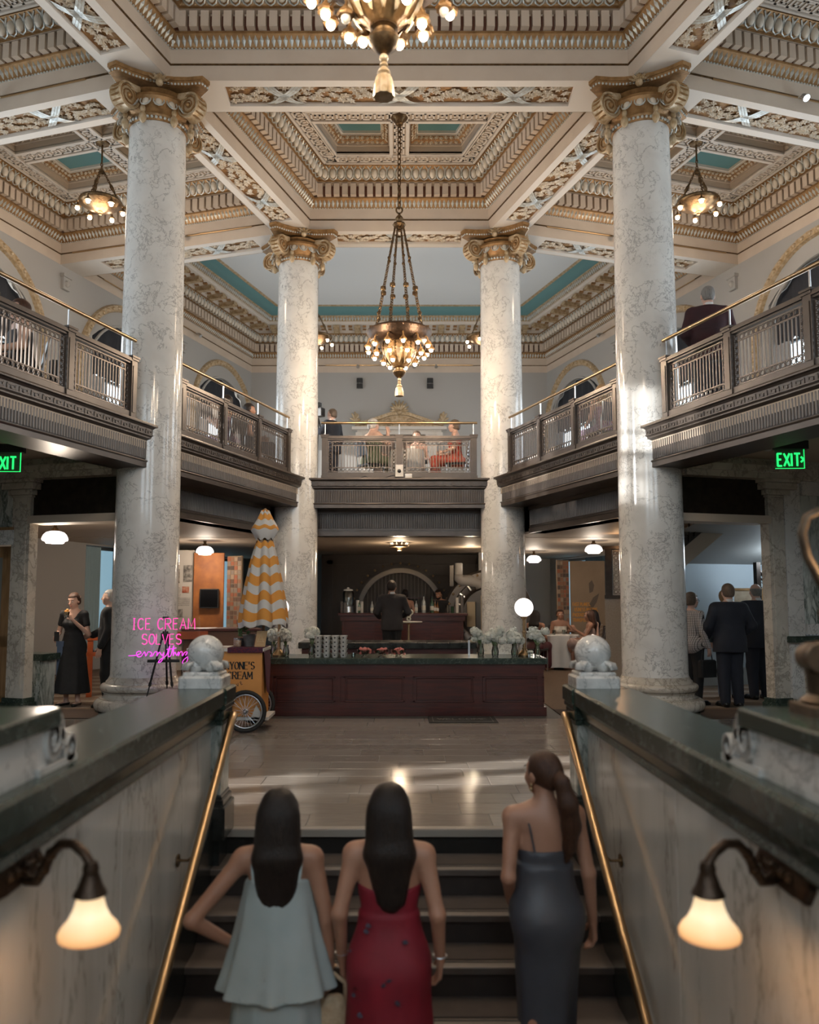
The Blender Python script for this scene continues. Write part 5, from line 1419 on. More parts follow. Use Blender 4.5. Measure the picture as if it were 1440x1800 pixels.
# ------------------------------------------------------------------ stroke lettering
ARC = lambda cx, cz, rx, rz, a0, a1, n=10: [(cx + rx * math.cos(R(a0 + (a1 - a0) * k / n)), cz + rz * math.sin(R(a0 + (a1 - a0) * k / n))) for k in range(n + 1)]
GL = {'A': [[(0, 0), (.5, 1), (1, 0)], [(.2, .38), (.8, .38)]], 'C': [ARC(.55, .5, .5, .5, 45, 315, 14)], 'E': [[(.9, 1), (0, 1), (0, 0), (.9, 0)], [(0, .52), (.75, .52)]],
      'F': [[(.9, 1), (0, 1), (0, 0)], [(0, .52), (.75, .52)]], 'I': [[(.5, 0), (.5, 1)], [(.2, 1), (.8, 1)], [(.2, 0), (.8, 0)]], 'L': [[(0, 1), (0, 0), (.85, 0)]], 'M': [[(0, 0), (.06, 1), (.5, .25), (.94, 1), (1, 0)]],
      'N': [[(0, 0), (0, 1), (1, 0), (1, 1)]], 'O': [ARC(.5, .5, .5, .5, 90, 450, 18)], 'R': [[(0, 0), (0, 1), (.5, 1)] + ARC(.5, .75, .4, .25, 90, -90, 8) + [(0, .5)], [(.4, .5), (.95, 0)]],
      'S': [ARC(.5, .75, .42, .25, 30, 270, 10) + ARC(.5, .25, .45, .25, 90, -150, 10)], 'T': [[(.5, 0), (.5, 1)], [(0, 1), (1, 1)]], 'V': [[(0, 1), (.5, 0), (1, 1)]], 'X': [[(0, 0), (1, 1)], [(0, 1), (1, 0)]],
      'Y': [[(0, 1), (.5, .48), (1, 1)], [(.5, .48), (.5, 0)]], 'W': [[(0, 1), (.25, 0), (.5, .8), (.75, 0), (1, 1)]], "'": [[(.5, 1), (.45, .72)]], 'P': [[(0, 0), (0, 1), (.5, 1)] + ARC(.5, .73, .42, .27, 90, -90, 8) + [(0, .46)]],
      'D': [[(0, 0), (0, 1), (.4, 1)] + ARC(.4, .5, .55, .5, 90, -90, 10) + [(0, 0)]], 'K': [[(0, 0), (0, 1)], [(.9, 1), (0, .42)], [(.3, .6), (.95, 0)]], 'G': [ARC(.55, .5, .5, .5, 45, 330, 14) + [(1, .48), (.6, .48)]], '&': [[(.9, 0), (.2, .75)] + ARC(.4, .82, .2, .18, 200, -20, 8) + [(.1, .25)] + ARC(.35, .22, .28, .22, 160, 330, 8) + [(.85, .45)]],
      ',': [[(.4, .1), (.3, -.15)]], 'H': [[(0, 0), (0, 1)], [(1, 0), (1, 1)], [(0, .52), (1, .52)]], 'U': [[(0, 1), (0, .3)] + ARC(.5, .3, .5, .3, 180, 360, 8) + [(1, 1)]], 'Q': [ARC(.5, .5, .5, .5, 90, 450, 18), [(.6, .25), (1, -.05)]], '>': [[(.2, .8), (.7, .5), (.2, .2)]], ' ': []}
NARROW = {'I': .55, "'": .35, ',': .35, ' ': .5, 'E': .82, 'L': .8, 'F': .8, 'M': 1.15, 'W': 1.2}
def text_paths(s, h, w, gap):
    """polylines in x,z with total width"""
    out = []; x = 0
    for ch in s:
        k = NARROW.get(ch, 1.0) * w
        for st_ in GL.get(ch, []): out.append((ch, [(x + p[0] * k, p[1] * h) for p in st_]))
        x += k + gap
    return out, x - gap
def strokes(mb, paths, th, y0, y1, thin=None, serif=0.0):
    """flat letters with thick uprights and thin cross strokes"""
    for ch, pl in paths:
        for a, b_ in zip(pl[:-1], pl[1:]):
            d = Vector((b_[0] - a[0], b_[1] - a[1])); l = d.length
            if l < 1e-6: continue
            t_ = th if thin is None else lerp(thin, th, min(1, max(0, abs(d.y) / l * (1.0 if d.x * d.y <= 0 else .45))))
            n = Vector((-d.y, d.x)) / l * t_ / 2; e = d / l * (t_ * .15)
            P = [(a[0] - e.x - n.x, a[1] - e.y - n.y), (b_[0] + e.x - n.x, b_[1] + e.y - n.y), (b_[0] + e.x + n.x, b_[1] + e.y + n.y), (a[0] - e.x + n.x, a[1] - e.y + n.y)]
            mb.vprism(P, y0, y1)
        if serif and len(pl) < 8:
            for p in (pl[0], pl[-1]):
                mb.vprism([(p[0] - serif, p[1] - (thin or th) * .5), (p[0] + serif, p[1] - (thin or th) * .5), (p[0] + serif, p[1] + (thin or th) * .5), (p[0] - serif, p[1] + (thin or th) * .5)], y0, y1)

# ------------------------------------------------------------------ exit signs
def exit_sign(label, loc, rz, arrow):
    t = thing('exit_sign', label, 'sign', loc, rz, 'green exit signs under the galleries')
    b = MB(); b.bbox(-.21, .21, -.05, .05, .0, .10, .006); b.tube([(-.12, 0, .1), (-.12, 0, .16)], .012, 6); b.build('housing', M['black'], t)
    b = MB(); b.bbox(-.27, -.21, -.05, .05, -.01, .10, .006); b.build('lamp_cap', M['steel'], t)
    b = MB(); b.box(-.165, .17, -.006, .006, -.225, 0); b.build('glass_plate', M['exit_plate'], t)
    for x0, ch in ((-.14, 'E'), (-.065, 'X'), (.005, 'I'), (.055, 'T')) + (((.118, '>'),) if arrow else ()):
        b = MB(); pl, w_ = text_paths(ch, .145 if ch != '>' else .1, .062, 0)
        if ch == 'I': pl = [('I', [(.017, 0), (.017, .145)])]
        b.M = Matrix.Translation((x0, 0, -.195 if ch != '>' else -.17)); strokes(b, pl, .021, -.011, -.007); b.build('letter', M['exit'], t)
    for z in (-.215,):
        b = MB(); b.box(-.165, .17, -.0075, .0075, -.227, -.222); b.box(.166, .172, -.0075, .0075, -.225, 0); b.build('lit_edge', M['exit'], t)
M['exit_plate'] = mat('green_tinted_acrylic', (.10, .26, .17), .15, alpha=.55)
exit_sign('green EXIT sign with arrow under the right gallery', (4.60, 9.55, 3.25), -.05, True)
exit_sign('green EXIT sign cut off by the left edge of the picture', (-4.66, 9.6, 3.22), .05, False)

# ------------------------------------------------------------------ counter in the middle
ct = thing('counter', 'long dark mahogany counter with polished green stone top', 'counter', (.08, 11.1, 0))
b = MB(); b.box(-1.80, 1.78, -.40, .30, .10, .66); b.box(-1.83, 1.81, -.43, .30, 0, .11); b.box(-1.82, 1.80, -.42, .32, .58, .66)
for x in (-1.79, -.92, -.02, .88, 1.70): b.box(x, x + .08, -.418, -.40, .1, .6)
b.box(-1.785, 1.765, -.4165, -.40, .1, .17); b.box(-1.785, 1.765, -.4165, -.40, .50, .6)
b.build('carcass', M['mahogany'], ct)
for k in range(4):
    x0 = -1.70 + k * .895; m = MB(); m.bbox(x0 + .05, x0 + .76, -.412, -.40, .20, .47, .004)
    for (a, c, z0, z1) in ((x0 + .01, x0 + .03, .175, .495), (x0 + .78, x0 + .80, .175, .495), (x0 + .01, x0 + .80, .175, .19), (x0 + .01, x0 + .80, .48, .495)): m.box(a, c, -.425, -.40, z0, z1)
    m.build('front_panel', M['mahogany'], ct)
b = MB(); b.bbox(-1.86, 1.83, -.47, .36, .66, .735, .012); b.build('stone_top', M['green'], ct)
c2 = thing('counter', 'rear black-topped counter behind the vases, before the bar', 'counter', (-.15, 13.6, 0)); b = MB(); b.box(-1.42, 1.34, -.3, .3, 0, .70); b.build('carcass', M['mahogany'], c2); b = MB(); b.bbox(-1.47, 1.39, -.36, .36, .70, .80, .015); b.build('stone_top', M['black_stone'], c2)
t = thing('glass_guard', 'clear glass guard standing on the right of the counter', 'glass screen', (1.35, 11.26, .735)); b = MB(); b.box(-.42, .30, -.004, .004, 0, .19); b.build('pane', M['glass'], t)
for x in (-.40, .28): b = MB(); b.box(x - .012, x + .012, -.015, .015, 0, .2); b.build('post', M['steel'], t)
# paper cups
CUPZ = .056
m = MB(); m.lathe([(.034, .0), (.05, .05), (.053, .054), (.049, .054), (.033, .004), (0, .004)], 14)
cup = thing('paper_cup', 'white paper tasting cup in the neat stack on the counter', 'cup', (0, 0, 0), 0, 'white paper cups stacked on the counter'); m.build('cup_wall', mat('white_paper', (.60, .60, .57), .6), cup, smooth=40)
m = MB(); m.ball((0, -.0435, .03), .011, 6, 5, (1, .2, 1)); m.build('printed_mark', M['black'], cup)
first_c = True
for r_ in range(5):
    for d_ in range(2):
        for c_ in range(4):
            p = (-1.06 + c_ * .11, 10.80 + d_ * .11, .736 + r_ * CUPZ)
            lb = 'white paper cup, %s of the stack, %s row, %s from the left' % (('front', 'back')[d_], ('bottom', 'second', 'middle', 'fourth', 'top')[r_], ('first', 'second', 'third', 'fourth')[c_])
            if first_c: cup.location = p; cup['label'] = lb; first_c = False
            else: copy_tree(cup, None, p, label=lb)
m = MB(); m.lathe([(.02, 0), (.03, .055), (.027, .055), (.018, .004), (0, .004)], 12)
sc = thing('glass_tumbler', 'small clear tumbler beside the paper cups', 'glass', (-.60, 10.82, .736)); m.build('tumbler', M['glass_frost'], sc, smooth=40)
M['pink'] = mat('pink_wrapped_sweets', (.58, .20, .17), .5, col2=(.48, .12, .10), scale=30, bump=.5)
for i, (x, lb) in enumerate(((-.455, 'leftmost'), (-.235, 'middle'), (-.01, 'rightmost'))):
    t = thing('candy_bowl', '%s of three footed glass bowls of pink sweets on the counter' % lb, 'bowl', (x, 10.85, .736), 0, 'bowls of pink sweets')
    b = MB(); b.lathe([(.05, 0), (.045, .01), (.02, .02), (.025, .03), (.07, .045), (.095, .075), (.10, .095), (.093, .095), (.065, .055), (0, .045)], 20); b.build('glass_bowl', M['glass_frost'], t, smooth=40)
    b = MB(); rr = random.Random(i)
    for k in range(34): a = rr.uniform(0, 6.28); q = rr.uniform(0, .085); b.ball((q * math.cos(a), q * math.sin(a), .085 + rr.uniform(-.03, .03) - q * .2), rr.uniform(.016, .026), 5, 4)
    b.build('sweets', M['pink'], t)['kind'] = 'stuff'
# bouquets
M['petal'] = mat('white_petal', (.66, .67, .62), .7, col2=(.56, .58, .52), scale=20); M['stem'] = mat('green_stem', (.10, .17, .06), .6)
def bouquet(label, loc, sc=1.0, seed=0):
    t = thing('flower_vase', label, 'flowers', loc, 0, 'white bouquets on the counter'); t.scale = (sc,) * 3
    b = MB(); b.lathe([(.03, 0), (.038, .02), (.04, .06), (.028, .11), (.032, .14), (.028, .14), (.024, .11), (.034, .06), (.03, .02), (0, .012)], 18); b.build('glass_vase', M['glass_frost'], t, smooth=40)
    b = MB(); rr = random.Random(seed)
    heads = []
    for k in range(9):
        a = rr.uniform(0, 6.28); q = rr.uniform(.02, .10); c = (q * math.cos(a), q * math.sin(a) * .8, .22 + rr.uniform(-.03, .09) - q * .25); heads.append(c); b.tube([(rr.uniform(-.01, .01), rr.uniform(-.01, .01), .02), (c[0] * .35, c[1] * .35, .15), c], .0045, 5)
    b.build('stem', M['stem'], t)['kind'] = 'stuff'
    for c in heads:
        b = MB()
        for k in range(24):
            a = rr.uniform(0, 6.28); u = rr.uniform(-.5, 1); q = math.sqrt(1 - min(1, u * u)); p = Vector((q * math.cos(a), q * math.sin(a), u)); cc = Vector(c) + p * .052; X = p.orthogonal().normalized(); Y = p.cross(X)
            w = .021
            b.add([tuple(cc + X * w), tuple(cc + Y * w + p * .004), tuple(cc - X * w), tuple(cc - Y * w + p * .004), tuple(cc - p * .012)], [(0, 1, 4), (1, 2, 4), (2, 3, 4), (3, 0, 4), (0, 1, 2, 3)])
        b.ball(c, .042, 7, 5)
        b.build('blossom_head', M['petal'], t)
BQ = [((-1.70, 11.2), 'white bouquet half hidden behind the cart sign', 1.05), ((-1.50, 10.95), 'white bouquet beside the left globe lamp stem', 1.1), ((-1.16, 10.98), 'white bouquet touching the stacked paper cups', 1.15),
      ((1.10, 11.15), 'first white bouquet left of the right column foot', 1.15), ((1.27, 10.95), 'white bouquet in front of the right rear column', 1.2), ((1.53, 10.98), 'white bouquet just left of the bright globe lamp', 1.15), ((1.84, 11.0), 'white bouquet at the right end of the counter', 1.15)]
for i, (p, lb, s_) in enumerate(BQ): bouquet(lb, (p[0], p[1], .735), s_, i + 5)
t = thing('flower_bud_vase', 'single white blooms lying low in small glass on counter', 'flowers', (1.72, 10.85, .735)); b = MB(); b.lathe([(.03, 0), (.035, .05), (.03, .06), (.0, .01)], 12); b.build('glass', M['glass_frost'], t); b = MB(); [b.ball((.02 * math.cos(k), .02 * math.sin(k), .065), .022, 6, 5) for k in range(4)]; b.build('bloom', M['petal'], t)
# floor mat
t = thing('floor_mat', 'dark lettered floor mat in front of the counter', 'mat', (.78, 10.32, .0)); M['mat'] = mat('dark_rubber_mat', (.030, .028, .027), .9, bump=.3); b = MB(); b.bbox(-.42, .42, -.26, .26, 0, .012, .005); b.build('pad', M['mat'], t)
M['mat_pale'] = mat('grey_mat_print', (.13, .125, .12), .9); pl, w_ = text_paths('WELCOME', .13, .072, .02); b = MB(); b.M = Matrix.Translation((-w_ / 2, -.065, .0125)) @ Matrix.Rotation(-math.pi / 2, 4, 'X'); b.M = Matrix(((1, 0, 0, -w_ / 2), (0, 0, 1, -.065), (0, 1, 0, .0125), (0, 0, 0, 1))); strokes(b, pl, .018, 0, .001); b.build('lettering', M['mat_pale'], t)['kind'] = 'stuff'
b = MB(); [b.box(*q, .0121, .0128) for q in ((-.37, .37, -.215, -.205), (-.37, .37, .205, .215), (-.37, -.36, -.21, .21), (.36, .37, -.21, .21))]; b.build('border', M['mat_pale'], t)

# ------------------------------------------------------------------ ice cream cart
M['orange'] = mat('orange_painted_board', (.62, .27, .065), .5, col2=(.56, .24, .06), scale=5); M['cart_white'] = mat('white_painted_steel', (.58, .56, .53), .4); M['rubber'] = mat('black_tyre_rubber', (.012, .012, .012), .7)
M['wine_cloth'] = mat('wine_patterned_cloth', (.12, .018, .030), .85, col2=(.045, .014, .04), scale=70, lo=.45, hi=.55)
cart = thing('ice_cream_cart', 'orange ice cream cart with bicycle wheels', 'cart', (-1.98, 9.55, 0))
b = MB(); b.box(-.42, .42, -.14, .36, .17, .90); b.build('box', M['orange'], cart)
b = MB(); b.bbox(-.44, .44, -.16, .38, .90, .935, .006); b.box(-.40, .50, -.15, .37, .13, .165)
b.add([(.30, -.15, .14), (.47, -.15, .14), (.36, -.15, .30), (.30, -.10, .14), (.47, -.10, .14), (.36, -.10, .30)], [(0, 1, 2), (5, 4, 3), (1, 4, 5, 2), (0, 2, 5, 3)]); b.build('trim', M['cart_white'], cart)
for (y, nm) in ((-.22, 0), (.43, 1)):
    b = MB(); b.M = Matrix.Translation((.255, y, .238)) @ Matrix.Rotation(math.pi / 2, 4, 'X')
    n = 32
    def ring(mb, r, rt, k=8):
        P = [(r * math.cos(2 * math.pi * i / n), r * math.sin(2 * math.pi * i / n), 0) for i in range(n)]; mb.tube(P, rt, k, closed=True)
    ring(b, .214, .024); ty = b.build('tyre', M['rubber'], cart, smooth=True)
    b2 = MB(); b2.M = b.M; ring(b2, .185, .010, 6); b2.build('rim', M['steel'], ty, smooth=True)
    b2 = MB(); b2.M = b.M
    for i in range(28): a = 2 * math.pi * i / 28; a2 = a + (.5 if i % 2 else -.5); b2.tube([(.022 * math.cos(a2), .022 * math.sin(a2), .02 if i % 2 else -.02), (.18 * math.cos(a), .18 * math.sin(a), 0)], .0022, 4)
    b2.build('spoke', M['steel'], ty)['kind'] = 'stuff'
    b2 = MB(); b2.M = b.M; b2.lathe([(.0, -.04), (.012, -.04), (.026, -.022), (.012, -.015), (.012, .015), (.026, .022), (.012, .04), (.0, .04)], 16); b2.tube([(0, 0, -.05), (0, 0, .05)], .008, 8); b2.build('hub', M['steel'], ty, smooth=40)
for (s, z, h, w, x1, th, ser) in (("EVERYONE'S", .700, .080, .041, .335, .016, .010), ('ICE CREAM', .590, .080, .046, .310, .016, .010)):
    pl, w_ = text_paths(s, h, w, .013); b = MB(); b.M = Matrix.Translation((x1 - w_, 0, z)); strokes(b, pl, th, -.1425, -.1402, .006, ser); b.build('lettering', M['black'], cart)['kind'] = 'stuff'
b = MB(); s = 'COLLECTIVE'; n = len(s)
for i, ch in enumerate(s):
    a = R(238 + 60 * i / (n - 1)); c = Vector((.0 + .42 * math.cos(a), .90 + .42 * math.sin(a))); pl, w_ = text_paths(ch, .034, .023, 0); rot = a + math.pi / 2
    pl = [(q, [(c.x + (p[0] - w_ / 2) * math.cos(rot) - p[1] * math.sin(rot), c.y + (p[0] - w_ / 2) * math.sin(rot) + p[1] * math.cos(rot)) for p in st_]) for q, st_ in pl]; strokes(b, pl, .0055, -.1425, -.1402)
b.build('arched_lettering', M['black'], cart)['kind'] = 'stuff'
cl = thing('cart_cloth', 'wine patterned cloth draped over the cart top', 'cloth', (-1.68, 9.6, .936)); b = MB(); b.box(-.27, .13, -.21, .30, .0, .008); b.box(-.27, .13, -.218, -.21, -.05, .008); b.add([(.13, -.21, .008), (.13, .30, .008), (.145, .28, -.2), (.160, .10, -.55), (.150, -.02, -.5), (.145, -.2, -.06)], [(0, 1, 2, 3, 4, 5)]); b.build('cloth', M['wine_cloth'], cl)
# things on the cart
def on_cart(name, label, cat, x, y, fn, mt, part, z=.945, smooth=40):
    t = thing(name, label, cat, (x, y, z)); b = MB(); fn(b); b.build(part, mt, t, smooth=smooth); return t
t = on_cart('metal_bucket', 'small galvanised bucket on the cart', 'bucket', -1.75, 9.62, lambda b: b.lathe([(.055, 0), (.075, .13), (.08, .135), (.072, .132), (.052, .006), (0, .006)], 20), mat('galvanised_metal', (.27, .29, .29), .45, .7, col2=(.2, .21, .21), scale=20), 'bucket_wall'); b = MB(); b.lathe([(.0765, .128), (.084, .132), (.0765, .138)], 20); b.build('rim', M['steel'], t)
t = on_cart('board_sign', 'small tan printed board leaning on the cart', 'sign', -1.60, 9.55, lambda b: b.add([(-.07, -.02, 0), (.05, -.02, 0), (.07, .03, .18), (-.05, .03, .18), (-.07, -.01, 0), (.05, -.01, 0), (.07, .04, .18), (-.05, .04, .18)], [(0, 1, 2, 3), (7, 6, 5, 4), (0, 4, 5, 1), (1, 5, 6, 2), (2, 6, 7, 3), (3, 7, 4, 0)]), mat('tan_board', (.46, .29, .14), .7), 'board', smooth=None)
b = MB(); b.tube([(-.035, -.016, .05), (.0, .012, .15), (.03, -.008, .05)], .004, 5); [b.tube([(-.045 + k * .004, -.012 + k * .007, .03 + k * .028), (.035 + k * .004, -.012 + k * .007, .03 + k * .028)], .002, 4) for k in range(3)]; b.build('printed_mark', mat('pale_print', (.60, .46, .28), .7), t)
for x, y, hgt, lb in ((-1.87, 9.58, .07, 'front'), (-1.90, 9.66, .08, 'rear')):
    t = on_cart('topping_jar', '%s small jar of toppings left of the bucket' % lb, 'jar', x, y, lambda b: b.lathe([(.032, 0), (.038, .02), (.038, hgt), (.03, hgt + .01), (.0, hgt + .01)], 16), mat('topping_fill_' + lb, (.32, .17, .10), .4, col2=(.45, .36, .28), scale=40), 'glass_body'); b = MB(); b.lathe([(.036, hgt), (.037, hgt + .014), (.0, hgt + .016)], 16); b.build('lid', M['steel'], t)
t = on_cart('herb_pot', 'small leafy herb pot behind the bucket', 'plant', -1.84, 9.76, lambda b: b.lathe([(.04, 0), (.055, .09), (.05, .09), (0, .08)], 16), mat('dark_pot', (.05, .045, .04), .6), 'pot'); b = MB(); rr = random.Random(9)
for k in range(40): a = rr.uniform(0, 6.28); leaf_shape(b, Vector((.05 * math.cos(a), .05 * math.sin(a), .10 + rr.uniform(0, .10))), Vector((math.cos(a), math.sin(a), .4)).normalized(), Vector((-math.sin(a), math.cos(a), 0)), Vector((0, 0, 1)), .022)
b.build('leaves', M['stem'], t)['kind'] = 'stuff'
# closed umbrella
um = thing('umbrella', 'closed orange and white striped market umbrella over the cart', 'umbrella', (-1.60, 9.72, .0))
M['st_orange'] = cloth_o = mat('orange_canvas', (.68, .30, .060), .85, bump=.2); M['st_white'] = mat('white_canvas', (.58, .57, .55), .85, bump=.2)
def canopy(zs, n=80, pleats=7, amp=.19):
    b = MB(); v = []
    for (z, r_) in zs:
        f = max(0, (2.3 - z) / 1.1)
        for i in range(n):
            a = 2 * math.pi * i / n; rr = r_ * (1 + amp * min(1, f * 1.3 + .25) * (abs(math.sin(pleats * a / 2)) * 2 - 1.1)); v.append((rr * math.cos(a), rr * math.sin(a), z + .03 * min(1, .35 + f) * math.sin(pleats * a + 1.1 * math.sin(a)) - (.0 if z > 1.3 else .05 * abs(math.sin(pleats * a / 2)))))
    fs = []; mi = []
    for j in range(len(zs) - 1):
        for i in range(n): fs.append((j * n + i, j * n + (i + 1) % n, (j + 1) * n + (i + 1) % n, (j + 1) * n + i)); mi.append(j % 2)
    b.v = v; b.f = fs; b.mi = mi; return b
zs = [(2.17, .095), (2.10, .115), (1.985, .145), (1.88, .165), (1.78, .18), (1.67, .20), (1.57, .215), (1.46, .235), (1.36, .25), (1.28, .262), (1.215, .255)]
canopy(zs).build('canopy', [M['st_orange'], M['st_white']], um, smooth=True)
canopy([(2.545, .02), (2.535, .05), (2.50, .065), (2.43, .10), (2.36, .145), (2.315, .165), (2.20, .10)], amp=.06).build('top_flounce', [M['st_orange'], M['st_white']], um, smooth=True)
b = MB(); b.tube([(0, 0, .94), (0, 0, 2.50)], .018, 10); b.ball((0, 0, 2.55), .022, 8, 6); b.build('pole', M['oak'], um, smooth=40)

# ------------------------------------------------------------------ easel with neon sign
ea = thing('easel', 'black folding easel carrying the neon sign', 'easel', (-2.72, 9.60, 0), R(8))
b = MB()
for k, (p, q) in enumerate((((-.02, 0, 1.12), (-.27, -.06, 0)), ((.02, 0, 1.12), (.15, -.06, .0)), ((0, .02, 1.10), (0, .40, 0)))):
    l = MB(); l.tube([p, vl(p, q, .55)], .012, 8); l.tube([vl(p, q, .5), q], .008, 8); l.tube([vl(p, q, .52), vl(p, q, .56)], .017, 8); l.tube([vl(p, q, .975), q], .013, 8); l.build('leg', M['black'], ea)
b.tube([(0, 0, .98), (0, 0, 1.28)], .008, 8); b.box(-.035, .035, -.02, .01, 1.27, 1.29); b.box(-.05, .05, -.02, .02, 1.02, 1.10); b.build('mast', M['black'], ea)
b = MB(); b.box(-.19, .17, -.05, -.01, .765, .785); b.tube([(-.19, -.03, .79), (.17, -.03, .79)], .008, 6); b.build('ledge', M['black'], ea)
ne = thing('neon_sign', 'magenta and violet neon words ICE CREAM SOLVES everything on the easel', 'sign', (-2.72, 9.52, .80), R(4))
for s, z, h, w, xc, g in (('ICE CREAM', .345, .125, .068, .0, .022), ('SOLVES', .175, .115, .064, -.02, .018)):
    W_ = text_paths(s, h, w, g)[1]; x_ = -W_ / 2 + xc
    for ch in s:
        pl, w_ = text_paths(ch, h, w, g); b = MB()
        for c_, st_ in pl: b.tube([(p[0] + x_, 0, z + p[1]) for p in st_], .0058, 6)
        if pl: b.build('neon_letter', M['neon'], ne, smooth=True)
        x_ += w_ + g
cur = [(-.39, .045), (-.30, .05), (-.25, .075), (-.27, .095), (-.30, .075), (-.285, .035), (-.245, .04), (-.21, .09), (-.195, .04), (-.165, .09), (-.125, .07), (-.145, .04), (-.115, .045), (-.095, .085), (-.065, .085), (-.07, .04), (-.04, .085), (-.01, .045), (.01, .085), (-.01, -.01), (-.05, -.035), (-.03, .0), (.04, .05), (.075, .16), (.06, .04), (.09, .05), (.12, .16), (.115, .04), (.135, .085), (.155, .045), (.175, .09), (.175, .04), (.195, .085), (.215, .085), (.22, .04), (.245, .08), (.275, .085), (.255, .045), (.285, .08), (.275, -.02), (.225, -.045), (.24, .0), (.33, .06), (.39, .075)]
b = MB(); sm = []
for i in range(len(cur) - 1):
    p0, p1, p2, p3 = cur[max(0, i - 1)], cur[i], cur[i + 1], cur[min(len(cur) - 1, i + 2)]
    for k in range(4):
        f = k / 4; sm.append(tuple(.5 * (2 * p1[j] + (p2[j] - p0[j]) * f + (2 * p0[j] - 5 * p1[j] + 4 * p2[j] - p3[j]) * f * f + (3 * p1[j] - p0[j] - 3 * p2[j] + p3[j]) * f ** 3) for j in (0, 1)))
b.tube([(p[0], 0, p[1]) for p in sm], .0055, 6); b.build('neon_word', M['neon2'], ne, smooth=True); b = MB(); b.tube([(.04, 0, .115), (.15, 0, .13)], .0055, 6); b.build('neon_crossbar', M['neon2'], ne, smooth=True)
b = MB(); b.box(-.42, .41, .012, .016, -.06, .49); b.build('acrylic_backing', M['glass'], ne)
b = MB(); b.tube([(.2, .02, -.03), (.26, .1, -.35), (.2, .2, -.7), (.1, .1, -.78), (-.3, 0, -.79)], .004, 5); b.build('cable', M['cart_white'], ne)
lamp('neon_light', 'POINT', (-2.60, 9.72, .92), 1.1, (.55, .38, 1.0), radius=.12)
# low marble parapet, bench and screen seen through the left portal
t = thing('marble_parapet', 'low marble parapet with green stone cap by the left pier', 'parapet', W(.3, 2.0, 0, -1)); o3 = Vector(t.location); LF3 = lambda s, tt, z: tuple(Vector(W(s, tt, z, -1)) - o3)
b = MB(LF3); b.box(.2, .5, 1.76, 2.3, 0, .70); b.build('wall', M['marble_green_vein'], t); b = MB(LF3); b.box(.17, .53, 1.70, 2.3, .66, .75); b.build('cap', M['green'], t)
t = thing('display_bench', 'red-orange wooden bench behind the glass screen on the left', 'bench', W(2.1, 1.35, 0, -1), ANG + math.pi / 2)
M['redwood'] = mat('red_orange_wood', (.40, .085, .02), .45, col2=(.30, .06, .015), scale=4)
b = MB(); b.box(-.06, .06, -.9, .9, .86, .98); b.box(-.05, .05, -.9, .9, .62, .68); b.build('rail', M['redwood'], t)
for y in (-.85, 0, .85): b = MB(); b.box(-.05, .05, y - .04, y + .04, 0, .9); b.build('leg', M['redwood'], t)
t = thing('brown_counter', 'plain brown counter behind the woman in the black dress', 'counter', W(3.0, .6, 0, -1), ANG); b = MB(); b.bbox(-.6, .6, -.3, .3, 0, .98, .01); b.build('carcass', mat('brown_laminate', (.12, .055, .03), .5), t); b = MB(); b.bbox(-.63, .63, -.33, .33, .98, 1.02, .01); b.build('top', M['mahogany'], t)
t = thing('glass_screen', 'tall clear glass screen behind the woman in the black dress', 'glass screen', W(1.2, 1.2, 0, -1), ANG - math.pi / 2 + .2); b = MB(); b.box(-.95, .95, -.006, .006, .7, 1.62); b.build('pane', M['glass'], t)
for x in (-.95, .95): b = MB(); b.box(x - .01, x + .01, -.012, .012, .0, 1.63); b.build('post', M['steel'], t)
b = MB(); b.box(-.95, .95, -.009, .009, 1.62, 1.635); b.build('top_edge', M['steel'], t)
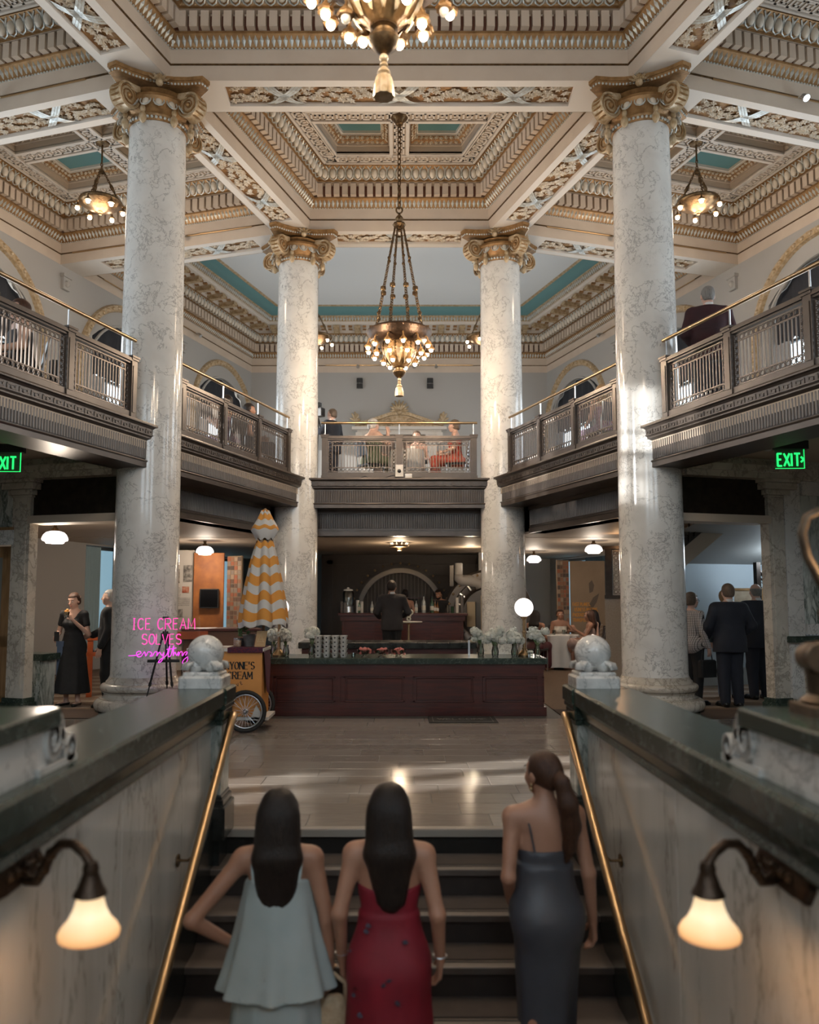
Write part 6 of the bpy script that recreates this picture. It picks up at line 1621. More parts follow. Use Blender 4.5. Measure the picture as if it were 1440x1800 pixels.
# ================================================================== PEOPLE
class SDF:
    def __init__(s, lo, hi, vx):
        s.vx = vx; s.lo = np.array(lo, float) - 3 * vx
        s.n = np.ceil((np.array(hi) + 3 * vx - s.lo) / vx).astype(int) + 1
        s.f = np.full(s.n, 9.0, np.float32)
    def grid(s, lo, hi):
        i0 = np.clip(np.floor((np.array(lo) - s.lo) / s.vx).astype(int), 0, s.n - 1)
        i1 = np.clip(np.ceil((np.array(hi) - s.lo) / s.vx).astype(int) + 1, 1, s.n)
        ax = [s.lo[k] + s.vx * np.arange(i0[k], i1[k]) for k in range(3)]
        X, Y, Z = np.meshgrid(*ax, indexing='ij', sparse=True)
        return tuple(slice(i0[k], i1[k]) for k in range(3)), X, Y, Z
    def union(s, sl, d, k):
        a = s.f[sl]
        if k <= 0: s.f[sl] = np.minimum(a, d); return
        h = np.clip(.5 + .5 * (a - d) / k, 0, 1)
        s.f[sl] = a * (1 - h) + d * h - k * h * (1 - h)
    def cone(s, a, b, r1, r2, k=.02):
        a = np.array(a, float); b = np.array(b, float); m = max(r1, r2) + k + 2 * s.vx
        sl, X, Y, Z = s.grid(np.minimum(a, b) - m, np.maximum(a, b) + m)
        v = b - a; L2 = max(v @ v, 1e-9)
        t = np.clip(((X - a[0]) * v[0] + (Y - a[1]) * v[1] + (Z - a[2]) * v[2]) / L2, 0, 1)
        d = np.sqrt((X - a[0] - v[0] * t) ** 2 + (Y - a[1] - v[1] * t) ** 2 + (Z - a[2] - v[2] * t) ** 2) - (r1 + (r2 - r1) * t)
        s.union(sl, d.astype(np.float32), k)
    def ell(s, c, r, k=.02, M=None):
        c = np.array(c, float); r = np.array(r, float); m = r.max() + k + 2 * s.vx
        sl, X, Y, Z = s.grid(c - m, c + m)
        x, y, z = X - c[0], Y - c[1], Z - c[2]
        if M is not None:
            x, y, z = (M[0][0] * x + M[1][0] * y + M[2][0] * z, M[0][1] * x + M[1][1] * y + M[2][1] * z, M[0][2] * x + M[1][2] * y + M[2][2] * z)
        k0 = np.sqrt((x / r[0]) ** 2 + (y / r[1]) ** 2 + (z / r[2]) ** 2)
        k1 = np.sqrt((x / r[0] ** 2) ** 2 + (y / r[1] ** 2) ** 2 + (z / r[2] ** 2) ** 2) + 1e-9
        s.union(sl, (k0 * (k0 - 1) / k1).astype(np.float32), k)
    def skirt(s, prof, n=0, amp=0.0, ph=0.0, k=.02, wob=0.0):
        """prof: (z, cx, cy, rx, ry) from top to bottom; folds deepen towards the hem"""
        P = sorted(prof); zs = [p[0] for p in P]
        mx = max(max(p[3], p[4]) for p in P) * (1 + amp) + .05
        lo = (min(p[1] for p in P) - mx, min(p[2] for p in P) - mx, zs[0] - .03); hi = (max(p[1] for p in P) + mx, max(p[2] for p in P) + mx, zs[-1] + .03)
        sl, X, Y, Z = s.grid(lo, hi); zz = Z.ravel()
        I = lambda j: np.interp(zz, zs, [p[j] for p in P]).reshape(1, 1, -1)
        cx_, cy_, rx, ry = I(1), I(2), I(3), I(4)
        u, v = (X - cx_) / rx, (Y - cy_) / ry
        rho = np.sqrt(u * u + v * v)
        g = 1.0
        if n:
            th = np.arctan2(v, u); dep = np.clip((zs[-1] - Z) / max(1e-6, zs[-1] - zs[0]), 0, 1) ** .8
            g = 1 + amp * dep * (.6 * np.cos(n * th + ph) + .4 * np.cos((n * 1.7) // 1 * th + 2 * ph + 1) + wob * np.cos(2 * th + ph))
        d = (rho / g - 1) * np.minimum(rx, ry)
        d = np.maximum(d, np.maximum(Z - zs[-1], zs[0] - Z))
        s.union(sl, d.astype(np.float32), k)
    def clip(s, fn):
        _, X, Y, Z = s.grid(s.lo, s.lo + s.vx * s.n)
        s.f = np.maximum(s.f, np.broadcast_to(fn(X, Y, Z), s.f.shape).astype(np.float32))
    def mesh(s, adapt=.0):
        g = vdb.FloatGrid(); g.background = 3 * s.vx
        g.copyFromArray(np.clip(s.f, -3 * s.vx, 3 * s.vx).astype(np.float32))
        g.transform = vdb.createLinearTransform(voxelSize=s.vx)
        p, t, q = g.convertToPolygons(0.0, adapt)
        return np.asarray(p) + s.lo, np.asarray(t), np.asarray(q)

def sdf_object(S, name, mat, parent, smooth=True, adapt=.0):
    p, t, q = S.mesh(adapt)
    me = bpy.data.meshes.new(name)
    fs = [tuple(x) for x in t.tolist()] + [tuple(x) for x in q.tolist()]
    me.from_pydata(p.tolist(), [], fs); me.materials.append(mat)
    me.flip_normals()
    me.polygons.foreach_set('use_smooth', [True] * len(me.polygons)); me.update()
    o = bpy.data.objects.new(name, me); link(o, parent); return o

def V3(*a): return np.array(a, float)
def basis(z, fwd=(0, 1, 0)):
    z = V3(*z); z = z / np.linalg.norm(z); f = V3(*fwd); x = np.cross(f, z); x = x / np.linalg.norm(x); y = np.cross(z, x)
    return np.stack([x, y, z], 1)

class Person:
    """joints in metres for a 1.70 m figure facing +Y; k scales the build"""
    def __init__(s, name, label, loc, facing, skin, J=None, female=True, h=1.70, vx=.011, group=None, wide=1.0):
        s.t = thing(name, label, 'person', loc, 0, group); s.t.rotation_euler = (0, 0, R(facing)); s.t.scale = (h / 1.7,) * 3
        s.skin = skin; s.vx = vx; s.fem = female; s.w = wide
        sh = .165 if female else .190; sz = 1.38 if female else 1.365
        d = dict(pel=(0, 0, .95), chest=(0, .0, 1.27), neck=(0, -.01, 1.42), head=(0, .015, 1.585), look=0.0, nod=0.0,
                 shR=(sh, -.005, sz), shL=(-sh, -.005, sz), elR=(sh + .07, -.03, 1.11), elL=(-sh - .07, -.03, 1.11),
                 wrR=(sh + .08, .07, .88), wrL=(-sh - .08, .07, .88), haR=(.0, .25, -1), haL=(.0, .25, -1), grip=.35,
                 hipR=(.085, 0, .92), hipL=(-.085, 0, .92), knR=(.09, .02, .49), knL=(-.09, .02, .49), anR=(.095, -.02, .08), anL=(-.095, -.02, .08), toeR=(.03, .2), toeL=(-.03, .2))
        if J: d.update(J)
        s.J = {k: (V3(*v) if isinstance(v, tuple) and len(v) == 3 else v) for k, v in d.items()}
    def space(s, lo=None, hi=None):
        P = np.array([v for k, v in s.J.items() if isinstance(v, np.ndarray) and not k.startswith('ha')])
        return SDF(P.min(0) - .24 if lo is None else lo, P.max(0) + .24 if hi is None else hi, s.vx)
    def torso(s, S, g=0.0, k=.05):
        J = s.J; w = s.w; up = J['chest'] - J['pel']; sh = J['shR'] - J['shL']; f = np.cross(up, sh); f = f if abs(f).sum() > 1e-6 else V3(0, 1, 0)
        B = basis(up, f); c, p = J['chest'], J['pel']; L = np.linalg.norm(up)
        def at(x, y, z): return p + B @ V3(x, y, z * L / .32)
        if s.fem:
            S.ell(at(0, -.005, -.02), V3(.162 * w, .115 * w, .125) + g, k, B); S.ell(at(0, 0, .13), V3(.118 * w, .088 * w, .15) + g, k, B); S.ell(at(0, .0, .30), V3(.140 * w, .098 * w, .165) + g, k, B)
            for q in (1, -1):
                S.ell(at(.065 * q, .085, .285), V3(.058, .055, .058) + g, .035, B); S.ell(at(.075 * q, -.075, -.06), V3(.085, .08, .09) + g, k, B)
        else:
            S.ell(at(0, 0, -.02), V3(.158 * w, .118 * w, .13) + g, k, B); S.ell(at(0, .01, .13), V3(.150 * w, .112 * w, .17) + g, k, B); S.ell(at(0, 0, .31), V3(.178 * w, .115 * w, .18) + g, k, B)
            for q in (1, -1): S.ell(at(.07 * q, -.07, -.06), V3(.085, .075, .09) + g, k, B)
        r = .048 if s.fem else .058
        m = J['shR'] * .5 + J['shL'] * .5 + V3(0, 0, -.02)
        for q in 'RL': S.cone(m, J['sh' + q], r + .028 + g, r + g, .05); S.cone(J['neck'] + V3(0, 0, .015), J['sh' + q] * .72 + J['neck'] * .28, .042 + g * .7, .040 + g * .7, .05)
    def arm(s, S, q, g=0.0, fore=True, g2=None, fr=1.0):
        J = s.J; m = 1.0 if s.fem else 1.22; m *= (.5 + .5 * s.w)
        S.cone(J['sh' + q], J['el' + q], .046 * m + g, .034 * m + g, .03)
        if fore:
            e = J['el' + q] + (J['wr' + q] - J['el' + q]) * fr; g2 = g if g2 is None else g2
            S.cone(J['el' + q], e, .036 * m + g2, (.036 + (.024 - .036) * fr) * m + g2, .02)
    def hand(s, S, q):
        J = s.J; m = 1.0 if s.fem else 1.12; w = J['wr' + q]; d = J['ha' + q]; d = d / np.linalg.norm(d)
        sg = 1 if q == 'R' else -1
        # palm faces the body: side axis = front/back
        side = np.cross(d, V3(sg, 0, 0)); n_ = np.linalg.norm(side); side = side / n_ if n_ > .2 else V3(0, 1, 0)
        if side[1] < 0: side = -side
        pal = np.cross(side, d)
        if pal[0] * sg > 0: pal = -pal     # towards the body
        kn = w + d * .085 * m
        for o in (-.022, 0, .022): S.cone(w + d * .012 + side * o * .5, kn + side * o, .016 * m, .0135 * m, .012)
        gr = J['grip']
        for i, (o, l) in enumerate(((.030, .068), (.010, .078), (-.011, .072), (-.031, .056))):
            b = kn + side * o * m; c = gr * (.8 + .15 * i)
            d1 = d * math.cos(c) + pal * math.sin(c); d2 = d * math.cos(2.1 * c) + pal * math.sin(2.1 * c)
            m1 = b + d1 * l * .55 * m; S.cone(b - d * .01, m1, .0098 * m, .0086 * m, .004); S.cone(m1, m1 + d2 * l * .5 * m, .0086 * m, .0068 * m, .002)
        b = w + d * .028 + side * .024; e = b + (d * .6 + side * .7 + pal * .25) * .042 * m; S.cone(b, e, .0135 * m, .010 * m, .01); S.cone(e, e + (d * .9 + side * .25 + pal * .35) * .034 * m, .010 * m, .0075 * m, .003)
    def leg(s, S, q, g=0.0, g2=None, fr=1.0):
        J = s.J; m = (1.0 if s.fem else 1.05) * (.4 + .6 * s.w); g2 = g if g2 is None else g2
        S.cone(J['hip' + q], J['kn' + q], .085 * m + g, .054 * m + g, .04)
        e = J['kn' + q] + (J['an' + q] - J['kn' + q]) * fr
        S.cone(J['kn' + q], e, .052 * m + g2, (.052 - .017 * fr) * m + g2, .03)
        if g == 0:
            c = J['kn' + q] * .68 + J['an' + q] * .32; S.ell(c + V3(0, -.018, 0), (.05 * m, .05 * m, .12), .03)
    def foot(s, S, q, g=0.0, heel=.0):
        J = s.J; a = J['an' + q]; t = J['toe' + q]; tz = a[2] - .055 - heel
        S.cone(a, a + V3(0, -.03, -.035), .036 + g, .034 + g, .02); S.cone(a + V3(0, -.03, -.04), V3(a[0] + t[0], a[1] + t[1] * .72, tz + .01), .033 + g, .030 + g, .02)
        S.cone(V3(a[0] + t[0], a[1] + t[1] * .72, tz + .01), V3(a[0] + t[0] * 1.2, a[1] + t[1] * .95, tz), .032 + g, .022 + g, .015)
    def headM(s):
        return np.array(Matrix.Rotation(R(s.J['look']), 3, 'Z') @ Matrix.Rotation(R(s.J['nod']), 3, 'X'))
    def headshape(s, S):
        J = s.J; h = J['head']; B = s.headM(); at = lambda x, y, z: h + B @ V3(x, y, z)
        S.cone(J['neck'] + V3(0, 0, -.02), h + B @ V3(0, -.02, -.06), .05 if s.fem else .06, .047 if s.fem else .056, .025)
        S.ell(at(0, -.012, .025), (.074, .092, .088), .02, B); S.ell(at(0, .028, -.03), (.056, .062, .075), .03, B); S.ell(at(0, .055, -.075), (.03, .028, .026), .025, B)
        S.ell(at(0, .05, .035), (.05, .035, .03), .02, B)      # brow
        for q in (1, -1): S.ell(at(.036 * q, .062, -.025), (.024, .02, .024), .02, B); S.ell(at(.076 * q, -.005, -.01), (.010, .022, .032), .006, B)
        S.cone(at(0, .082, .018), at(0, .104, -.022), .008, .013, .010); S.cone(at(-.016, .088, -.052), at(.016, .088, -.052), .008, .008, .006); S.cone(at(-.012, .086, -.062), at(.012, .086, -.062), .008, .008, .004)
    def body(s, legs=True, feet=True, hands=True):
        S = s.space(); s.torso(S); s.headshape(S)
        for q in 'RL':
            s.arm(S, q)
            if hands: s.hand(S, q)
            if legs: s.leg(S, q)
            if legs and feet: s.foot(S, q)
        o = sdf_object(S, 'body', s.skin, s.t, adapt=.05); s.bodyo = o
        return o
    def eyes(s):
        h = s.J['head']; B = s.headM(); b = MB(); c = MB()
        for q in (1, -1):
            p = h + B @ V3(.031 * q, .078, .005); b.ball(tuple(p), .0125, 8, 6); p2 = h + B @ V3(.031 * q, .0865, .005); c.ball(tuple(p2), .0062, 6, 5)
            c.tube([tuple(h + B @ V3(.031 * q + dx,   .086 - abs(dx) * .25, .031 + .004 * (1 - (dx / .02) ** 2))) for dx in (-.02, -.01, 0, .01, .02)], .0032, 5)
        o = b.build('eyeball', M['eye_white'], s.t, smooth=True); c.build('iris', M['eye_dark'], o, smooth=True)
        m = MB(); m.tube([tuple(h + B @ V3(x, .094 - abs(x) * .35, -.057 + abs(x) * .12)) for x in (-.022, -.012, 0, .012, .022)], [.003, .006, .007, .006, .003], 6)
        m.build('lips', M['lips'], s.t, smooth=True)
    def part(s, name, mat, fn, clips=(), lo=None, hi=None, adapt=.05):
        S = s.space(lo, hi); fn(S)
        for c in clips: S.clip(c)
        return sdf_object(S, name, mat, s.t, adapt=adapt)
    # ---- wardrobes
    def suit(s, cloth, shirt, shoe, trouser=None, hem=.80, jacket=True, tie=False):
        J = s.J; g = .02
        def jk(S):
            s.torso(S, g, .06)
            for q in 'RL': s.arm(S, q, g, True, g + .002, .93)
            if J['pel'][2] > .8:
                p = J['pel']; S.skirt([(1.12, p[0], p[1] + .005, .165 * s.w, .125 * s.w), (.98, p[0], p[1], .185 * s.w, .145 * s.w), (hem, p[0], p[1] - .005, .20 * s.w, .155 * s.w)], 5, .02, .6, .05)
        def neck(X, Y, Z):  # V opening in front, collar at the back
            n = J['neck']; return (Z - (n[2] + .035)) - np.maximum(0, 0) + np.clip((Y - n[1]) * 1.0, 0, .2) * (np.abs(X - n[0]) < .045) * 1.2
        s.part('jacket' if jacket else 'shirt', cloth, jk, [neck])
        def tr(S):
            for q in 'RL': s.leg(S, q, .018, .028)
            S.ell(J['pel'] + V3(0, -.005, -.03), V3(.17 * s.w, .13 * s.w, .13), .05)
        s.part('trousers', trouser or cloth, tr, [lambda X, Y, Z: Z - (J['pel'][2] + .08)])
        def cs(S): S.cone(J['neck'] + V3(0, -.005, -.04), J['neck'] + V3(0, 0, .045), .078, .062, .02)
        if jacket: s.part('shirt_collar', shirt, cs, [lambda X, Y, Z: Z - (J['neck'][2] + .055) + np.clip(Y - J['neck'][1], -.05, .05) * .8])
        for q in 'RL': s.part('shoe', shoe, lambda S: s.foot(S, q, .009), [lambda X, Y, Z: Z - (J['an' + q][2] + .03)], lo=J['an' + q] - V3(.14, .2, .14), hi=J['an' + q] + V3(.14, .34, .12))
    def shortair(s, mat, bald=0.0, name='hair', vol=.012):
        h = s.J['head']; B = s.headM(); at = lambda x, y, z: h + B @ V3(x, y, z)
        def fn(S): S.ell(at(0, -.018, .03), (.074 + vol, .090 + vol, .086 + vol), .02, B); S.ell(at(0, -.055, -.02), (.064 + vol * .6, .05 + vol, .07), .02, B)
        def face(X, Y, Z):
            x, y, z = X - h[0], Y - h[1], Z - h[2]
            ly = B[0][1] * x + B[1][1] * y + B[2][1] * z; lz = B[0][2] * x + B[1][2] * y + B[2][2] * z
            return np.minimum(np.maximum(ly + .005 - np.clip(lz * 0 , 0, 1), .062 - lz), np.maximum(ly - .075, .0 * lz - .2)) if False else np.maximum(np.minimum(ly - .01, .068 - lz), -.068 - lz)
        cl = [face]
        if bald: cl.append(lambda X, Y, Z: (Z - (h[2] + bald)))
        return s.part(name, mat, fn, cl, lo=h - .16, hi=h + .16)
    def longhair(s, mat, drop, width=.085, back=.075, name='hair', side=0.0, n=6, taper=.7, forelock=.03):
        """falls from the crown down the back to z = head - drop"""
        h = s.J['head']; B = s.headM(); at = lambda x, y, z: h + B @ V3(x, y, z); nk = s.J['neck']
        def fn(S):
            S.ell(at(0, -.02, .028), (.092, .104, .098), .02, B); S.ell(at(0, -.06, -.05), (.09, .07, .10), .03, B)
            for i in range(n):
                u = (i + .5) / n * 2 - 1; x0 = u * width
                p0 = at(x0 * .8, -.05 - .03 * (1 - u * u), -.0); p1 = V3(nk[0] + x0 * 1.1 + side * .5, nk[1] - back - .035 * (1 - u * u), nk[2] - .02)
                e = h[2] - drop + .03 * abs(u) + .015 * math.sin(i * 2.7); p2 = V3(nk[0] + x0 * taper + side, nk[1] - back - .03 * (1 - u * u), e)
                S.cone(p0, p1, .042, .038, .04); S.cone(p1, p2, .038, .018, .035)
            for q in (1, -1): S.cone(at(.068 * q, .01, .03), at(.082 * q, -.02, -.09), .026, .026, .02)
        def face(X, Y, Z):
            x, y, z = X - h[0], Y - h[1], Z - h[2]
            ly = B[0][1] * x + B[1][1] * y + B[2][1] * z; lz = B[0][2] * x + B[1][2] * y + B[2][2] * z; lx = B[0][0] * x + B[1][0] * y + B[2][0] * z
            return np.minimum(np.minimum(ly - forelock, .07 - lz), .066 - np.abs(lx) + 0 * lz)
        return s.part(name, mat, fn, [face], lo=V3(h[0] - .25, h[1] - .34, h[2] - drop - .06), hi=h + .18)

def hairmat(name, c1, c2, rough=.38):
    m = mat(name, c1, rough, col2=c2, scale=18, stretch=(9, 9, .6), bump=.5, bscale=30, spec=.3); return m
M['skin_tan'] = mat('tan_skin', (.34, .175, .11), .5, col2=(.31, .155, .098), scale=10)
M['skin_fair'] = mat('fair_skin', (.60, .38, .29), .45, col2=(.56, .34, .26), scale=10)
M['skin_warm'] = mat('warm_skin', (.38, .195, .125), .5, col2=(.355, .178, .112), scale=10)
M['skin_brown'] = mat('brown_skin', (.27, .14, .085), .45, col2=(.24, .12, .075), scale=10)
M['eye_white'] = mat('eye_white', (.7, .68, .65), .2); M['eye_dark'] = mat('dark_iris_and_brow', (.02, .013, .01), .25); M['lips'] = mat('lip_colour', (.42, .13, .11), .4)
M['hair_black'] = hairmat('black_hair', (.010, .007, .006), (.022, .014, .011))
M['hair_brown'] = hairmat('dark_brown_hair', (.040, .018, .011), (.075, .034, .019))
M['hair_grey'] = hairmat('grey_hair', (.26, .245, .23), (.15, .14, .13), .5)
M['hair_ash'] = hairmat('ash_brown_hair', (.17, .12, .085), (.10, .07, .05), .5)
M['hair_white'] = hairmat('white_hair', (.60, .57, .53), (.45, .42, .39), .5)
M['hair_blond'] = hairmat('blond_hair', (.38, .25, .13), (.25, .155, .075), .45)
def cloth(name, c, c2=None, rough=.85, scale=6, bump=.15, bscale=25, **k): return mat(name, c, rough, col2=c2, scale=scale, bump=bump, bscale=bscale, **k)
M['navy'] = cloth('navy_wool', (.012, .015, .024), (.016, .019, .030))
M['blacksuit'] = cloth('charcoal_wool', (.028, .026, .028), (.036, .033, .035))
M['maroon'] = cloth('dark_maroon_jacket', (.045, .010, .014), (.022, .008, .012), scale=3)
M['blackcloth'] = cloth('black_fabric', (.009, .009, .010), (.014, .014, .015))
M['shirt_white'] = cloth('white_shirt', (.62, .62, .62)); M['shoe'] = mat('black_leather', (.010, .010, .010), .25)
M['denim'] = cloth('blue_denim', (.10, .14, .22))
# ---- the three women on the stairs
def zstep(k): return -RISE * k
M['sage'] = cloth('pale_sage_crepe', (.36, .41, .405), (.32, .375, .37), .75, bump=.1)
M['red_dress'] = cloth('crimson_print_dress', (.21, .006, .018), (.16, .005, .014), .7)
M['slate'] = cloth('slate_blue_satin', (.060, .062, .074), (.050, .052, .063), .48, bump=.25, bscale=9)

def stair_feet(kR, kL, yR=0, yL=0):
    pass

def woman_sage():
    p = Person('person', 'woman in a pale sage tiered dress climbing the stairs, hand on hip, long black hair', (-.545, 3.80, zstep(5.9)), 4, M['skin_tan'], dict(
        elR=(.235, -.02, 1.10), wrR=(.245, .02, .86), haR=(.02, .1, -1), grip=.55,
        elL=(-.385, -.10, 1.14), wrL=(-.215, .03, .985), haL=(.75, .45, -.35),
        anR=(.08, .10, .24), knR=(.09, .16, .62), anL=(-.08, -.16, .10), knL=(-.085, -.02, .50)), h=1.60, vx=.0072)
    p.body(feet=True)
    J = p.J
    def top(S):
        S.skirt([(1.315, 0, -.005, .150, .112), (1.24, 0, 0, .160, .122), (1.06, 0, -.005, .195, .150), (.90, 0, -.01, .235, .185), (.80, 0, -.015, .265, .21)], 8, .085, .4, .01, .3)
    p.part('upper_tier', M['sage'], top, [lambda X, Y, Z: Z - 1.315 + .10 * (X / .15) ** 2 * .3])
    def low(S):
        S.skirt([(.95, 0, -.01, .18, .15), (.62, 0, -.01, .215, .18), (.2, 0, -.01, .27, .24), (.10, 0, -.01, .28, .25)], 7, .10, 1.0, .01, .3)
    p.part('lower_tier', M['sage'], low)
    b = MB()
    for q in (1, -1): b.tube([(q * .105, -.115, 1.30), (q * .115, -.085, 1.37), (q * .118, -.02, 1.428), (q * .11, .07, 1.40), (q * .10, .105, 1.31)], .006, 6)
    b.build('shoulder_strap', M['sage'], p.t)
    p.longhair(M['hair_black'], .44, .080, .060, taper=1.0, n=7)
    b = MB(); w = J['wrR']; b.tube([(w[0] + .032 * math.cos(a), w[1] + .030 * math.sin(a), w[2] + .01) for a in [2 * math.pi * k / 16 for k in range(16)]], .004, 5, closed=True); b.build('bangle', M['brass'], p.t)
    return p
woman_sage()

def woman_red():
    p = Person('person', 'woman in a strapless crimson dress in the middle of the stairs, long straight black hair', (-.045, 3.78, zstep(5.9)), -3, M['skin_warm'], dict(
        elR=(.225, -.06, 1.13), wrR=(.235, .04, .90), elL=(-.225, -.06, 1.13), wrL=(-.225, .05, .90), haR=(-.05, .3, -1), haL=(.05, .3, -1), grip=.5,
        anR=(.08, -.14, .10), knR=(.085, .0, .50), anL=(-.08, .14, .25), knL=(-.09, .18, .63)), h=1.63, vx=.0072)
    p.body()
    def dr(S):
        p.torso(S, .009, .05)
        S.skirt([(1.10, 0, -.0, .118, .09), (1.0, 0, -.012, .155, .128), (.92, 0, -.018, .178, .155), (.84, 0, -.018, .186, .165), (.5, 0, -.01, .205, .19), (.1, 0, -.02, .26, .25)], 7, .07, .2, .07, .35)
    p.part('dress', M['red_dress'], dr, [lambda X, Y, Z: Z - 1.235 - .02 * np.abs(X) / .15])
    fl = MB()
    rr = random.Random(3)
    for k in range(16):
        a = R(rr.uniform(200, 340)); z = rr.uniform(.3, 1.1); rx = np.interp(z, [.1, .5, .86, 1.0, 1.15], [.26, .215, .196, .175, .135]); ry = np.interp(z, [.1, .5, .86, 1.0, 1.15], [.25, .2, .175, .15, .108])
        c = Vector((rx * 1.03 * math.cos(a), -.015 + ry * 1.04 * math.sin(a), z)); X = Vector((-math.sin(a), math.cos(a), 0)); Z = Vector((0, 0, 1)); N = Vector((math.cos(a), math.sin(a), 0))
        an = rr.uniform(-1, 1); leaf_shape(fl, c - N * .014, X * math.cos(an) + Z * math.sin(an), Z * math.cos(an) - X * math.sin(an), N, .016)
    M['flower_print'] = mat('blue_grey_print', (.07, .06, .09), .8)
    fl.build('flower_print', M['flower_print'], p.t)['kind'] = 'stuff'
    p.longhair(M['hair_black'], .41, .082, .058, side=.012, taper=.72, n=7)
    for q in 'RL':
        b = MB(); w = p.J['wr' + q]; b.tube([(w[0] + .031 * math.cos(a), w[1] + .029 * math.sin(a), w[2] + .012) for a in [2 * math.pi * k / 16 for k in range(16)]], .004, 5, closed=True); b.build('bracelet', M['steel'], p.t)
woman_red()

def woman_slate():
    p = Person('person', 'woman in a slate satin slip dress with brown ponytail on the right of the stairs', (.69, 4.02, zstep(5)), 6, M['skin_warm'], dict(
        look=28.0, elR=(.215, -.05, 1.10), wrR=(.255, .02, .84), haR=(.1, .2, -1), elL=(-.205, -.07, 1.10), wrL=(-.155, .10, .93), haL=(.35, .5, -.8), grip=.45,
        anR=(.08, .12, .25), knR=(.085, .19, .63), anL=(-.06, -.12, .09), knL=(-.075, -.01, .50)), h=1.58, vx=.0072)
    p.body()
    def dr(S):
        p.torso(S, .009, .05)
        S.skirt([(1.12, 0, 0, .112, .086), (1.0, 0, -.010, .140, .118), (.90, .003, -.018, .162, .148), (.80, .004, -.016, .166, .156), (.6, .0, -.0, .152, .158), (.36, .0, .01, .138, .152)], 5, .06, .9, .09, .5)
    p.part('slip_dress', M['slate'], dr, [lambda X, Y, Z: Z - (1.225 + .05 * np.clip(Y / .1, 0, 1)) - .0 * X])
    b = MB()
    for q in (1, -1): b.tube([(q * .075, -.098, 1.225), (q * .095, -.085, 1.34), (q * .105, -.02, 1.425), (q * .10, .07, 1.39), (q * .075, .12, 1.27)], .005, 6)
    b.build('thin_strap', M['slate'], p.t)
    h = p.J['head']; B = p.headM(); at = lambda x, y, z: h + B @ V3(x, y, z)
    def hair(S):
        S.ell(at(0, -.018, .028), (.084, .102, .096), .02, B); S.ell(at(0, -.08, -.01), (.06, .05, .06), .03, B)
    def face(X, Y, Z):
        x, y, z = X - h[0], Y - h[1], Z - h[2]; ly = B[0][1] * x + B[1][1] * y + B[2][1] * z; lz = B[0][2] * x + B[1][2] * y + B[2][2] * z
        return np.maximum(np.minimum(ly - .028, .066 - lz), -.052 - lz + np.clip(ly + .03, -1, 0) * .3)
    hr = p.part('hair', M['hair_brown'], hair, [face], lo=h - .17, hi=h + .17)
    def pony(S):
        a = at(0, -.115, .01); S.cone(a, a + V3(.01, -.03, -.03), .03, .038, .02)
        pts = [a + V3(.01, -.03, -.03), a + V3(.035, -.045, -.13), a + V3(.055, -.03, -.24), a + V3(.05, -.01, -.35), a + V3(.035, .0, -.42)]
        for i in range(4): S.cone(pts[i], pts[i + 1], (.040, .05, .048, .034)[i], (.05, .048, .034, .012)[i], .02)
    p.part('ponytail', M['hair_brown'], pony, lo=h - V3(.2, .35, .62), hi=h + .14)
    e = at(-.078, .0, -.045); b = MB(); b.ball(tuple(e), .009, 8, 6); b.ball(tuple(e + V3(0, 0, -.022)), .011, 8, 6); e = at(.078, .0, -.045); b.ball(tuple(e), .009, 8, 6); b.build('earring', M['brass'], p.t)
    p.eyes()
    sh = M['sandal'] = mat('tan_sandal_leather', (.22, .12, .07), .5)
    for q in 'RL': p.part('sandal', sh, lambda S: p.foot(S, q, .004), [lambda X, Y, Z: Z - (p.J['an' + q][2] - .045)], lo=p.J['an' + q] - V3(.14, .2, .14), hi=p.J['an' + q] + V3(.14, .34, .05))
woman_slate()
# pale bag held by the woman in sage
bag = thing('handbag', 'pale woven clutch bag in the hand of the woman in sage', 'bag', (-.29, 3.80, zstep(5.9) + .42), R(10))
b = MB(); n = 20; v = []; fs = []
for j, (w, d, z) in enumerate(((.10, .03, 0), (.115, .042, .05), (.12, .045, .12), (.10, .035, .19), (.06, .022, .25), (.035, .018, .29))):
    for i in range(n): a = 2 * math.pi * i / n; v.append((w * math.cos(a) * (1 + .05 * math.cos(5 * a)), d * math.sin(a) * (1 + .12 * math.cos(6 * a)), z))
for j in range(5):
    for i in range(n): fs.append((j * n + i, j * n + (i + 1) % n, (j + 1) * n + (i + 1) % n, (j + 1) * n + i))
fs += [tuple(range(n - 1, -1, -1)), tuple(5 * n + i for i in range(n))]
b.add(v, fs); M['straw'] = mat('pale_woven_straw', (.50, .38, .25), .8, col2=(.40, .29, .18), scale=40, bump=.6, bscale=150); b.build('pouch', M['straw'], bag, smooth=True)
b = MB(); b.tube([(-.055, 0, .24), (-.05, 0, .34), (0, 0, .38), (.05, 0, .34), (.055, 0, .24)], .011, 8); b.build('strap', M['straw'], bag, smooth=True)
# ================================================================== BAR, EXHIBITS, TABLES
wv = struct('wall_bar'); M['vault_brown'] = mat('dark_vault_panel', (.034, .026, .021), .5, col2=(.045, .034, .027), scale=2)
b = MB(); b.box(-2.05, 2.3, 21.6, 21.8, 0, 2.66); b.build('dark_panelling', M['vault_brown'], wv)
b = MB()
for (x0, x1, z0, z1) in ((-1.9, -1.75, .1, 2.5), (2.0, 2.15, .1, 2.5), (-1.9, 2.15, 2.4, 2.5), (-1.4, 1.5, 2.12, 2.16), (-1.4, -1.36, .9, 2.16), (1.46, 1.5, .9, 2.16)): b.box(x0, x1, 21.56, 21.6, z0, z1)
b.build('panel_moulding', M['vault_brown'], wv)
b = MB(); b.box(-2.9, -2.05, 20.2, 20.4, 0, 2.66); b.box(2.0, 2.9, 20.6, 20.8, 0, 2.66); b.build('grey_pier', M['wall_grey'], wv)
